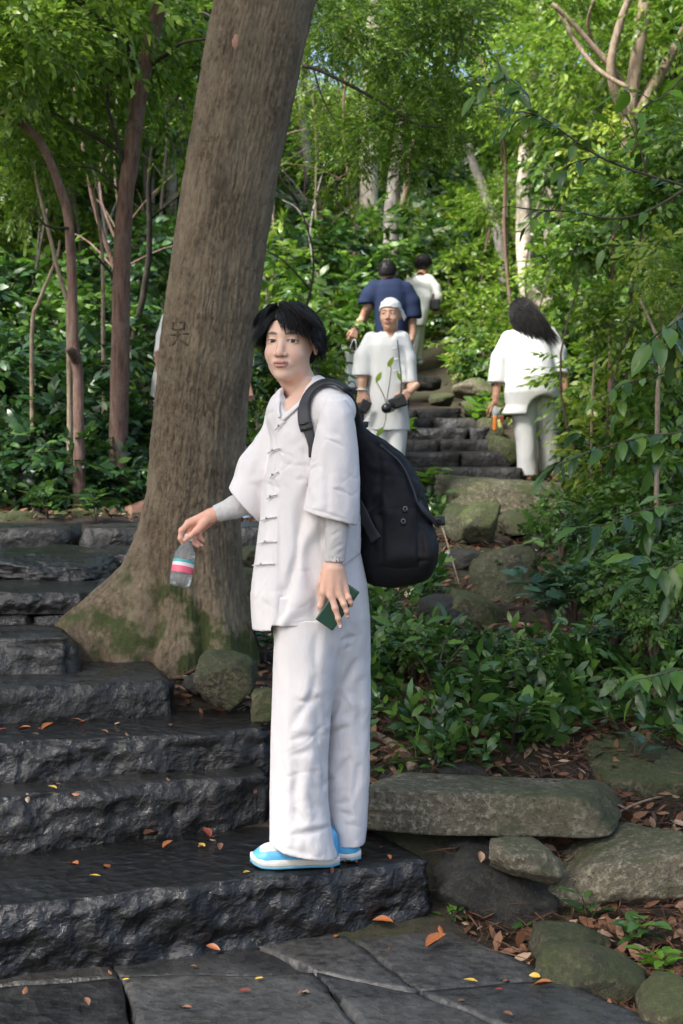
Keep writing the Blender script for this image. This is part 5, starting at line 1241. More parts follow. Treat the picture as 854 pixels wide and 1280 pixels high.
    ts = [(396, 790, 396, 842, 4, .007, -2), (396, 842, 386, 880, 4, .008), (386, 876, 362, 912, 4.5, .009), (374, 876, 400, 870, 4, .008, -3), (447, 822, 428, 862, 4, .012), (428, 862, 410, 905, 4.5, .014), (405, 984, 440, 945, 3.5, .011), (403, 920, 439, 908, 3.5, .009), (405, 985, 404, 925, 3.5, .012), (364, 1044, 415, 1032, 3.5, .009, -2),
          (366, 1010, 382, 1032, 4, .007), (418, 1004, 440, 1000, 3, .006, -2), (424, 1015, 444, 1021, 3, .007), (360, 945, 400, 936, 4, .005), (362, 925, 398, 918, 3, .004), (410, 1020, 424, 1060, 4, .008), (372, 965, 366, 1000, 5, .005), (430, 870, 438, 900, 4, .008), (448, 850, 455, 930, 5, .006), (425, 800, 447, 795, 2.5, .006), (430, 812, 440, 806, 2, .004), (375, 800, 365, 870, 8, .004),
          (410, 790, 425, 840, 5, .005), (452, 950, 440, 1000, 4, .006), (355, 1000, 352, 1060, 5, .005), (380, 1050, 384, 1076, 4, .004), (412, 960, 404, 990, 4, .008), (434, 935, 442, 960, 3, .005), (349, 900, 347, 1000, 5, .003), (356, 1060, 400, 1072, 3, .003), (445, 780, 452, 830, 4, .005), (404, 880, 412, 915, 4, .006), (385, 990, 400, 1020, 4, .005), (390, 960, 402, 978, 3, .004), (430, 1030, 450, 1034, 3, .004), (338, 870, 352, 940, 4, .002)]
    lo, hi = bb(330, 468, 685, 1085, YM + .02, .24); cloth('trousers', tr, lo, hi, .0044, MCLOTH, t_, [(*q[:4], q[4], q[5] * 1.05, *q[6:]) for q in ts] + [(352, 800, 350, 1050, 6, .007), (372, 915, 368, 1062, 6, .008), (427, 880, 430, 1050, 6, .008), (447, 840, 449, 1050, 6, .007), (398, 860, 394, 1060, 5, .006), (364, 800, 372, 900, 8, .006)], 2, .0032, (10, 10, 4), seed=11, crumple=.0022, cscale=(11, 11, 4), cmask=lambda x, y: .25 + .75 * smooth01(y, 850, 930))
    # ---- shoes
    MSB = m_plain('sky_blue_leather', (.10, .42, .72), .4, bscale=80, bdist=.001); MSW = m_plain('cream_rubber', (.70, .67, .60), .5); MOUT = m_plain('blue_outsole', (.12, .34, .48), .6); MWH = m_plain('white_leather', (.74, .72, .68), .45)
    def shoe(toe_px, Y, z0, yaw):
        toe = P(toe_px, 1080, Y); Ls = .275
        def TT(V): return A(toe[0], Y, z0) + np.asarray(V) @ Rz(yaw).T       # local x from toe (0) to heel, y depth, z up
        u = np.linspace(0, 1, 26); w = .052 * np.sin(np.clip(u, .0, 1) ** .55 * PI * .5) ** .7; w = np.interp(u, [0, .03, .12, .3, .5, .7, .9, 1], [.006, .024, .043, .051, .042, .036, .036, .012])
        def layer(z0_, z1_, g, toe_up):
            V = []; n = len(u)
            for zz, gg in ((z0_, g - .002), (z0_ + .25 * (z1_ - z0_), g), (z1_ - .2 * (z1_ - z0_), g), (z1_, g - .003)):
                for s in (1, -1):
                    for k in (range(n) if s > 0 else range(n - 1, -1, -1)):
                        V.append((u[k] * (Ls + 2 * gg) - gg, s * (w[k] + gg), zz + toe_up * max(0, .2 - u[k]) ** 2 * 25 * .014))
            m = 2 * n; Fc = [(l * m + k, l * m + (k + 1) % m, (l + 1) * m + (k + 1) % m, (l + 1) * m + k) for l in range(3) for k in range(m)]
            Fc += [tuple(range(m))[::-1], tuple(range(3 * m, 4 * m))]; return np.array(V), Fc
        sole = empty('x', (0, 0, 0)); bpy.data.objects.remove(sole)
        f = union([ell((.055, 0, .026), (.055, .045, .030)), cap((.06, 0, .034), (.15, 0, .062), .036, .036), cap((.14, 0, .06), (.225, 0, .075), .038, .036), cap((.10, 0, .03), (.23, 0, .035), .040, .036), cap((.235, 0, .03), (.235, 0, .085), .034, .032)], .02)
        f = inter(f, lambda p: .022 - p[:, 2], .002)
        V, Fc = snet(f, (-.01, -.07, .01), (.3, .07, .14), .003)
        s_ = part('shoe', TT(V), Fc, m_vcol_leather, t_, attrs={'Col': shoe_col(V)})
        V, Fc = layer(.007, .028, .002, 1); part('midsole', TT(V), Fc, MSW, s_)
        V, Fc = layer(0, .009, .002, 1); part('outsole', TT(V), Fc, MOUT, s_)
        for k in range(3):
            pts = [A(.062 + k * .018, y, .058 + k * .011 + .006 - abs(y) * .5) for y in np.linspace(-.024, .024, 5)]; Vl, Fl = tube(TT(pts), .0025, 6); part('lace', Vl, Fl, MWH, s_)
    def shoe_col(V):
        x, y, z = V.T; c = np.tile(A(.10, .42, .72), (len(V), 1)); wm = smooth01(z - (.049 + .12 * np.maximum(x - .03, 0)), 0, .003) * smooth01(x, .026, .032) * smooth01(-x, -.14, -.13) 
        return c * (1 - wm[:, None]) + A(.74, .72, .68) * wm[:, None]
    m_vcol_leather = m_vcol('two_tone_leather', .4, 0, 150, .15, .001)
    shoe(313.5, 4.345, .006, math.radians(3)); shoe(342, 4.43, .006, math.radians(-2))
    return t_, (Vt, Ft, Nt)
MAN, TUN = main_man()

# ---------------------------------------------------------------- backpack, phone, bottle
def things_of_man():
    t_ = empty('backpack', M(492, 732, .12), 'large black backpack worn by the young man, with cord pulls on its pocket', 'backpack')
    rows = [(480, 418, 428, .02, -.10), (495, 424, 442, .03, -.06), (515, 430, 450, .04, 0), (535, 434, 458, .06, .04), (543, 437, 468, .09, .08), (552, 438, 484, .11, .1), (567, 440, 502, .13, .12), (585, 440, 517, .14, .13), (605, 440, 528, .15, .14), (640, 442, 539, .155, .14), (678, 444, 546, .16, .14), (700, 447, 546, .16, .14), (714, 450, 542, .15, .14), (724, 455, 533, .13, .14), (732, 466, 508, .08, .14)]
    f = loft(rows_px(rows, YM), 2.6)
    pk = union([ell(M(500, 672, -.005), (.062, .04, .10))], 0)
    f = union([f, ell(M(528, 690, .07), (.05, .10, .085))], .02)
    lo, hi = bb(410, 556, 472, 740, YM + .1, .26)
    st = [(459, 549, 489, 566, 2, .006), (489, 566, 507, 594, 2, .006), (507, 594, 519, 626, 2, .006), (474, 560, 476, 616, 3, .006), (476, 616, 460, 640, 4, .012, 3), (472, 630, 480, 660, 4, .006), (450, 640, 470, 690, 5, .006), (470, 708, 540, 700, 3, .008), (530, 600, 540, 670, 4, .006), (455, 580, 470, 600, 4, .004), (486, 580, 492, 620, 4, .004), (524, 660, 530, 710, 3, .006)]
    V, Fc = cloth('bag', f, lo, hi, .006, MBLACK, t_, [(*q[:4], q[4], q[5] * 1.7, *q[6:]) for q in st], 2, .006, (9, 9, 7), seed=5, crumple=.006, cscale=(9, 9, 9)); Nb = vnorm(V, Fc)
    # front pocket follows the bag's surface
    ring = []; nu, nv = 18, 20
    for i in range(nu + 1):
        for j in range(nv + 1):
            u, v = i / nu, j / nv; x = 477 + (521 + 3 * v - 477) * u; y = 633 + (709 + 2 * math.sin(u * PI) * 2 - 633) * v
            p, n = onsurf(V, Nb, x, y, 4); e = min(u, 1 - u, v, 1 - v); ring.append(p + A(.15, -.98, 0) * (.014 * min(1, e / .12) ** .5 - .003))
    ring = np.array(ring); Fq = np.array([[i * (nv + 1) + j, (i + 1) * (nv + 1) + j, (i + 1) * (nv + 1) + j + 1, i * (nv + 1) + j + 1][::-1] for i in range(nu) for j in range(nv)])
    ring = relax(ring, Fq, 3); part('pocket', ring, Fq, MBLACK, t_)
    Np = vnorm(ring, Fq); Np *= np.sign(-Np[:, 1:2])
    D, Fi = ICO[3]
    for (x, y) in ((506.5, 635.5), (504, 651)):
        p, n = onsurf(ring, A(0, -1, 0) + 0 * ring, x, y, 4); a = np.linspace(0, 2 * PI, 12)
        Vq, Fq2 = tube(p + A(0, -.008, 0) + np.stack([np.cos(a) * .006, 0 * a, np.sin(a) * .006], 1), .0017, 6); o = part('cord_pull', Vq, Fq2, m_plain('grey_pull', (.2, .2, .22), .3), t_)
        part('toggle', D * A(.009, .005, .004) + p + A(0, -.008, -.008), Fi, MPLAS, o)
    def rib(pts, hw, ht, name, mat, surf=(V, Nb), off=.004, n=24, par=t_, extra=None):
        pp, nn = zip(*[onsurf(surf[0], surf[1], x, y, 4) for x, y in pts]); pp = np.array(pp) + np.array(nn) * off
        if extra is not None: pp = pp + extra
        Vr, Fr = ribbon(spline(pp, n), spline(np.array(nn), n), hw, ht); return part(name, Vr, Fr, mat, par)
    rib([(446, 624), (454, 642), (463, 660), (471, 675)], .020, .003, 'side_strap', MBLK2)
    rib([(522, 628), (530, 640), (540, 650), (546, 658)], .010, .003, 'side_strap', MBLK2)
    Vr, Fr = rockmesh((.04, .03, .03), 4, 8, .03, 3, boxy=.8); part('buckle', Vr + M(549, 651, .08), Fr, MPLAS, t_)
    rib([(476, 556), (500, 580), (514, 608), (521, 630)], .004, .002, 'zip', MBLK2)
    # shoulder strap over the tunic
    Ts = (TUN[0], TUN[2])
    pts = [(434, 490), (424, 484), (412, 480.5), (402, 482), (393, 488), (386, 498), (382, 512), (382, 526), (385, 538)]
    rib(pts, .0215, .006, 'shoulder_strap', MBLK2, Ts, .008, 40)
    rib([(385, 532), (387.5, 545), (390, 558), (390, 572)], np.linspace(.016, .010, 14), .003, 'webbing', MBLK2, Ts, .007, 14)
    for (x, y) in ((384, 529), (385.5, 537)):
        p, n = onsurf(*Ts, x, y, 4); Vq, Fq2 = tube([p + n * .016 + A(-.017, 0, -.003), p + n * .017, p + n * .016 + A(.017, 0, .003)], .0035, 6); part('buckle', Vq, Fq2, MPLAS, t_)
    # carry flap seen against the tunic of the camera holder
    Vr, Fr = rockmesh((.030, .02, .022), 9, 8, .03, 3, boxy=.8); part('strap_end', Vr + M(455, 531, .06), Fr, MBLK2, t_)
    # ---- phone
    c = M(422, 757, -.2065); ax = M(402, 781, -.2065) - M(440, 727, -.2065); ax /= np.linalg.norm(ax); sx = np.cross(ax, A(0, 1, 0)); R = np.stack([sx, A(0, 1, 0), ax], 1)
    ph = empty('phone', c - ax * .0 - A(0, 0, .07), 'dark green phone in the near hand of the young man', 'phone')
    V, Fc = snet(box((0, 0, 0), (.0315, .0042, .071), .004), (-.045, -.02, -.085), (.045, .02, .085), .0018); part('case', c + V @ R.T, Fc, m_plain('dark_green_glass', (.012, .055, .035), .14, Coat_Weight=.5), ph)
    D, Fq = ICO[3]; V = D * A(.007, .002, .007) + A(-.015, -.0045, -.058); part('camera_lens', c + V @ R.T, Fq, m_plain('lens', (.1, .14, .13), .1), ph)
    # ---- bottle
    top, bot = M(235.5, 672, .045), M(224, 733, .01); ax = (bot - top); Lb = np.linalg.norm(ax); ax /= Lb
    def lathe(prof, n=28):
        u = np.cross(ax, A(0, 1, 0)); u /= np.linalg.norm(u); w = np.cross(ax, u); an = np.arange(n) * 2 * PI / n
        V = np.concatenate([top + ax * (t * Lb) + r_ * (np.cos(an)[:, None] * u + np.sin(an)[:, None] * w) for t, r_ in prof]); m = len(prof)
        i = np.arange((m - 1) * n); b = (i // n) * n + (i + 1) % n; return V, np.stack([i, b, b + n, i + n], 1)
    bt = empty('water_bottle', bot, 'small clear plastic water bottle with pink and teal label held over the steps', 'bottle')
    MG, t, b = nmat('clear_plastic'); setv(b, **{'Transmission_Weight': .85, 'Roughness': .08, 'IOR': 1.3}); b.inputs['Base Color'].default_value = (.92, .96, .98, 1); b.inputs['Alpha'].default_value = .8
    prof = [(.0, .0135), (.10, .0135), (.13, .015), (.2, .022), (.3, .030)] + [(.33 + .02 * k, .0325 + .0012 * (-1) ** k) for k in range(5)] + [(.46, .0335), (.74, .0335)] + [(.76 + .025 * k, .0335 + .0012 * (-1) ** k) for k in range(6)] + [(.94, .0325), (.98, .028), (1.0, .018), (.985, .006), (.98, 0.0001)]
    V, Fc = lathe(prof); part('bottle_body', V, Fc, MG, bt)
    V, Fc = lathe([(-.06, .0001), (-.06, .0145), (.07, .0145), (.075, .012)], 20); part('cap', V, Fc, m_plain('white_cap', (.75, .75, .76), .4), bt)
    V, Fc = lathe([(.60, .0342), (.73, .0342)]); part('label_band', V, Fc, m_plain('pink_label', (.72, .11, .17), .4), bt)
    V, Fc = lathe([(.53, .0342), (.60, .0342)]); part('label_band', V, Fc, m_plain('pale_label', (.75, .62, .62), .4), bt)
    V, Fc = lathe([(.47, .0342), (.53, .0342)]); part('label_band', V, Fc, m_plain('teal_label', (.05, .36, .36), .4), bt)
things_of_man()
# ================================================================ the other walkers
def px_chain(pts, Y, rs, k=.02): return chain([P(x, y, Y + d) for x, y, d in pts], rs, k)
def low(V_F, parent, name, mat, wr=.004, seed=0, sc=(6, 6, 2.5)):
    V, Fc = V_F; V = relax(V, Fc, 1); V = V + vnorm(V, Fc) * (wr * fbm(V * np.array(sc) + seed, 3))[:, None]
    return part(name, V, Fc, mat, parent)
def zcut(f, z, above=True, k=.005): return inter(f, (lambda p: np.float32(z) - p[:, 2]) if above else (lambda p: p[:, 2] - np.float32(z)), k)
def simple_foot(c, fwd, L=.25, w=.045):
    f = A(*fwd, 0); f /= np.linalg.norm(f); c = np.asarray(c, float)
    return union([cap(c - f * .05, c + f * (L - .10), w * .75, w * .55), cap(c - f * .03 + A(0, 0, .05), c + f * .10 + A(0, 0, .01), w * .75, w * .6)], .02)
def figure(label, foot, Y, torso, sleeves, arms, legs, head, top_mat, bot_mat, hands=(), top='shirt', bottom='trousers', h=.009, hemz=None, skin=(.50, .30, .21), feet=(), shoe_mat=None, extra_top=None, cuts=None, tor_n=2.3, group=None):
    t_ = empty('person', foot, label, 'person', group)
    tr = rows_px(torso, Y)
    # head and neck
    hx, hy, yaw, pitch, s = head['at'][0], head['at'][1], head.get('yaw', 0), head.get('pitch', 0), head.get('s', 1.0)
    C = P(hx, hy, Y + head.get('dy', 0)); T, R = mkT(C, yaw, pitch, head.get('roll', 0), s)
    nk = (R.T @ (P(head['neck'][0], head['neck'][1], Y + head['neck'][2]) - C)) / s
    V, Fc = snet(head_sdf(neck=tuple(nk)), (-.12, -.13, -.26), (.12, .13, .125), head.get('h', .0035)); col = head_color(V, skin=skin, lipc=head.get('lip', (.36, .13, .11)))
    parts_ = [(T(V), Fc)]; cols = [col]
    zh = tr[-1][0] + .16; fs = [loft([q for q in shrink(tr, .78) if q[0] > zh], 2.2)]
    for a in arms: fs.append(px_chain(a[0], Y, a[1], .01))
    for l in legs:
        rr = rows_px(l, Y); fs.append(chain([A(q[1], q[2], q[0]) for q in rr], [max(.035, min(q[3], q[4]) * .6) for q in rr], .01))
    lo = A(1e9, 1e9, 1e9); hi = -lo
    allp = [A(q[1] + sx * q[3], q[2] + sy * q[4], q[0]) for q in tr for sx in (-1, 1) for sy in (-1, 1)] + [P(x, y, Y + d) for a in arms for x, y, d in a[0]] + [A(q[1] + sx * q[3], q[2] + sy * q[4], q[0]) for l in legs for q in rows_px(l, Y) for sx in (-1, 1) for sy in (-1, 1)]
    allp = np.array(allp); lo = allp.min(0) - .12; hi = allp.max(0) + .12
    V, Fc = snet(union(fs, .02), lo, hi, h); parts_.append((V, Fc)); cols.append(np.tile(np.array(skin), (len(V), 1)))
    for w in hands:
        wp = P(w[0], w[1], Y + w[2]); f = union(hand_caps(wp, w[3], w[4], w[5], w[6] if len(w) > 6 else 1.0, w[7] if len(w) > 7 else (.5, .6, .5)) + [cap(wp - np.array(w[3]) / np.linalg.norm(w[3]) * .06, wp, .026, .024)], .006)
        V, Fc = snet(f, wp - .2, wp + .2, .0042); parts_.append((V, Fc)); cols.append(np.tile(np.array(skin), (len(V), 1)))
    if shoe_mat is None:
        for c, fw in feet:
            V, Fc = snet(simple_foot(c, fw), np.array(c) - .3, np.array(c) + .3, .006); parts_.append((V, Fc)); cols.append(np.tile(np.array(skin) * 1.05, (len(V), 1)))
    V, Fc = join(parts_); part('body', V, Fc, MSKIN, t_, attrs={'Col': np.vstack(cols)})
    if head.get('eyes'): eyes(t_, T, gaze=head.get('gaze', 0))
    # clothes
    f = [loft(tr, tor_n)]
    for sgm in sleeves:
        g = px_chain(sgm[0], Y, sgm[1], .02)
        if len(sgm) > 2: g = zcut(g, P(0, sgm[2], Y)[2])
        f.append(g)
    g = union(f, .03)
    g = sub(g, cap(T(np.array([[nk[0] * .3, .0, -.10]]))[0], P(head['neck'][0], head['neck'][1], Y + head['neck'][2]), .060, .056), .006)
    if cuts: g = cuts(g)
    low(snet(g, lo, hi, h * .85), t_, top, top_mat, seed=Y)
    g = union([loft(rows_px(l, Y), 2.2) for l in legs], .015); zt = tr[-1][0] if False else None
    low(snet(g, lo - .05, hi, h * .85), t_, bottom, bot_mat, .006, seed=Y + 3, sc=(7, 7, 4))
    if shoe_mat is not None:
        for c, fw in feet:
            V, Fc = snet(simple_foot(c, fw, w=.052), np.array(c) - .3, np.array(c) + .3, .006); part('shoe', V, Fc, shoe_mat, t_)
    return t_, T, R, C
def cap_hair(t_, T, seed=1, frontz=.06, backz=-.055, n=700, ln=.04, mat=None, er=A(.083, .100, .093)):
    f = inter(union([ell((0, .014, .032), er), ell((0, .03, .0), (.079, .083, .082))], .02),
              lambda p: -(p[:, 2] - np.interp(p[:, 1], [-.08, -.04, .0, .03, .07], [frontz, .035, .01, -.02, backz]).astype(np.float32)), .006)
    V, Fh = snet(f, (-.11, -.1, -.1), (.11, .14, .15), .004); V = V * (1 + .02 * fbm(V * A(50, 50, 16), 2))[:, None]
    r_ = np.random.default_rng(seed); a = r_.uniform(-PI, PI, n); ph = np.arccos(r_.uniform(.0, 1, n)); ec = A(0, .012, .030)
    rt = ec + er * .98 * np.stack([np.sin(ph) * np.sin(a), np.sin(ph) * np.cos(a), np.cos(ph)], 1); rt = rt[rt[:, 2] > np.interp(rt[:, 1], [-.08, -.04, .0, .03, .07], [frontz + .01, .045, .02, 0, backz + .04])]
    def sd(p, t, path):
        d = path[0] - A(0, .06, .12); nn = (p - ec) / er; nn /= np.linalg.norm(nn, axis=1)[:, None]; d = d / np.linalg.norm(d, axis=1)[:, None] + A(0, 0, -.5 - .6 * t)
        return d - nn * (d * nn).sum(1)[:, None] * .8 + nn * .12 + .15 * np.random.default_rng(int(t * 90)).normal(size=p.shape)
    V2, F2 = strands(rt, sd, 6, ln / 6, .002, ec, er * 1.0, .006, seed); V, Fh = join([(V, Fh), (V2, F2)]); return part('hair', T(V), Fh, mat or MHAIR, t_)
def sample_box(name, c, h, R, mat, par, rad=.004, g=.004):
    V, Fc = snet(box((0, 0, 0), h, rad), -np.array(h) - .02, np.array(h) + .02, g); return part(name, np.asarray(c) + V @ np.array(R).T, Fc, mat, par)

# ---- camera holder with a white head wrap
def camera_holder():
    Y = 10.2
    def cuts(g):
        return sub(g, cap(P(488, 413, Y - .02), P(491, 424, Y - .15), .03, .012), .004)
    t_, T, R, C = figure('youth with white head wrap and white tunic holding a camera before the upper steps', (P(486, 640, Y)[0], Y, .78), Y,
        torso=[(414, 477, 498, .06, .02), (421, 466, 504, .10), (432, 459, 508, .12), (455, 461, 507, .125), (485, 460, 508, .13), (510, 457, 510, .13), (538, 454, 513, .13)],
        sleeves=[([(464, 425, 0), (455, 447, -.02), (452.5, 476, -.05)], [.06, .068, .078], 470, ([(453, 462, -.04), (452, 490, -.06)], [.06, .07])), ([(502, 424, 0), (508, 450, -.02), (510, 478, -.06)], [.06, .068, .07], 479, ([(510, 468, -.06), (510, 495, -.06)], [.055, .06]))],
        arms=[([(464, 428, 0), (454, 452, -.02), (453, 472, -.06), (452, 487, -.10)], [.045, .04, .036, .027]), ([(502, 428, 0), (511, 455, 0), (515, 477, -.06), (513, 489, -.16)], [.045, .04, .036, .027])],
        legs=[[(525, 454, 487, .11), (570, 458, 486, .10), (640, 462, 486, .09)], [(525, 480, 511, .11), (570, 484, 506, .10), (640, 486, 506, .09)]],
        head={'at': (488, 393.5), 'neck': (488, 422, .04), 'yaw': math.radians(-14), 'pitch': math.radians(-4), 's': .96, 'eyes': 1, 'h': .003, 'gaze': -.5, 'lip': (.40, .09, .07)},
        top_mat=MCLOTH2, bot_mat=MCLOTH2, skin=(.55, .32, .215), top='tunic', h=.0085, cuts=cuts,
        hands=[(452, 488, -.10, (0, -.1, -1), (-.3, -1, 0), -1, .95, (.5, .6, .4)), (513, 489, -.16, (-.75, -.2, -.75), (.3, -1, .1), 1, .95, (.5, .6, .4))], feet=[((P(474, 640, Y)[0], Y - .05, .80), (-.1, -1)), ((P(496, 640, Y)[0], Y, .80), (.1, -1))], shoe_mat=MBLK2)
    # head wrap
    f = inter(sub(ell((0, .012, .036), (.084, .104, .094)), ell((0, .012, .030), (.076, .096, .086)), .002), lambda p: -(p[:, 2] - np.interp(p[:, 1], [-.09, -.05, .02, .08], [.045, .040, .004, -.03]).astype(np.float32)), .003)
    f = union([f, cap((.078, .03, .02), (.105, .045, -.015), .020, .008), cap((.08, .03, .02), (.10, .03, -.035), .014, .007)], .012)
    V, Fc = snet(f, (-.11, -.11, -.06), (.13, .14, .15), .004); V = V + vnorm(V, Fc) * (.004 * fbm(V * A(14, 14, 50), 3))[:, None]; part('head_wrap', T(V), Fc, MCLOTH2, t_)
    # collar, placket and knots
    for x0, y0, x1, y1 in ((491, 436, 497, 435), (491, 450, 498, 449), (491, 464, 498, 463)):
        Vq, Fq = tube(spline([P(x0, y0, Y - .155), P((x0 + x1) / 2, y0 - .6, Y - .16), P(x1, y1, Y - .155)], 7), .006, 6); part('knot_button', Vq, Fq, MCLOTH2, t_)
    a = np.linspace(0, 2 * PI, 20); c = P(452, 487, Y - .10)
    Vq, Fq = tube(c + np.stack([np.cos(a) * .031, np.sin(a) * .029, 0 * a], 1), .006, 6); part('wristband', Vq, Fq, m_plain('white_band', (.75, .74, .72), .4), t_)
    c = P(513.5, 488, Y - .15); Vq, Fq = tube(c + np.stack([np.cos(a) * .030, np.sin(a) * .028, .01 * np.cos(a)], 1), .005, 6); part('wristband', Vq, Fq, m_plain('red_band', (.45, .12, .06), .5), t_)
    # what is carried
    cm = empty('camera', P(495, 508, Y - .24) - A(0, 0, .06), 'black camera with lens held at the waist by the head-wrapped youth', 'camera'); Rc = Ry(-.35)
    sample_box('camera_body', P(497, 503, Y - .23), (.062, .032, .042), Rc, MPLAS, cm, .012)
    V, Fc = snet(cap((0, 0, 0), (-.03, -.11, -.01), .038, .036), (-.1, -.18, -.1), (.1, .08, .1), .005); part('lens', P(488, 509, Y - .25) + V, Fc, MPLAS, cm)
    sample_box('viewfinder', P(497, 496, Y - .23), (.022, .025, .014), Rc, MPLAS, cm, .006)
    Vq, Fq = tube(spline([P(500, 497, Y - .2), P(502, 478, Y - .17), P(500, 455, Y - .16), P(497, 425, Y - .12)], 16), .0045, 5); part('strap', Vq, Fq, MBLK2, cm)
    ph = empty('phone', P(456, 516, Y - .2), 'black phone in the lowered hand of the head-wrapped youth', 'phone'); sample_box('case', P(456, 508, Y - .16), (.036, .008, .045), Ry(.5), MPLAS, ph, .004)
    # leafy sprig
    sg = empty('leafy_sprig', P(483, 520, Y - .3), 'thin dark-stemmed sprig with three green leaves hanging before the white tunic', 'plant')
    for pts in ([(483, 512), (484, 498), (487, 480), (489, 462), (488, 455)], [(483, 505), (480, 495), (474, 483), (470, 476)], [(483, 512), (482, 525), (479, 535), (473, 545)], [(502, 497), (502, 480), (501, 468)]):
        Vq, Fq = tube(spline(pxpath(pts, Y - .26), 10), .0032, 5); part('stem', Vq, Fq, MTWIG, sg)
    for (x, y, dx, dy, L) in ((485, 459, 6, -11, .085), (470, 478, 7, -13, .085), (501, 476, -4, -11, .07), (479, 534, -8, 12, .085), (484, 456, 8, -7, .06)):
        a = P(x, y, Y - .27); d = P(x + dx, y + dy, Y - .28) - a
        V, q, t = leaves(a[None], d[None], A(.25, -1, .3)[None], A(L), .42, 6, .1); part('leaf', V, q, ML_TREE, sg, attrs={'tint': t * 0 + .6})
camera_holder()

# ---- walker in a navy T-shirt
def navy():
    Y = 13.0
    t_, T, R, C = figure('walker in navy T-shirt seen from behind, climbing with a white paper bag', (P(490, 530, Y)[0], Y, 1.3), Y,
        torso=[(347, 480, 496, .06), (351, 474, 503, .09), (357, 469, 508, .11), (366, 467, 511, .125), (380, 467, 511, .135), (400, 469, 510, .135), (425, 470, 509, .135), (446, 470, 509, .135)],
        sleeves=[([(469, 360, 0), (463, 370, 0), (459, 379, 0)], [.075, .082, .085], 380), ([(507, 362, 0), (513, 378, 0), (515, 394, 0)], [.075, .085, .09], 398)],
        arms=[([(467, 362, 0), (460, 384, 0), (455, 396, .05), (446, 409, .02)], [.05, .046, .040, .028]), ([(509, 364, 0), (515, 395, 0), (515, 415, 0), (512, 434, -.05)], [.05, .046, .042, .028])],
        legs=[[(440, 468, 492, .12), (480, 468, 490, .10), (535, 470, 486, .08)], [(440, 488, 512, .12), (480, 490, 512, .10), (535, 494, 510, .08)]],
        head={'at': (484.5, 341.5), 'neck': (487, 356, .0), 'yaw': math.radians(170), 's': .96, 'h': .005}, top_mat=MNAVY, bot_mat=MDARKT, skin=(.46, .26, .18), top='shirt', h=.011,
        hands=[(446, 409, .02, (-.35, 0, -1), (.2, -1, 0), 1, 1.0, (.5, .8, .6)), (512, 434, -.05, (-.05, 0, -1), (0, -1, 0), -1, 1.0, (.4, .5, .4))], feet=[((P(478, 530, Y)[0], Y, 1.36), (0, 1)), ((P(502, 530, Y)[0], Y + .2, 1.42), (0, 1))], shoe_mat=MBLK2)
    cap_hair(t_, T, 3, .06, -.03, ln=.02)
    a = np.linspace(0, 2 * PI, 16); Vq, Fq = tube(P(446.5, 407, Y + .02) + np.stack([np.cos(a) * .032, np.sin(a) * .03, .01 * np.cos(a)], 1), .008, 6); part('wristband', Vq, Fq, m_plain('pale_bead_band', (.6, .5, .45), .4), t_)
    bg_ = empty('paper_bag', P(441, 486, Y - .05), 'white paper shopping bag hanging from the hand of the navy-shirted walker', 'bag')
    c = P(441, 463, Y - .04); Rb = Rz(.25)
    V, Fc = snet(box((0, 0, 0), (.062, .05, .175), .004), (-.09, -.08, -.2), (.09, .08, .2), .006); V[:, 1] *= 1 + .3 * V[:, 2]; part('paper', c + V @ Rb.T, Fc, m_plain('white_paper', (.80, .80, .80), .6), bg_)
    for dy in (-.035, .035):
        Vq, Fq = tube(spline([c + A(-.03, dy, .17), P(440, 428, Y - .03), P(443, 424, Y - .0), P(445, 428, Y - .03), c + A(.035, dy, .17)], 16), .004, 5); part('handle', Vq, Fq, m_plain('grey_rope', (.4, .4, .42), .7), bg_)
    bk = empty('dark_bag', P(440, 508, Y - .35), 'dark boxy bag low behind the tote, left of the head-wrapped youth', 'bag')
    sample_box('bag_body', P(439, 496, Y - .35), (.075, .06, .085), Rz(.3), m_cloth('dark_bag_cloth', (.03, .032, .036)), bk, .02, .008)
    Vq, Fq = tube(spline([P(433, 487, Y - .35), P(436, 478, Y - .35), P(443, 478, Y - .35), P(446, 487, Y - .35)], 12), .006, 6); part('handle', Vq, Fq, MBLK2, bk)
navy()

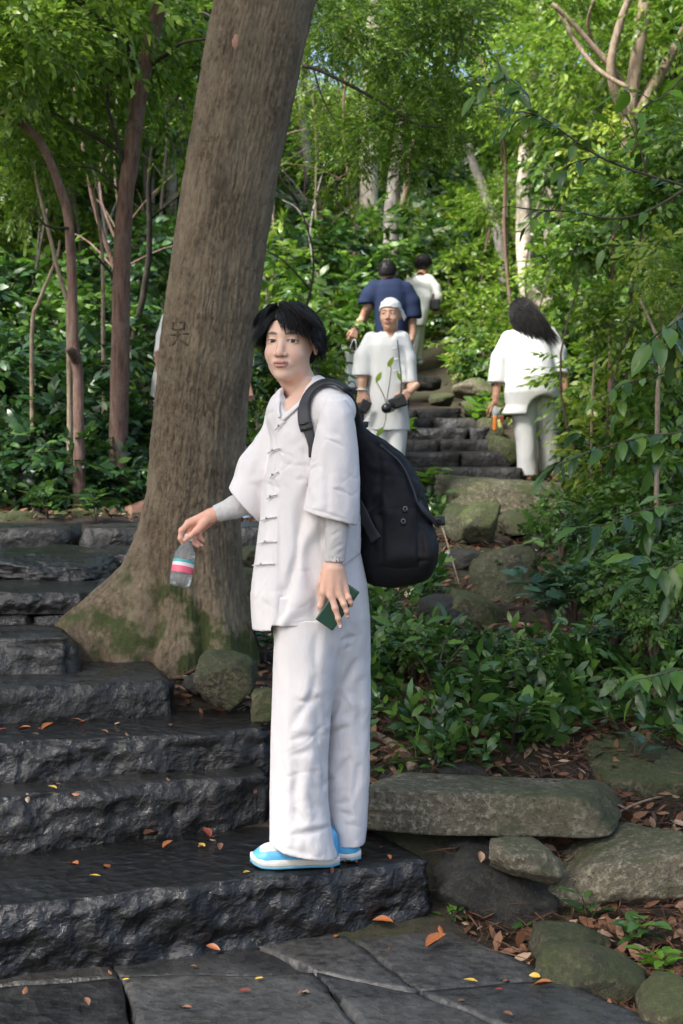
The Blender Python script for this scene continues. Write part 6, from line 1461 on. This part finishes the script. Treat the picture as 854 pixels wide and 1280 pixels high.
# ---- leaning walker in white at the top
def leaning():
    Y = 17.5
    t_, T, R, C = figure('black-haired walker in white leaning forward at the top of the path', (P(520, 457, Y)[0], Y, P(0, 458, Y)[2]), Y,
        torso=[(342, 519, 534, .08, .2), (348, 509, 539, .12, .12), (358, 504, 541, .15, .08), (372, 506, 541, .16, 0), (388, 511, 537, .15, -.05), (408, 512, 532, .15, -.05)],
        sleeves=[([(535, 352, .1), (541, 362, .1), (544, 372, .05)], [.09, .10, .09], 378), ([(509, 354, .1), (506, 366, .1)], [.08, .08], 380)],
        arms=[([(536, 354, .1), (542, 366, .1), (543, 380, -.05)], [.05, .045, .03]), ([(509, 356, .1), (507, 372, .2), (512, 384, .25)], [.05, .04, .03])],
        legs=[[(400, 511, 530, .13), (425, 512, 526, .11), (452, 511, 521, .08)], [(400, 516, 532, .12, .15), (425, 519, 530, .10, .15), (450, 518, 527, .07, .12)]],
        head={'at': (529, 331.5), 'neck': (526, 345, .1), 'yaw': math.radians(160), 's': .98, 'h': .006, 'dy': .2}, top_mat=MCLOTH2, bot_mat=MCLOTH2, skin=(.5, .3, .2), top='tunic', h=.013, hands=[(543, 380, -.05, (.2, -.1, -1), (0, -1, 0), -1, .9)],
        feet=[(P(516, 456, Y) + A(0, 0, .01), (-.3, 1)), (P(524, 453, Y + .15), (-.1, 1))], shoe_mat=m_plain('white_shoe', (.75, .74, .72), .5))
    cap_hair(t_, T, 4, .02, -.12, ln=.07, er=A(.102, .116, .108))
    cb = empty('shoulder_bag', P(543, 388, Y - .1), 'small black bag hanging by the leaning walker', 'bag'); V, Fc = snet(union([box((0, 0, 0), (.06, .04, .07), .02), cap((-.02, 0, .07), (-.02, 0, .13), .012)], .01), (-.1, -.1, -.12), (.1, .1, .18), .008); part('bag_body', P(544, 381, Y - .12) + V, Fc, MPLAS, cb)
leaning()

# ---- long-haired walker on the right
def longhair():
    Y = 11.8
    def cuts(g):
        c = P(676, 512, Y); g = sub(g, ell((c[0], Y, P(0, 518, Y)[2]), (.14, .6, .16)), .02)
        return g
    t_, T, R, C = figure('long black-haired walker in loose white tunic and trousers, seen from behind on the rocks', (P(674, 600, Y)[0], Y, P(0, 601, Y)[2]), Y,
        torso=[(408, 650, 676, .07, .1), (416, 636, 686, .12, .08), (428, 632, 689, .15, .04), (450, 633, 691, .19, -.0), (472, 633, 695, .205, -.02), (490, 630, 698, .205, -.02), (507, 632, 701, .20, 0), (518, 626, 700, .19, 0)],
        sleeves=[([(637, 424, .05), (626, 448, .02), (621, 482, 0)], [.075, .078, .078], 478, ([(621, 470, 0), (620, 500, 0)], [.062, .07])), ([(685, 418, .05), (696, 440, .02), (701, 474, 0)], [.075, .078, .070], 467, ([(701, 462, 0), (702, 490, 0)], [.055, .06]))],
        arms=[([(637, 427, .05), (625, 455, .02), (622, 478, 0), (619, 503, -.04)], [.05, .045, .038, .028]), ([(685, 422, .05), (698, 450, .02), (704, 468, 0), (707, 490, -.02)], [.05, .045, .038, .028])],
        legs=[[(475, 640, 674, .13), (520, 640, 671, .14), (550, 645, 671, .12), (580, 647, 672, .10), (595, 647, 673, .095)], [(475, 664, 694, .13, .02), (520, 668, 699, .14, .04), (550, 673, 700, .12, .08), (575, 674, 701, .10, .10), (589, 675, 698, .09, .12)]],
        head={'at': (652, 393), 'neck': (660, 412, .1), 'yaw': math.radians(165), 'pitch': math.radians(12), 's': 1.0, 'h': .006, 'dy': .12}, top_mat=MCLOTH2, bot_mat=MCLOTH2, skin=(.36, .185, .115), top='tunic', h=.010, cuts=cuts,
        hands=[(619, 503, -.04, (-.15, -.1, -1), (.2, -1, 0), 1, .95, (.5, .7, .5)), (707, 490, -.02, (.05, -.1, -1), (0, -1, 0), -1, .95, (.5, .6, .5))],
        feet=[(P(659, 597, Y) + A(0, 0, .0), (-.2, 1)), (P(686, 592, Y + .1) + A(0, 0, 0), (.5, -.6))])
    cap_hair(t_, T, 6, .05, -.05, ln=.05, er=A(.090, .108, .096))
    # long wavy hair falling down the back to the right
    r_ = np.random.default_rng(8); n = 2200; a = r_.uniform(-PI, PI, n); ph = np.arccos(r_.uniform(-.25, 1, n)); ec, er = T(np.array([[0, .012, .03]]))[0], A(.088, .10, .095)
    rt = ec + er * np.stack([np.sin(ph) * np.sin(a), -np.sin(ph) * np.cos(a), np.cos(ph)], 1); rt = rt[rt[:, 1] < ec[1] + .03]
    def sd(p, t, path):
        nn = (p - ec) / er; nn /= np.linalg.norm(nn, axis=1)[:, None]; k = (path[0][:, 0] - ec[0]) / .09
        d = np.stack([.52 + .25 * k, -.62 + .40 * t + 0 * k, -1.0 + 0 * k], 1); d = d - nn * np.minimum((d * nn).sum(1), 0)[:, None] * .9
        return d + .10 * np.random.default_rng(int(t * 77)).normal(size=p.shape)
    ln = .24 + .14 * r_.random(len(rt)) + (rt[:, 0] - ec[0]) * .5
    V, Fc = strands(rt, sd, 11, ln / 11, .0030, ec, er, .02, 8, wave=.004); part('hair', V, Fc, MHAIR, t_)
    bw = A(0, -.22, 0)
    # collar seam and yoke seam are part of the tunic; the bundle in the hand is a thing of its own
    bd = empty('bundle', P(619, 541, Y - .08), 'clear bag with orange and yellow packets in the long-haired walker\'s hand', 'bag')
    MG2, t, b = nmat('clear_bag'); setv(b, **{'Transmission_Weight': .6, 'Roughness': .25}); b.inputs['Base Color'].default_value = (.75, .85, .85, 1)
    V, Fc = rockmesh((.07, .05, .14), 33, 14, .12, 4); part('clear_bag', P(621, 517, Y - .08) + V, Fc, MG2, bd)
    sample_box('packet', P(618.5, 529, Y - .11), (.014, .012, .062), Ry(.05), m_plain('orange_packet', (.85, .24, .03), .4), bd, .006, .005)
    sample_box('packet', P(624, 530, Y - .10), (.016, .01, .035), Ry(-.35), m_plain('yellow_packet', (.75, .68, .25), .4), bd, .006, .005)
    sample_box('packet', P(627.5, 523, Y - .10), (.012, .01, .028), Ry(-.5), m_plain('dark_red_packet', (.30, .03, .05), .4), bd, .006, .005)
longhair()

# ---- two walkers mostly hidden by the big tree
def hidden():
    Y = 11.0
    figure('walker in white glimpsed past the left edge of the big tree', (P(224, 600, Y)[0], Y, gz(P(224, 600, Y)[0], Y)[0]), Y,
        torso=[(385, 212, 232, .07), (395, 207, 239, .11), (420, 204, 242, .125), (470, 191, 246, .135), (512, 187, 250, .13)],
        sleeves=[([(209, 398, 0), (204, 420, 0), (200, 446, 0)], [.045, .05, .05], 447), ([(240, 398, 0), (248, 440, 0)], [.07, .07], 440)],
        arms=[([(211, 400, 0), (206, 430, 0), (198, 450, -.1)], [.045, .04, .028]), ([(240, 400, 0), (248, 430, 0), (250, 460, 0)], [.045, .04, .028])],
        legs=[[(505, 200, 224, .11), (550, 203, 224, .10), (595, 206, 222, .08)], [(505, 222, 248, .11), (550, 226, 246, .10), (595, 228, 244, .08)]],
        head={'at': (224, 366), 'neck': (224, 388, .03), 'yaw': math.radians(150), 'h': .006}, top_mat=MCLOTH2, bot_mat=MCLOTH2, skin=(.5, .28, .2), top='tunic', h=.013, hands=[(197, 452, -.1, (0, 0, -1), (-1, 0, 0), 1, .85)], feet=[((P(214, 600, Y)[0], Y, gz(P(214, 600, Y)[0], Y)[0] + .04), (0, 1)), ((P(238, 600, Y)[0], Y, gz(P(238, 600, Y)[0], Y)[0] + .04), (0, 1))], shoe_mat=MBLK2)
    Y = 9.1
    t_, T, R, C = figure('walker in white top and pale blue trousers striding behind the big tree', (P(245, 652, Y)[0], Y, .84), Y,
        torso=[(365, 236, 270, .08), (376, 230, 292, .12), (420, 232, 300, .14), (470, 234, 298, .14), (500, 232, 298, .14)],
        sleeves=[([(286, 384, 0), (300, 420, 0), (306, 452, 0)], [.06, .065, .06], 462), ([(236, 384, 0), (232, 440, 0)], [.06, .07], 450)],
        arms=[([(286, 386, 0), (300, 430, 0), (308, 476, 0)], [.045, .04, .028]), ([(236, 386, 0), (232, 430, 0), (236, 470, -.05)], [.045, .04, .028])],
        legs=[[(490, 232, 268, .12), (560, 212, 244, .10), (612, 190, 216, .08), (630, 180, 204, .07)], [(490, 262, 300, .12), (560, 280, 308, .10), (610, 294, 317, .085), (655, 300, 321, .07)]],
        head={'at': (262, 334), 'neck': (262, 366, .02), 'yaw': math.radians(-120), 'h': .006}, top_mat=MCLOTH2, bot_mat=MBLUE, skin=(.5, .28, .2), top='tunic', h=.011, hands=[(308, 478, 0, (.1, 0, -1), (0, -1, 0), 1, .95)], feet=[(P(180, 640, Y), (-1, -.1)), (P(309, 660, Y), (1, 0))], shoe_mat=m_plain('tan_sandal', (.42, .22, .15), .6))
hidden()
# ================================================================ close plants, twigs, fallen leaves
def single_leaf(name, mat, L=1.0, W=.42, lobes=0, seed=0, curl=.18, fold=.14):
    """one modelled leaf, unit length along +x, midrib groove, 24-40 triangles"""
    rows = 9; t = np.linspace(0, 1, rows); w = np.sin(np.clip(t, 0.02, .985) ** .8 * PI) ** .75 * W / 2
    if lobes: w = w * (1 + .35 * np.sin(t * PI * 2 * lobes))
    V = []
    r_ = np.random.default_rng(seed)
    for k in range(rows):
        x = t[k]; z = -curl * x * x; e = .012 * r_.normal()
        V += [(x, -w[k], z + w[k] * fold * 2 + e), (x, 0, z), (x, w[k], z + w[k] * fold * 2 - e)]
    V = np.array(V); Fc = []
    for k in range(rows - 1):
        a = 3 * k; Fc += [(a, a + 1, a + 4, a + 3), (a + 1, a + 2, a + 5, a + 4)]
    return mesh(name, V * L, np.array(Fc), mat, True, {'tint': np.full(len(V), r_.random())})
ML_NEAR = m_leaf('close_glossy_leaf', [(0, (.020, .055, .016)), (.35, (.04, .095, .022)), (.7, (.065, .145, .028)), (1, (.12, .22, .035))], .25, .18, (.10, .25, .03))
ML_PALE = m_leaf('close_pale_leaf', [(0, (.04, .10, .055)), (1, (.07, .15, .08))], .28, .2, (.10, .25, .05))
ML_LIME = m_leaf('close_lime_leaf', [(0, (.08, .20, .02)), (1, (.16, .33, .03))], .3, .4, (.25, .5, .03))
LV = {'near': [single_leaf('leaf_blade', ML_NEAR, seed=s, W=w, curl=c) for s, w, c in ((1, .40, .2), (2, .46, .12), (3, .36, .28), (4, .44, .2))],
      'pale': [single_leaf('leaf_blade', ML_PALE, seed=s, W=w, curl=c, lobes=l) for s, w, c, l in ((5, .5, .2, 2.5), (6, .55, .1, 3), (7, .45, .25, 0))],
      'lime': [single_leaf('leaf_blade', ML_LIME, seed=s, W=w, curl=c) for s, w, c in ((8, .42, .15), (9, .48, .2), (10, .40, .1))]}
def leaf_at(par, kind, p, d, up, L, r_):
    d = d / np.linalg.norm(d); up = up - d * (up @ d); up /= np.linalg.norm(up); s = np.cross(up, d)
    m = Matrix(np.array([d, s, up]).T.tolist()).to_euler()
    ms = LV[kind]; return inst('leaf', ms[r_.integers(len(ms))], p, m, L, par)
def plant(px, py, nst, H, L, kind, label, seed, Y=None, lean=(0, 0), nl=7, group=None, name='leafy_plant', whorl=0, spread=.5):
    r_ = np.random.default_rng(seed); L *= 1.25; H *= 1.1
    b = hit(px, py) if Y is None else P(px, py, Y)
    if Y is not None: b[2] = gz(b[0], b[1])[0]
    t_ = empty(name, b - A(0, 0, .01), label, 'plant', group); sv = []
    for k in range(nst):
        a = r_.uniform(0, 2 * PI); o = A(math.cos(a), math.sin(a), 0) * r_.uniform(.25, 1) * spread * H + A(lean[0], lean[1], 0) * H; h = H * r_.uniform(.6, 1)
        c = spline([A(0, 0, 0), o * .35 + A(0, 0, h * .55), o + A(0, 0, h * .95)], 10); sv.append(tube(c, np.linspace(.0035, .0016, 10) * (1 + H), 5))
        T = np.gradient(c, axis=0)
        for j in range(nl):
            u = .35 + .65 * j / (nl - 1) if not whorl else min(1, .8 + .2 * j / nl); i = min(9, int(u * 9)); p = c[i] + (c[min(9, i + 1)] - c[i]) * (u * 9 - i)
            phi = j * 2.4 + r_.uniform(-.4, .4) + k; out = A(math.cos(phi), math.sin(phi), r_.uniform(-.25, .35))
            d = out + T[i] / np.linalg.norm(T[i]) * .35; pet = p + d / np.linalg.norm(d) * .012
            leaf_at(t_, kind, pet, d, A(0, 0, 1) + r_.normal(size=3) * .25, L * r_.uniform(.65, 1.15), r_)
    V, Fc = join(sv); link(bpy.data.objects.new('stem', mesh('stem', V, Fc, MTWIG)), t_); return t_
PL = [ # px, py(base), stems, height, leaf length, kind, label
 (500, 845, 4, .26, .085, 'near', 'glossy dark plant beside the white trousers below the backpack'),
 (475, 800, 3, .22, .08, 'near', 'small glossy plant right under the bottom of the backpack'),
 (545, 870, 4, .26, .075, 'near', 'glossy plant with drooping leaves between the trousers and the cracked boulder'),
 (590, 905, 4, .24, .08, 'near', 'dark low plant above the middle of the long slab'),
 (640, 930, 4, .26, .085, 'near', 'dark plant hanging over the flat moss-topped stone'),
 (675, 880, 4, .30, .075, 'near', 'bushy dark plant in the centre of the right bank'),
 (625, 850, 3, .20, .075, 'near', 'low dark plant below the sloping grey-green slab'),
 (720, 845, 4, .3, .08, 'near', 'dark leafy plant on the needle-covered bank'),
 (770, 815, 4, .32, .085, 'near', 'dark leafy plant behind the needle litter at right'),
 (690, 790, 5, .34, .10, 'pale', 'plant with pale glossy lobed leaves right of the cracked boulder'),
 (745, 770, 5, .36, .11, 'pale', 'largest pale glossy lobed-leaf plant on the right bank'),
 (815, 790, 4, .36, .11, 'pale', 'pale glossy lobed-leaf plant near the right edge'),
 (660, 745, 4, .30, .10, 'near', 'dark plant in front of the shaded rock right of the cracked boulder'),
 (725, 700, 4, .40, .11, 'near', 'tall dark plant below the brown boulder'),
 (790, 715, 5, .45, .12, 'near', 'tall broad-leaved plant at the right under the thicket'),
 (845, 740, 5, .45, .12, 'near', 'tall dark plant cut by the right edge of the view'),
 (505, 985, 2, .12, .05, 'lime', 'small bright seedling beside the trousers above the long slab'),
 (540, 975, 2, .14, .055, 'near', 'small green seedling behind the left part of the long slab'),
 (790, 960, 2, .22, .08, 'pale', 'drooping pale sprig on the large mossy boulder'),
 (560, 1160, 2, .07, .05, 'near', 'two-leaved seedling at the end of the front step'),
 (595, 1150, 1, .10, .07, 'near', 'small seedling against the dark damp rock'),
 (735, 1165, 2, .14, .06, 'near', 'tiny plant under the big angular boulder'),
 (790, 1190, 3, .14, .06, 'near', 'low seedling cluster in the leaf litter at lower right'),
 (830, 1230, 3, .12, .05, 'lime', 'pale-green seedling in the bottom right corner'),
 (650, 1185, 2, .10, .035, 'near', 'fine-leaved seedling by the paving edge'),
 (250, 830, 1, .10, .06, 'near', 'blue-green sprout between the tree root and the mossy rock'),
 (152, 822, 2, .09, .05, 'near', 'little fern-like sprout on the flared root'),
 (330, 830, 3, .20, .08, 'near', 'dark plant squeezed between the tree and the white tunic'),
 (60, 652, 3, .22, .11, 'near', 'broad-leaved plant drooping over the ledge at the left'),
 (120, 655, 3, .20, .10, 'near', 'broad-leaved plant on the ledge left of the trunk'),
 (540, 620, 3, .22, .11, 'lime', 'bright leaf sprig beside the top of the backpack'),
 (515, 560, 3, .24, .10, 'lime', 'bright leafy sprig on the lowest visible upper steps'),
 (585, 500, 4, .35, .13, 'lime', 'bright broad-leaved plant at the head of the upper steps'),
 (600, 540, 4, .32, .12, 'lime', 'bright plant growing beside the upper steps'),
 (560, 470, 4, .40, .14, 'lime', 'bright fern-like plant left of the long-haired walker, high up'),
 (720, 612, 4, .42, .10, 'near', 'dark-leaved plant by the feet of the long-haired walker'),
]
for k, q in enumerate(PL):
    plant(*q[:2], q[2], q[3], q[4], q[5], q[6], 100 + k, nl=8 if q[2] > 2 else 5)
# plant with hand-like leaf whorls reaching in from the right edge
def reach(pts, Y, L, kind, label, seed, nl, r0=.004, every=1, dY=-.2, tip=5, cat='branch', name='leafy_branch', sideb=()):
    r_ = np.random.default_rng(seed); c = spline(pxpath(pts, Y, dY), 26); t_ = empty(name, c[0], label, cat)
    V, Fc = tube(c, np.linspace(r0, r0 * .35, 26), 6, jit=.05); part('twig', V, Fc, MBTAN if r0 > .006 else MTWIG, t_)
    tw = [(c, nl)]
    for sp_t, (dx, dy), ln in sideb:
        i = int(sp_t * 25); e = c[i] + (P(427 + dx, 640 + dy, Y) - P(427, 640, Y)); q = spline([c[i], (c[i] + e) / 2 + A(0, 0, .02), e], 10); V, Fc = tube(q, np.linspace(r0 * .6, r0 * .25, 10), 5); part('twig', V, Fc, MTWIG, t_); tw.append((q, ln))
    for q, n in tw:
        T = np.gradient(q, axis=0); m = len(q)
        for j in range(n):
            u = .12 + .88 * j / max(1, n - 1); i = min(m - 1, int(u * (m - 1))); t = T[i] / np.linalg.norm(T[i]); s = np.cross(t, A(0, 0, 1)); s /= np.linalg.norm(s)
            d = t * .6 + s * (1 if j % 2 else -1) * .8 + A(0, 0, -.35) + r_.normal(size=3) * .25
            if j == n - 1: d = t + A(0, 0, -.3)
            leaf_at(t_, kind, q[i] - wloc(t_), d, A(0, -.35, 1) + r_.normal(size=3) * .3, L * r_.uniform(.7, 1.15), r_)
    return t_
reach([(900, 835), (868, 836), (845, 838), (820, 845), (795, 850)], 4.7, .095, 'near', 'green long-leaved twig reaching in from the right edge above the boulders', 1, 14, sideb=[(.5, (-10, 45), 6), (.7, (-35, 30), 6), (.3, (10, 50), 6)])
reach([(900, 255), (854, 232), (820, 222), (770, 205), (740, 190), (700, 162), (680, 148), (655, 140)], 5.4, .085, 'near', 'reddish twig with leaves reaching in from the upper right edge', 2, 12, .006, sideb=[(.55, (-60, 25), 6), (.75, (-50, -20), 6), (.9, (-35, 10), 5), (.35, (-20, -60), 4), (.65, (-20, 60), 4)])
reach([(900, 230), (860, 236), (835, 250), (800, 268), (760, 273), (720, 265), (670, 262), (636, 258)], 5.6, .07, 'near', 'lower bare curving twig reaching in from the upper right edge', 3, 7, .006, sideb=[(.5, (-30, 40), 4), (.8, (-30, 20), 4)])
reach([(900, 60), (860, 90), (830, 120), (800, 140), (790, 190), (760, 155)], 5.2, .085, 'lime', 'bright leafy twig hanging at the top right corner', 4, 8, .004, sideb=[(.2, (-20, -60), 5), (.5, (-40, -10), 5)])
reach([(900, 520), (850, 540), (810, 545), (770, 555), (720, 572), (690, 585)], 6.2, .10, 'near', 'dark glossy branch crossing in front of the long-haired walker\'s feet', 5, 16, .005, sideb=[(.5, (-30, 30), 7), (.75, (-20, -25), 6), (.3, (-20, 45), 7), (.9, (-25, 15), 5)])
reach([(900, 640), (850, 630), (800, 640), (760, 655), (720, 660)], 6.0, .10, 'near', 'broad dark-leaved branch low at the right edge', 6, 15, .005, sideb=[(.4, (-10, 50), 7), (.7, (-40, 35), 7)])
reach([(900, 450), (860, 455), (820, 470), (780, 480), (745, 500)], 6.6, .10, 'near', 'glossy branch in the right thicket at shoulder height of the long-haired walker', 7, 15, .005, sideb=[(.5, (-20, -50), 7), (.7, (-20, 40), 7)])
reach([(620, 70), (628, 90), (640, 105), (650, 112), (640, 130)], 5.6, .10, 'near', 'hanging sprig of large dark leaves in front of the white-barked trunk', 8, 8, .003, sideb=[(.4, (-40, 20), 4), (.7, (-25, 45), 4)])
reach([(900, 380), (862, 392), (836, 410), (812, 432)], 5.2, .13, 'near', 'broad dark leaves hanging at the right edge beside the forked shrub', 11, 10, .004, sideb=[(.5, (-10, 50), 5)])
reach([(900, 690), (860, 700), (825, 715), (790, 728)], 5.3, .13, 'near', 'broad glossy leaves low at the right edge above the lobed plants', 12, 11, .004, sideb=[(.5, (-10, 40), 5), (.7, (-30, -20), 4)])
# fallen branch and sticks
def stick(pts, Y, r0, r1, label, mat=MBRED):
    V, Fc = tube(spline(pxpath(pts, Y), 20), np.linspace(r0, r1, 20), 9, jit=.06); return solo('fallen_branch', V, Fc, mat, label, 'stick')
q = [hit(x, y) + A(0, 0, .02) for x, y in ((448, 918), (470, 926), (492, 938), (508, 952), (517, 968))]
V, Fc = tube(spline(q, 20), np.linspace(.014, .022, 20), 9, jit=.08); solo('fallen_branch', V, Fc, MBTAN, 'thick curved brown root-like branch lying right of the trousers', 'stick')
for (a, b, lab) in (((740, 1040), (854, 1000), 'thin bare stick leaning on the large mossy boulder'), ((690, 880), (760, 840), 'thin reddish stick lying across the needle litter'), ((470, 960), (560, 940), 'thin dry stick on the soil by the trousers'), ((545, 640), (575, 740), 'thin yellow stem rising beside the right edge of the backpack')):
    p0, p1 = hit(*a) + A(0, 0, .02), hit(*b) + A(0, 0, .03); V, Fc = tube(spline([p0, (p0 + p1) / 2 + A(0, 0, .02), p1], 10), np.linspace(.006, .003, 10), 6); solo('fallen_branch', V, Fc, MBTAN, lab, 'stick')

# ---- litter nobody could count
MLIT = bpy.data.materials.new('litter'); MLIT.use_nodes = True
_t = MLIT.node_tree; _b = _t.nodes['Principled BSDF']; _a = N(_t, 'ShaderNodeAttribute', attribute_name='tint')
_t.links.new(ramp(_t, _a.outputs['Fac'], [(0, (.05, .026, .014)), (.3, (.10, .045, .022)), (.6, (.17, .075, .035)), (.85, (.26, .15, .085)), (1, (.42, .30, .20))]), _b.inputs['Base Color']); _b.inputs['Roughness'].default_value = .7
def litter():
    r_ = np.random.default_rng(15); n = 9000
    # distances chosen so that the cover looks even from the path
    Y = np.concatenate([r_.uniform(3.6, 6.8, int(n * .55)), r_.uniform(6.5, 12, n - int(n * .55))]); x = np.where(Y < 4.9, r_.uniform(.38, 1.5, n), r_.uniform(-.05, 1, n) * (Y * .30))
    keep = ~((Y < 4.45) & (x < .36 + (4.42 - Y) * .62)); x, Y = x[keep], Y[keep]
    xl = r_.uniform(-2.4, .4, 1800); yl = r_.uniform(8.3, 11.5, 1800); xt = r_.uniform(-.75, .1, 500); yt = r_.uniform(5.15, 6.3, 500)
    x = np.r_[x, xl, xt]; Y = np.r_[Y, yl, yt]; m = len(x); p = np.c_[x, Y, gz(x, Y) + r_.uniform(.003, .022, m)]
    d = np.c_[r_.normal(size=(m, 2)), r_.normal(size=m) * .25]; nn = np.c_[r_.normal(size=(m, 2)) * .45, np.ones(m)]
    V, q, t = leaves(p, d, nn, r_.uniform(.025, .075, m), .42, 4, -.25, 3, .25)
    o = link(bpy.data.objects.new('leaf_litter', mesh('leaf_litter', V, q, MLIT, False, {'tint': t}))); tag(o, 'brown dead leaves covering the soil of the banks', None, None, 'stuff')
    m = 11000; Y = np.where(r_.random(m) < .7, r_.uniform(3.6, 6.8, m), r_.uniform(6, 10, m)); x = np.where(Y < 4.9, r_.uniform(.38, 1.5, m), r_.uniform(-.02, 1, m) * Y * .29)
    keep = ~((Y < 4.45) & (x < .36 + (4.42 - Y) * .62)); x, Y = x[keep], Y[keep]; m = len(x)
    p = np.c_[x, Y, gz(x, Y) + r_.uniform(.004, .035, m)]; a = r_.random(m) * 6.28; d = np.c_[np.cos(a), np.sin(a), r_.normal(size=m) * .22]
    V, q, t = leaves(p, d, np.c_[r_.normal(size=(m, 2)) * .4, np.ones(m)], r_.uniform(.05, .18, m), .028, 3, .1, 4, .3)
    o = link(bpy.data.objects.new('dry_needles', mesh('dry_needles', V, q, MLIT, False, {'tint': t * .75}))); tag(o, 'reddish dry needles and fine twigs strewn over the right bank', None, None, 'stuff')
    # small ground plants in the mass
    m = 2000; Y = r_.uniform(5.0, 11, m); x = r_.uniform(.02, 1, m) * Y * .30; k = noise(np.c_[x * 1.3, Y * 1.3, 0 * x]) > -.22; k &= ~((x > .5) & (x < 1.25) & (Y > 6.3) & (Y < 9.9)); x, Y = x[k], Y[k]
    st = np.c_[x, Y, gz(x, Y)]; m = len(x); V, q, t, TV, tq = sprays(st, np.c_[r_.normal(size=(m, 2)) * .5, np.ones(m)], r_.uniform(.10, .28, m), 7, .075, .42, 4, 5)
    me = mesh('ground_plants', np.vstack([V, TV]), np.vstack([q, tq + len(V)]), [ML_NEAR], False, {'tint': np.r_[t, np.zeros(len(TV))]}); o = link(bpy.data.objects.new('ground_plants', me)); tag(o, 'small leafy ground cover between the rocks of the right bank', None, None, 'stuff')
litter()

# ---- fallen leaves one can count on the stones
def lmat(n, c): return m_plain(n, c, .5, bscale=90, bdist=.001, var=.3)
FL = {'orange': lmat('orange_dead_leaf', (.30, .10, .03)), 'brown': lmat('brown_dead_leaf', (.16, .075, .04)), 'red': lmat('red_dead_leaf', (.17, .035, .02)), 'yellow': lmat('yellow_dead_leaf', (.50, .33, .05)), 'tan': lmat('tan_dead_leaf', (.38, .25, .16))}
FM = {k: [single_leaf('dead_leaf', m, seed=s, W=.5, curl=c, fold=f) for s, c, f in ((1, -.25, .5), (2, .3, -.4), (3, -.1, .25))] for k, m in FL.items()}
bpy.context.view_layer.update(); dg = bpy.context.evaluated_depsgraph_get()
_cast_cache = None
def drop(px, py):
    o = Vector((0, 0, CAMZ)); d = (Vector(P(px, py, 5.0)) - o).normalized()
    ok, loc, nrm, idx, ob, mt = scene.ray_cast(dg, o, d)
    return (np.array(loc), np.array(nrm), ob) if ok else (None, None, None)
r_ = np.random.default_rng(44)
def fallen(px, py, kind, L, label, group=None, k=0):
    loc, n, ob = drop(px, py)
    if loc is None or n[2] < .3 or not (ob.name.startswith(('step_stone', 'flagstone', 'rock', 'ground', 'leaf_litter'))): return None
    a = r_.uniform(0, 6.28); d = A(math.cos(a), math.sin(a), 0); n = n + A(0, 0, .6); n /= np.linalg.norm(n); d = d - n * (d @ n); d /= np.linalg.norm(d); s = np.cross(n, d)
    e = Matrix(np.array([d, s, n]).T.tolist()).to_euler(); o = inst('fallen_leaf', FM[kind][k % 3], loc + n * (.006 + .10 * L) - d * L / 2, e, L); tag(o, label, 'leaf', group); return o
for q in [(545, 1186, 'orange', .085, 'large curled orange-brown leaf lying on the paving at lower right'), (181, 893, 'tan', .06, 'round tan dead leaf on the third step by the tree root'), (599, 1077, 'tan', .05, 'tan dead leaf resting on the dark damp rock'),
          (598, 952, 'tan', .06, 'pale dead leaf on the soil behind the long slab'), (412, 1238, 'yellow', .035, 'bright yellow leaf on the paving below the shoes'), (30, 917, 'orange', .05, 'orange leaf on the third step at the left edge'), (60, 915, 'orange', .06, 'forked orange leaf on the third step'),
          (92, 1088, 'orange', .055, 'orange leaf on the front step near the left'), (210, 1062, 'orange', .05, 'orange leaf at the back of the front step'), (258, 1048, 'red', .06, 'dull red leaf at the back of the front step by the shoes'), (188, 1052, 'brown', .08, 'dark brown curled leaf at the back of the front step'),
          (309, 1096, 'yellow', .03, 'tiny yellow leaf in front of the toe of the shoe'), (97, 1226, 'red', .055, 'red-brown leaf on the paving at the left'), (680, 1237, 'orange', .05, 'orange leaf on the right paving edge'), (672, 1224, 'yellow', .035, 'small yellow leaf on the right paving edge'), (366, 1172, 'tan', .05, 'pale tan leaf at the foot of the front step'),
          (265, 1190, 'orange', .045, 'orange leaf on the paving left of centre'), (628, 725, 'red', .10, 'dark red leaf on the cracked boulder'), (640, 712, 'red', .09, 'second dark red leaf, on top of the cracked boulder'), (478, 1160, 'orange', .07, 'pair of orange leaves at the foot of the front step, right')]:
    fallen(*q)
for k in range(64):
    px, py = r_.uniform(0, 560), 0
    band = [(1045, 1100, 'front step'), (1150, 1278, 'paving'), (900, 925, 'third step'), (970, 1000, 'second step'), (1150, 1278, 'paving')][k % 5]; py = r_.uniform(*band[:2])
    if band[2] == 'paving': px = r_.uniform(0, 700)
    kind = ['orange', 'brown', 'red', 'brown', 'orange', 'yellow', 'brown', 'tan', 'brown'][k % 9]
    fallen(px, py, kind, r_.uniform(.018, .042), 'small scattered dead leaf on the wet stone of the ' + band[2], 'small dead leaves on the ' + band[2], k)

# ---- alike neighbours are told apart by their distance
_by = {}
for o in scene.objects:
    if o.parent is None and o.get('group') and o.name.startswith('shrub'): _by.setdefault(o['label'], []).append(o)
for lab, L in _by.items():
    if 1 < len(L) < 7:
        L.sort(key=lambda o: o.location.y)
        for k, o in enumerate(L): o['label'] = lab + (', nearest' if k == 0 else ', farthest' if k == len(L) - 1 else ', ' + ['second', 'third', 'fourth', 'fifth'][k - 1] + ' nearest')
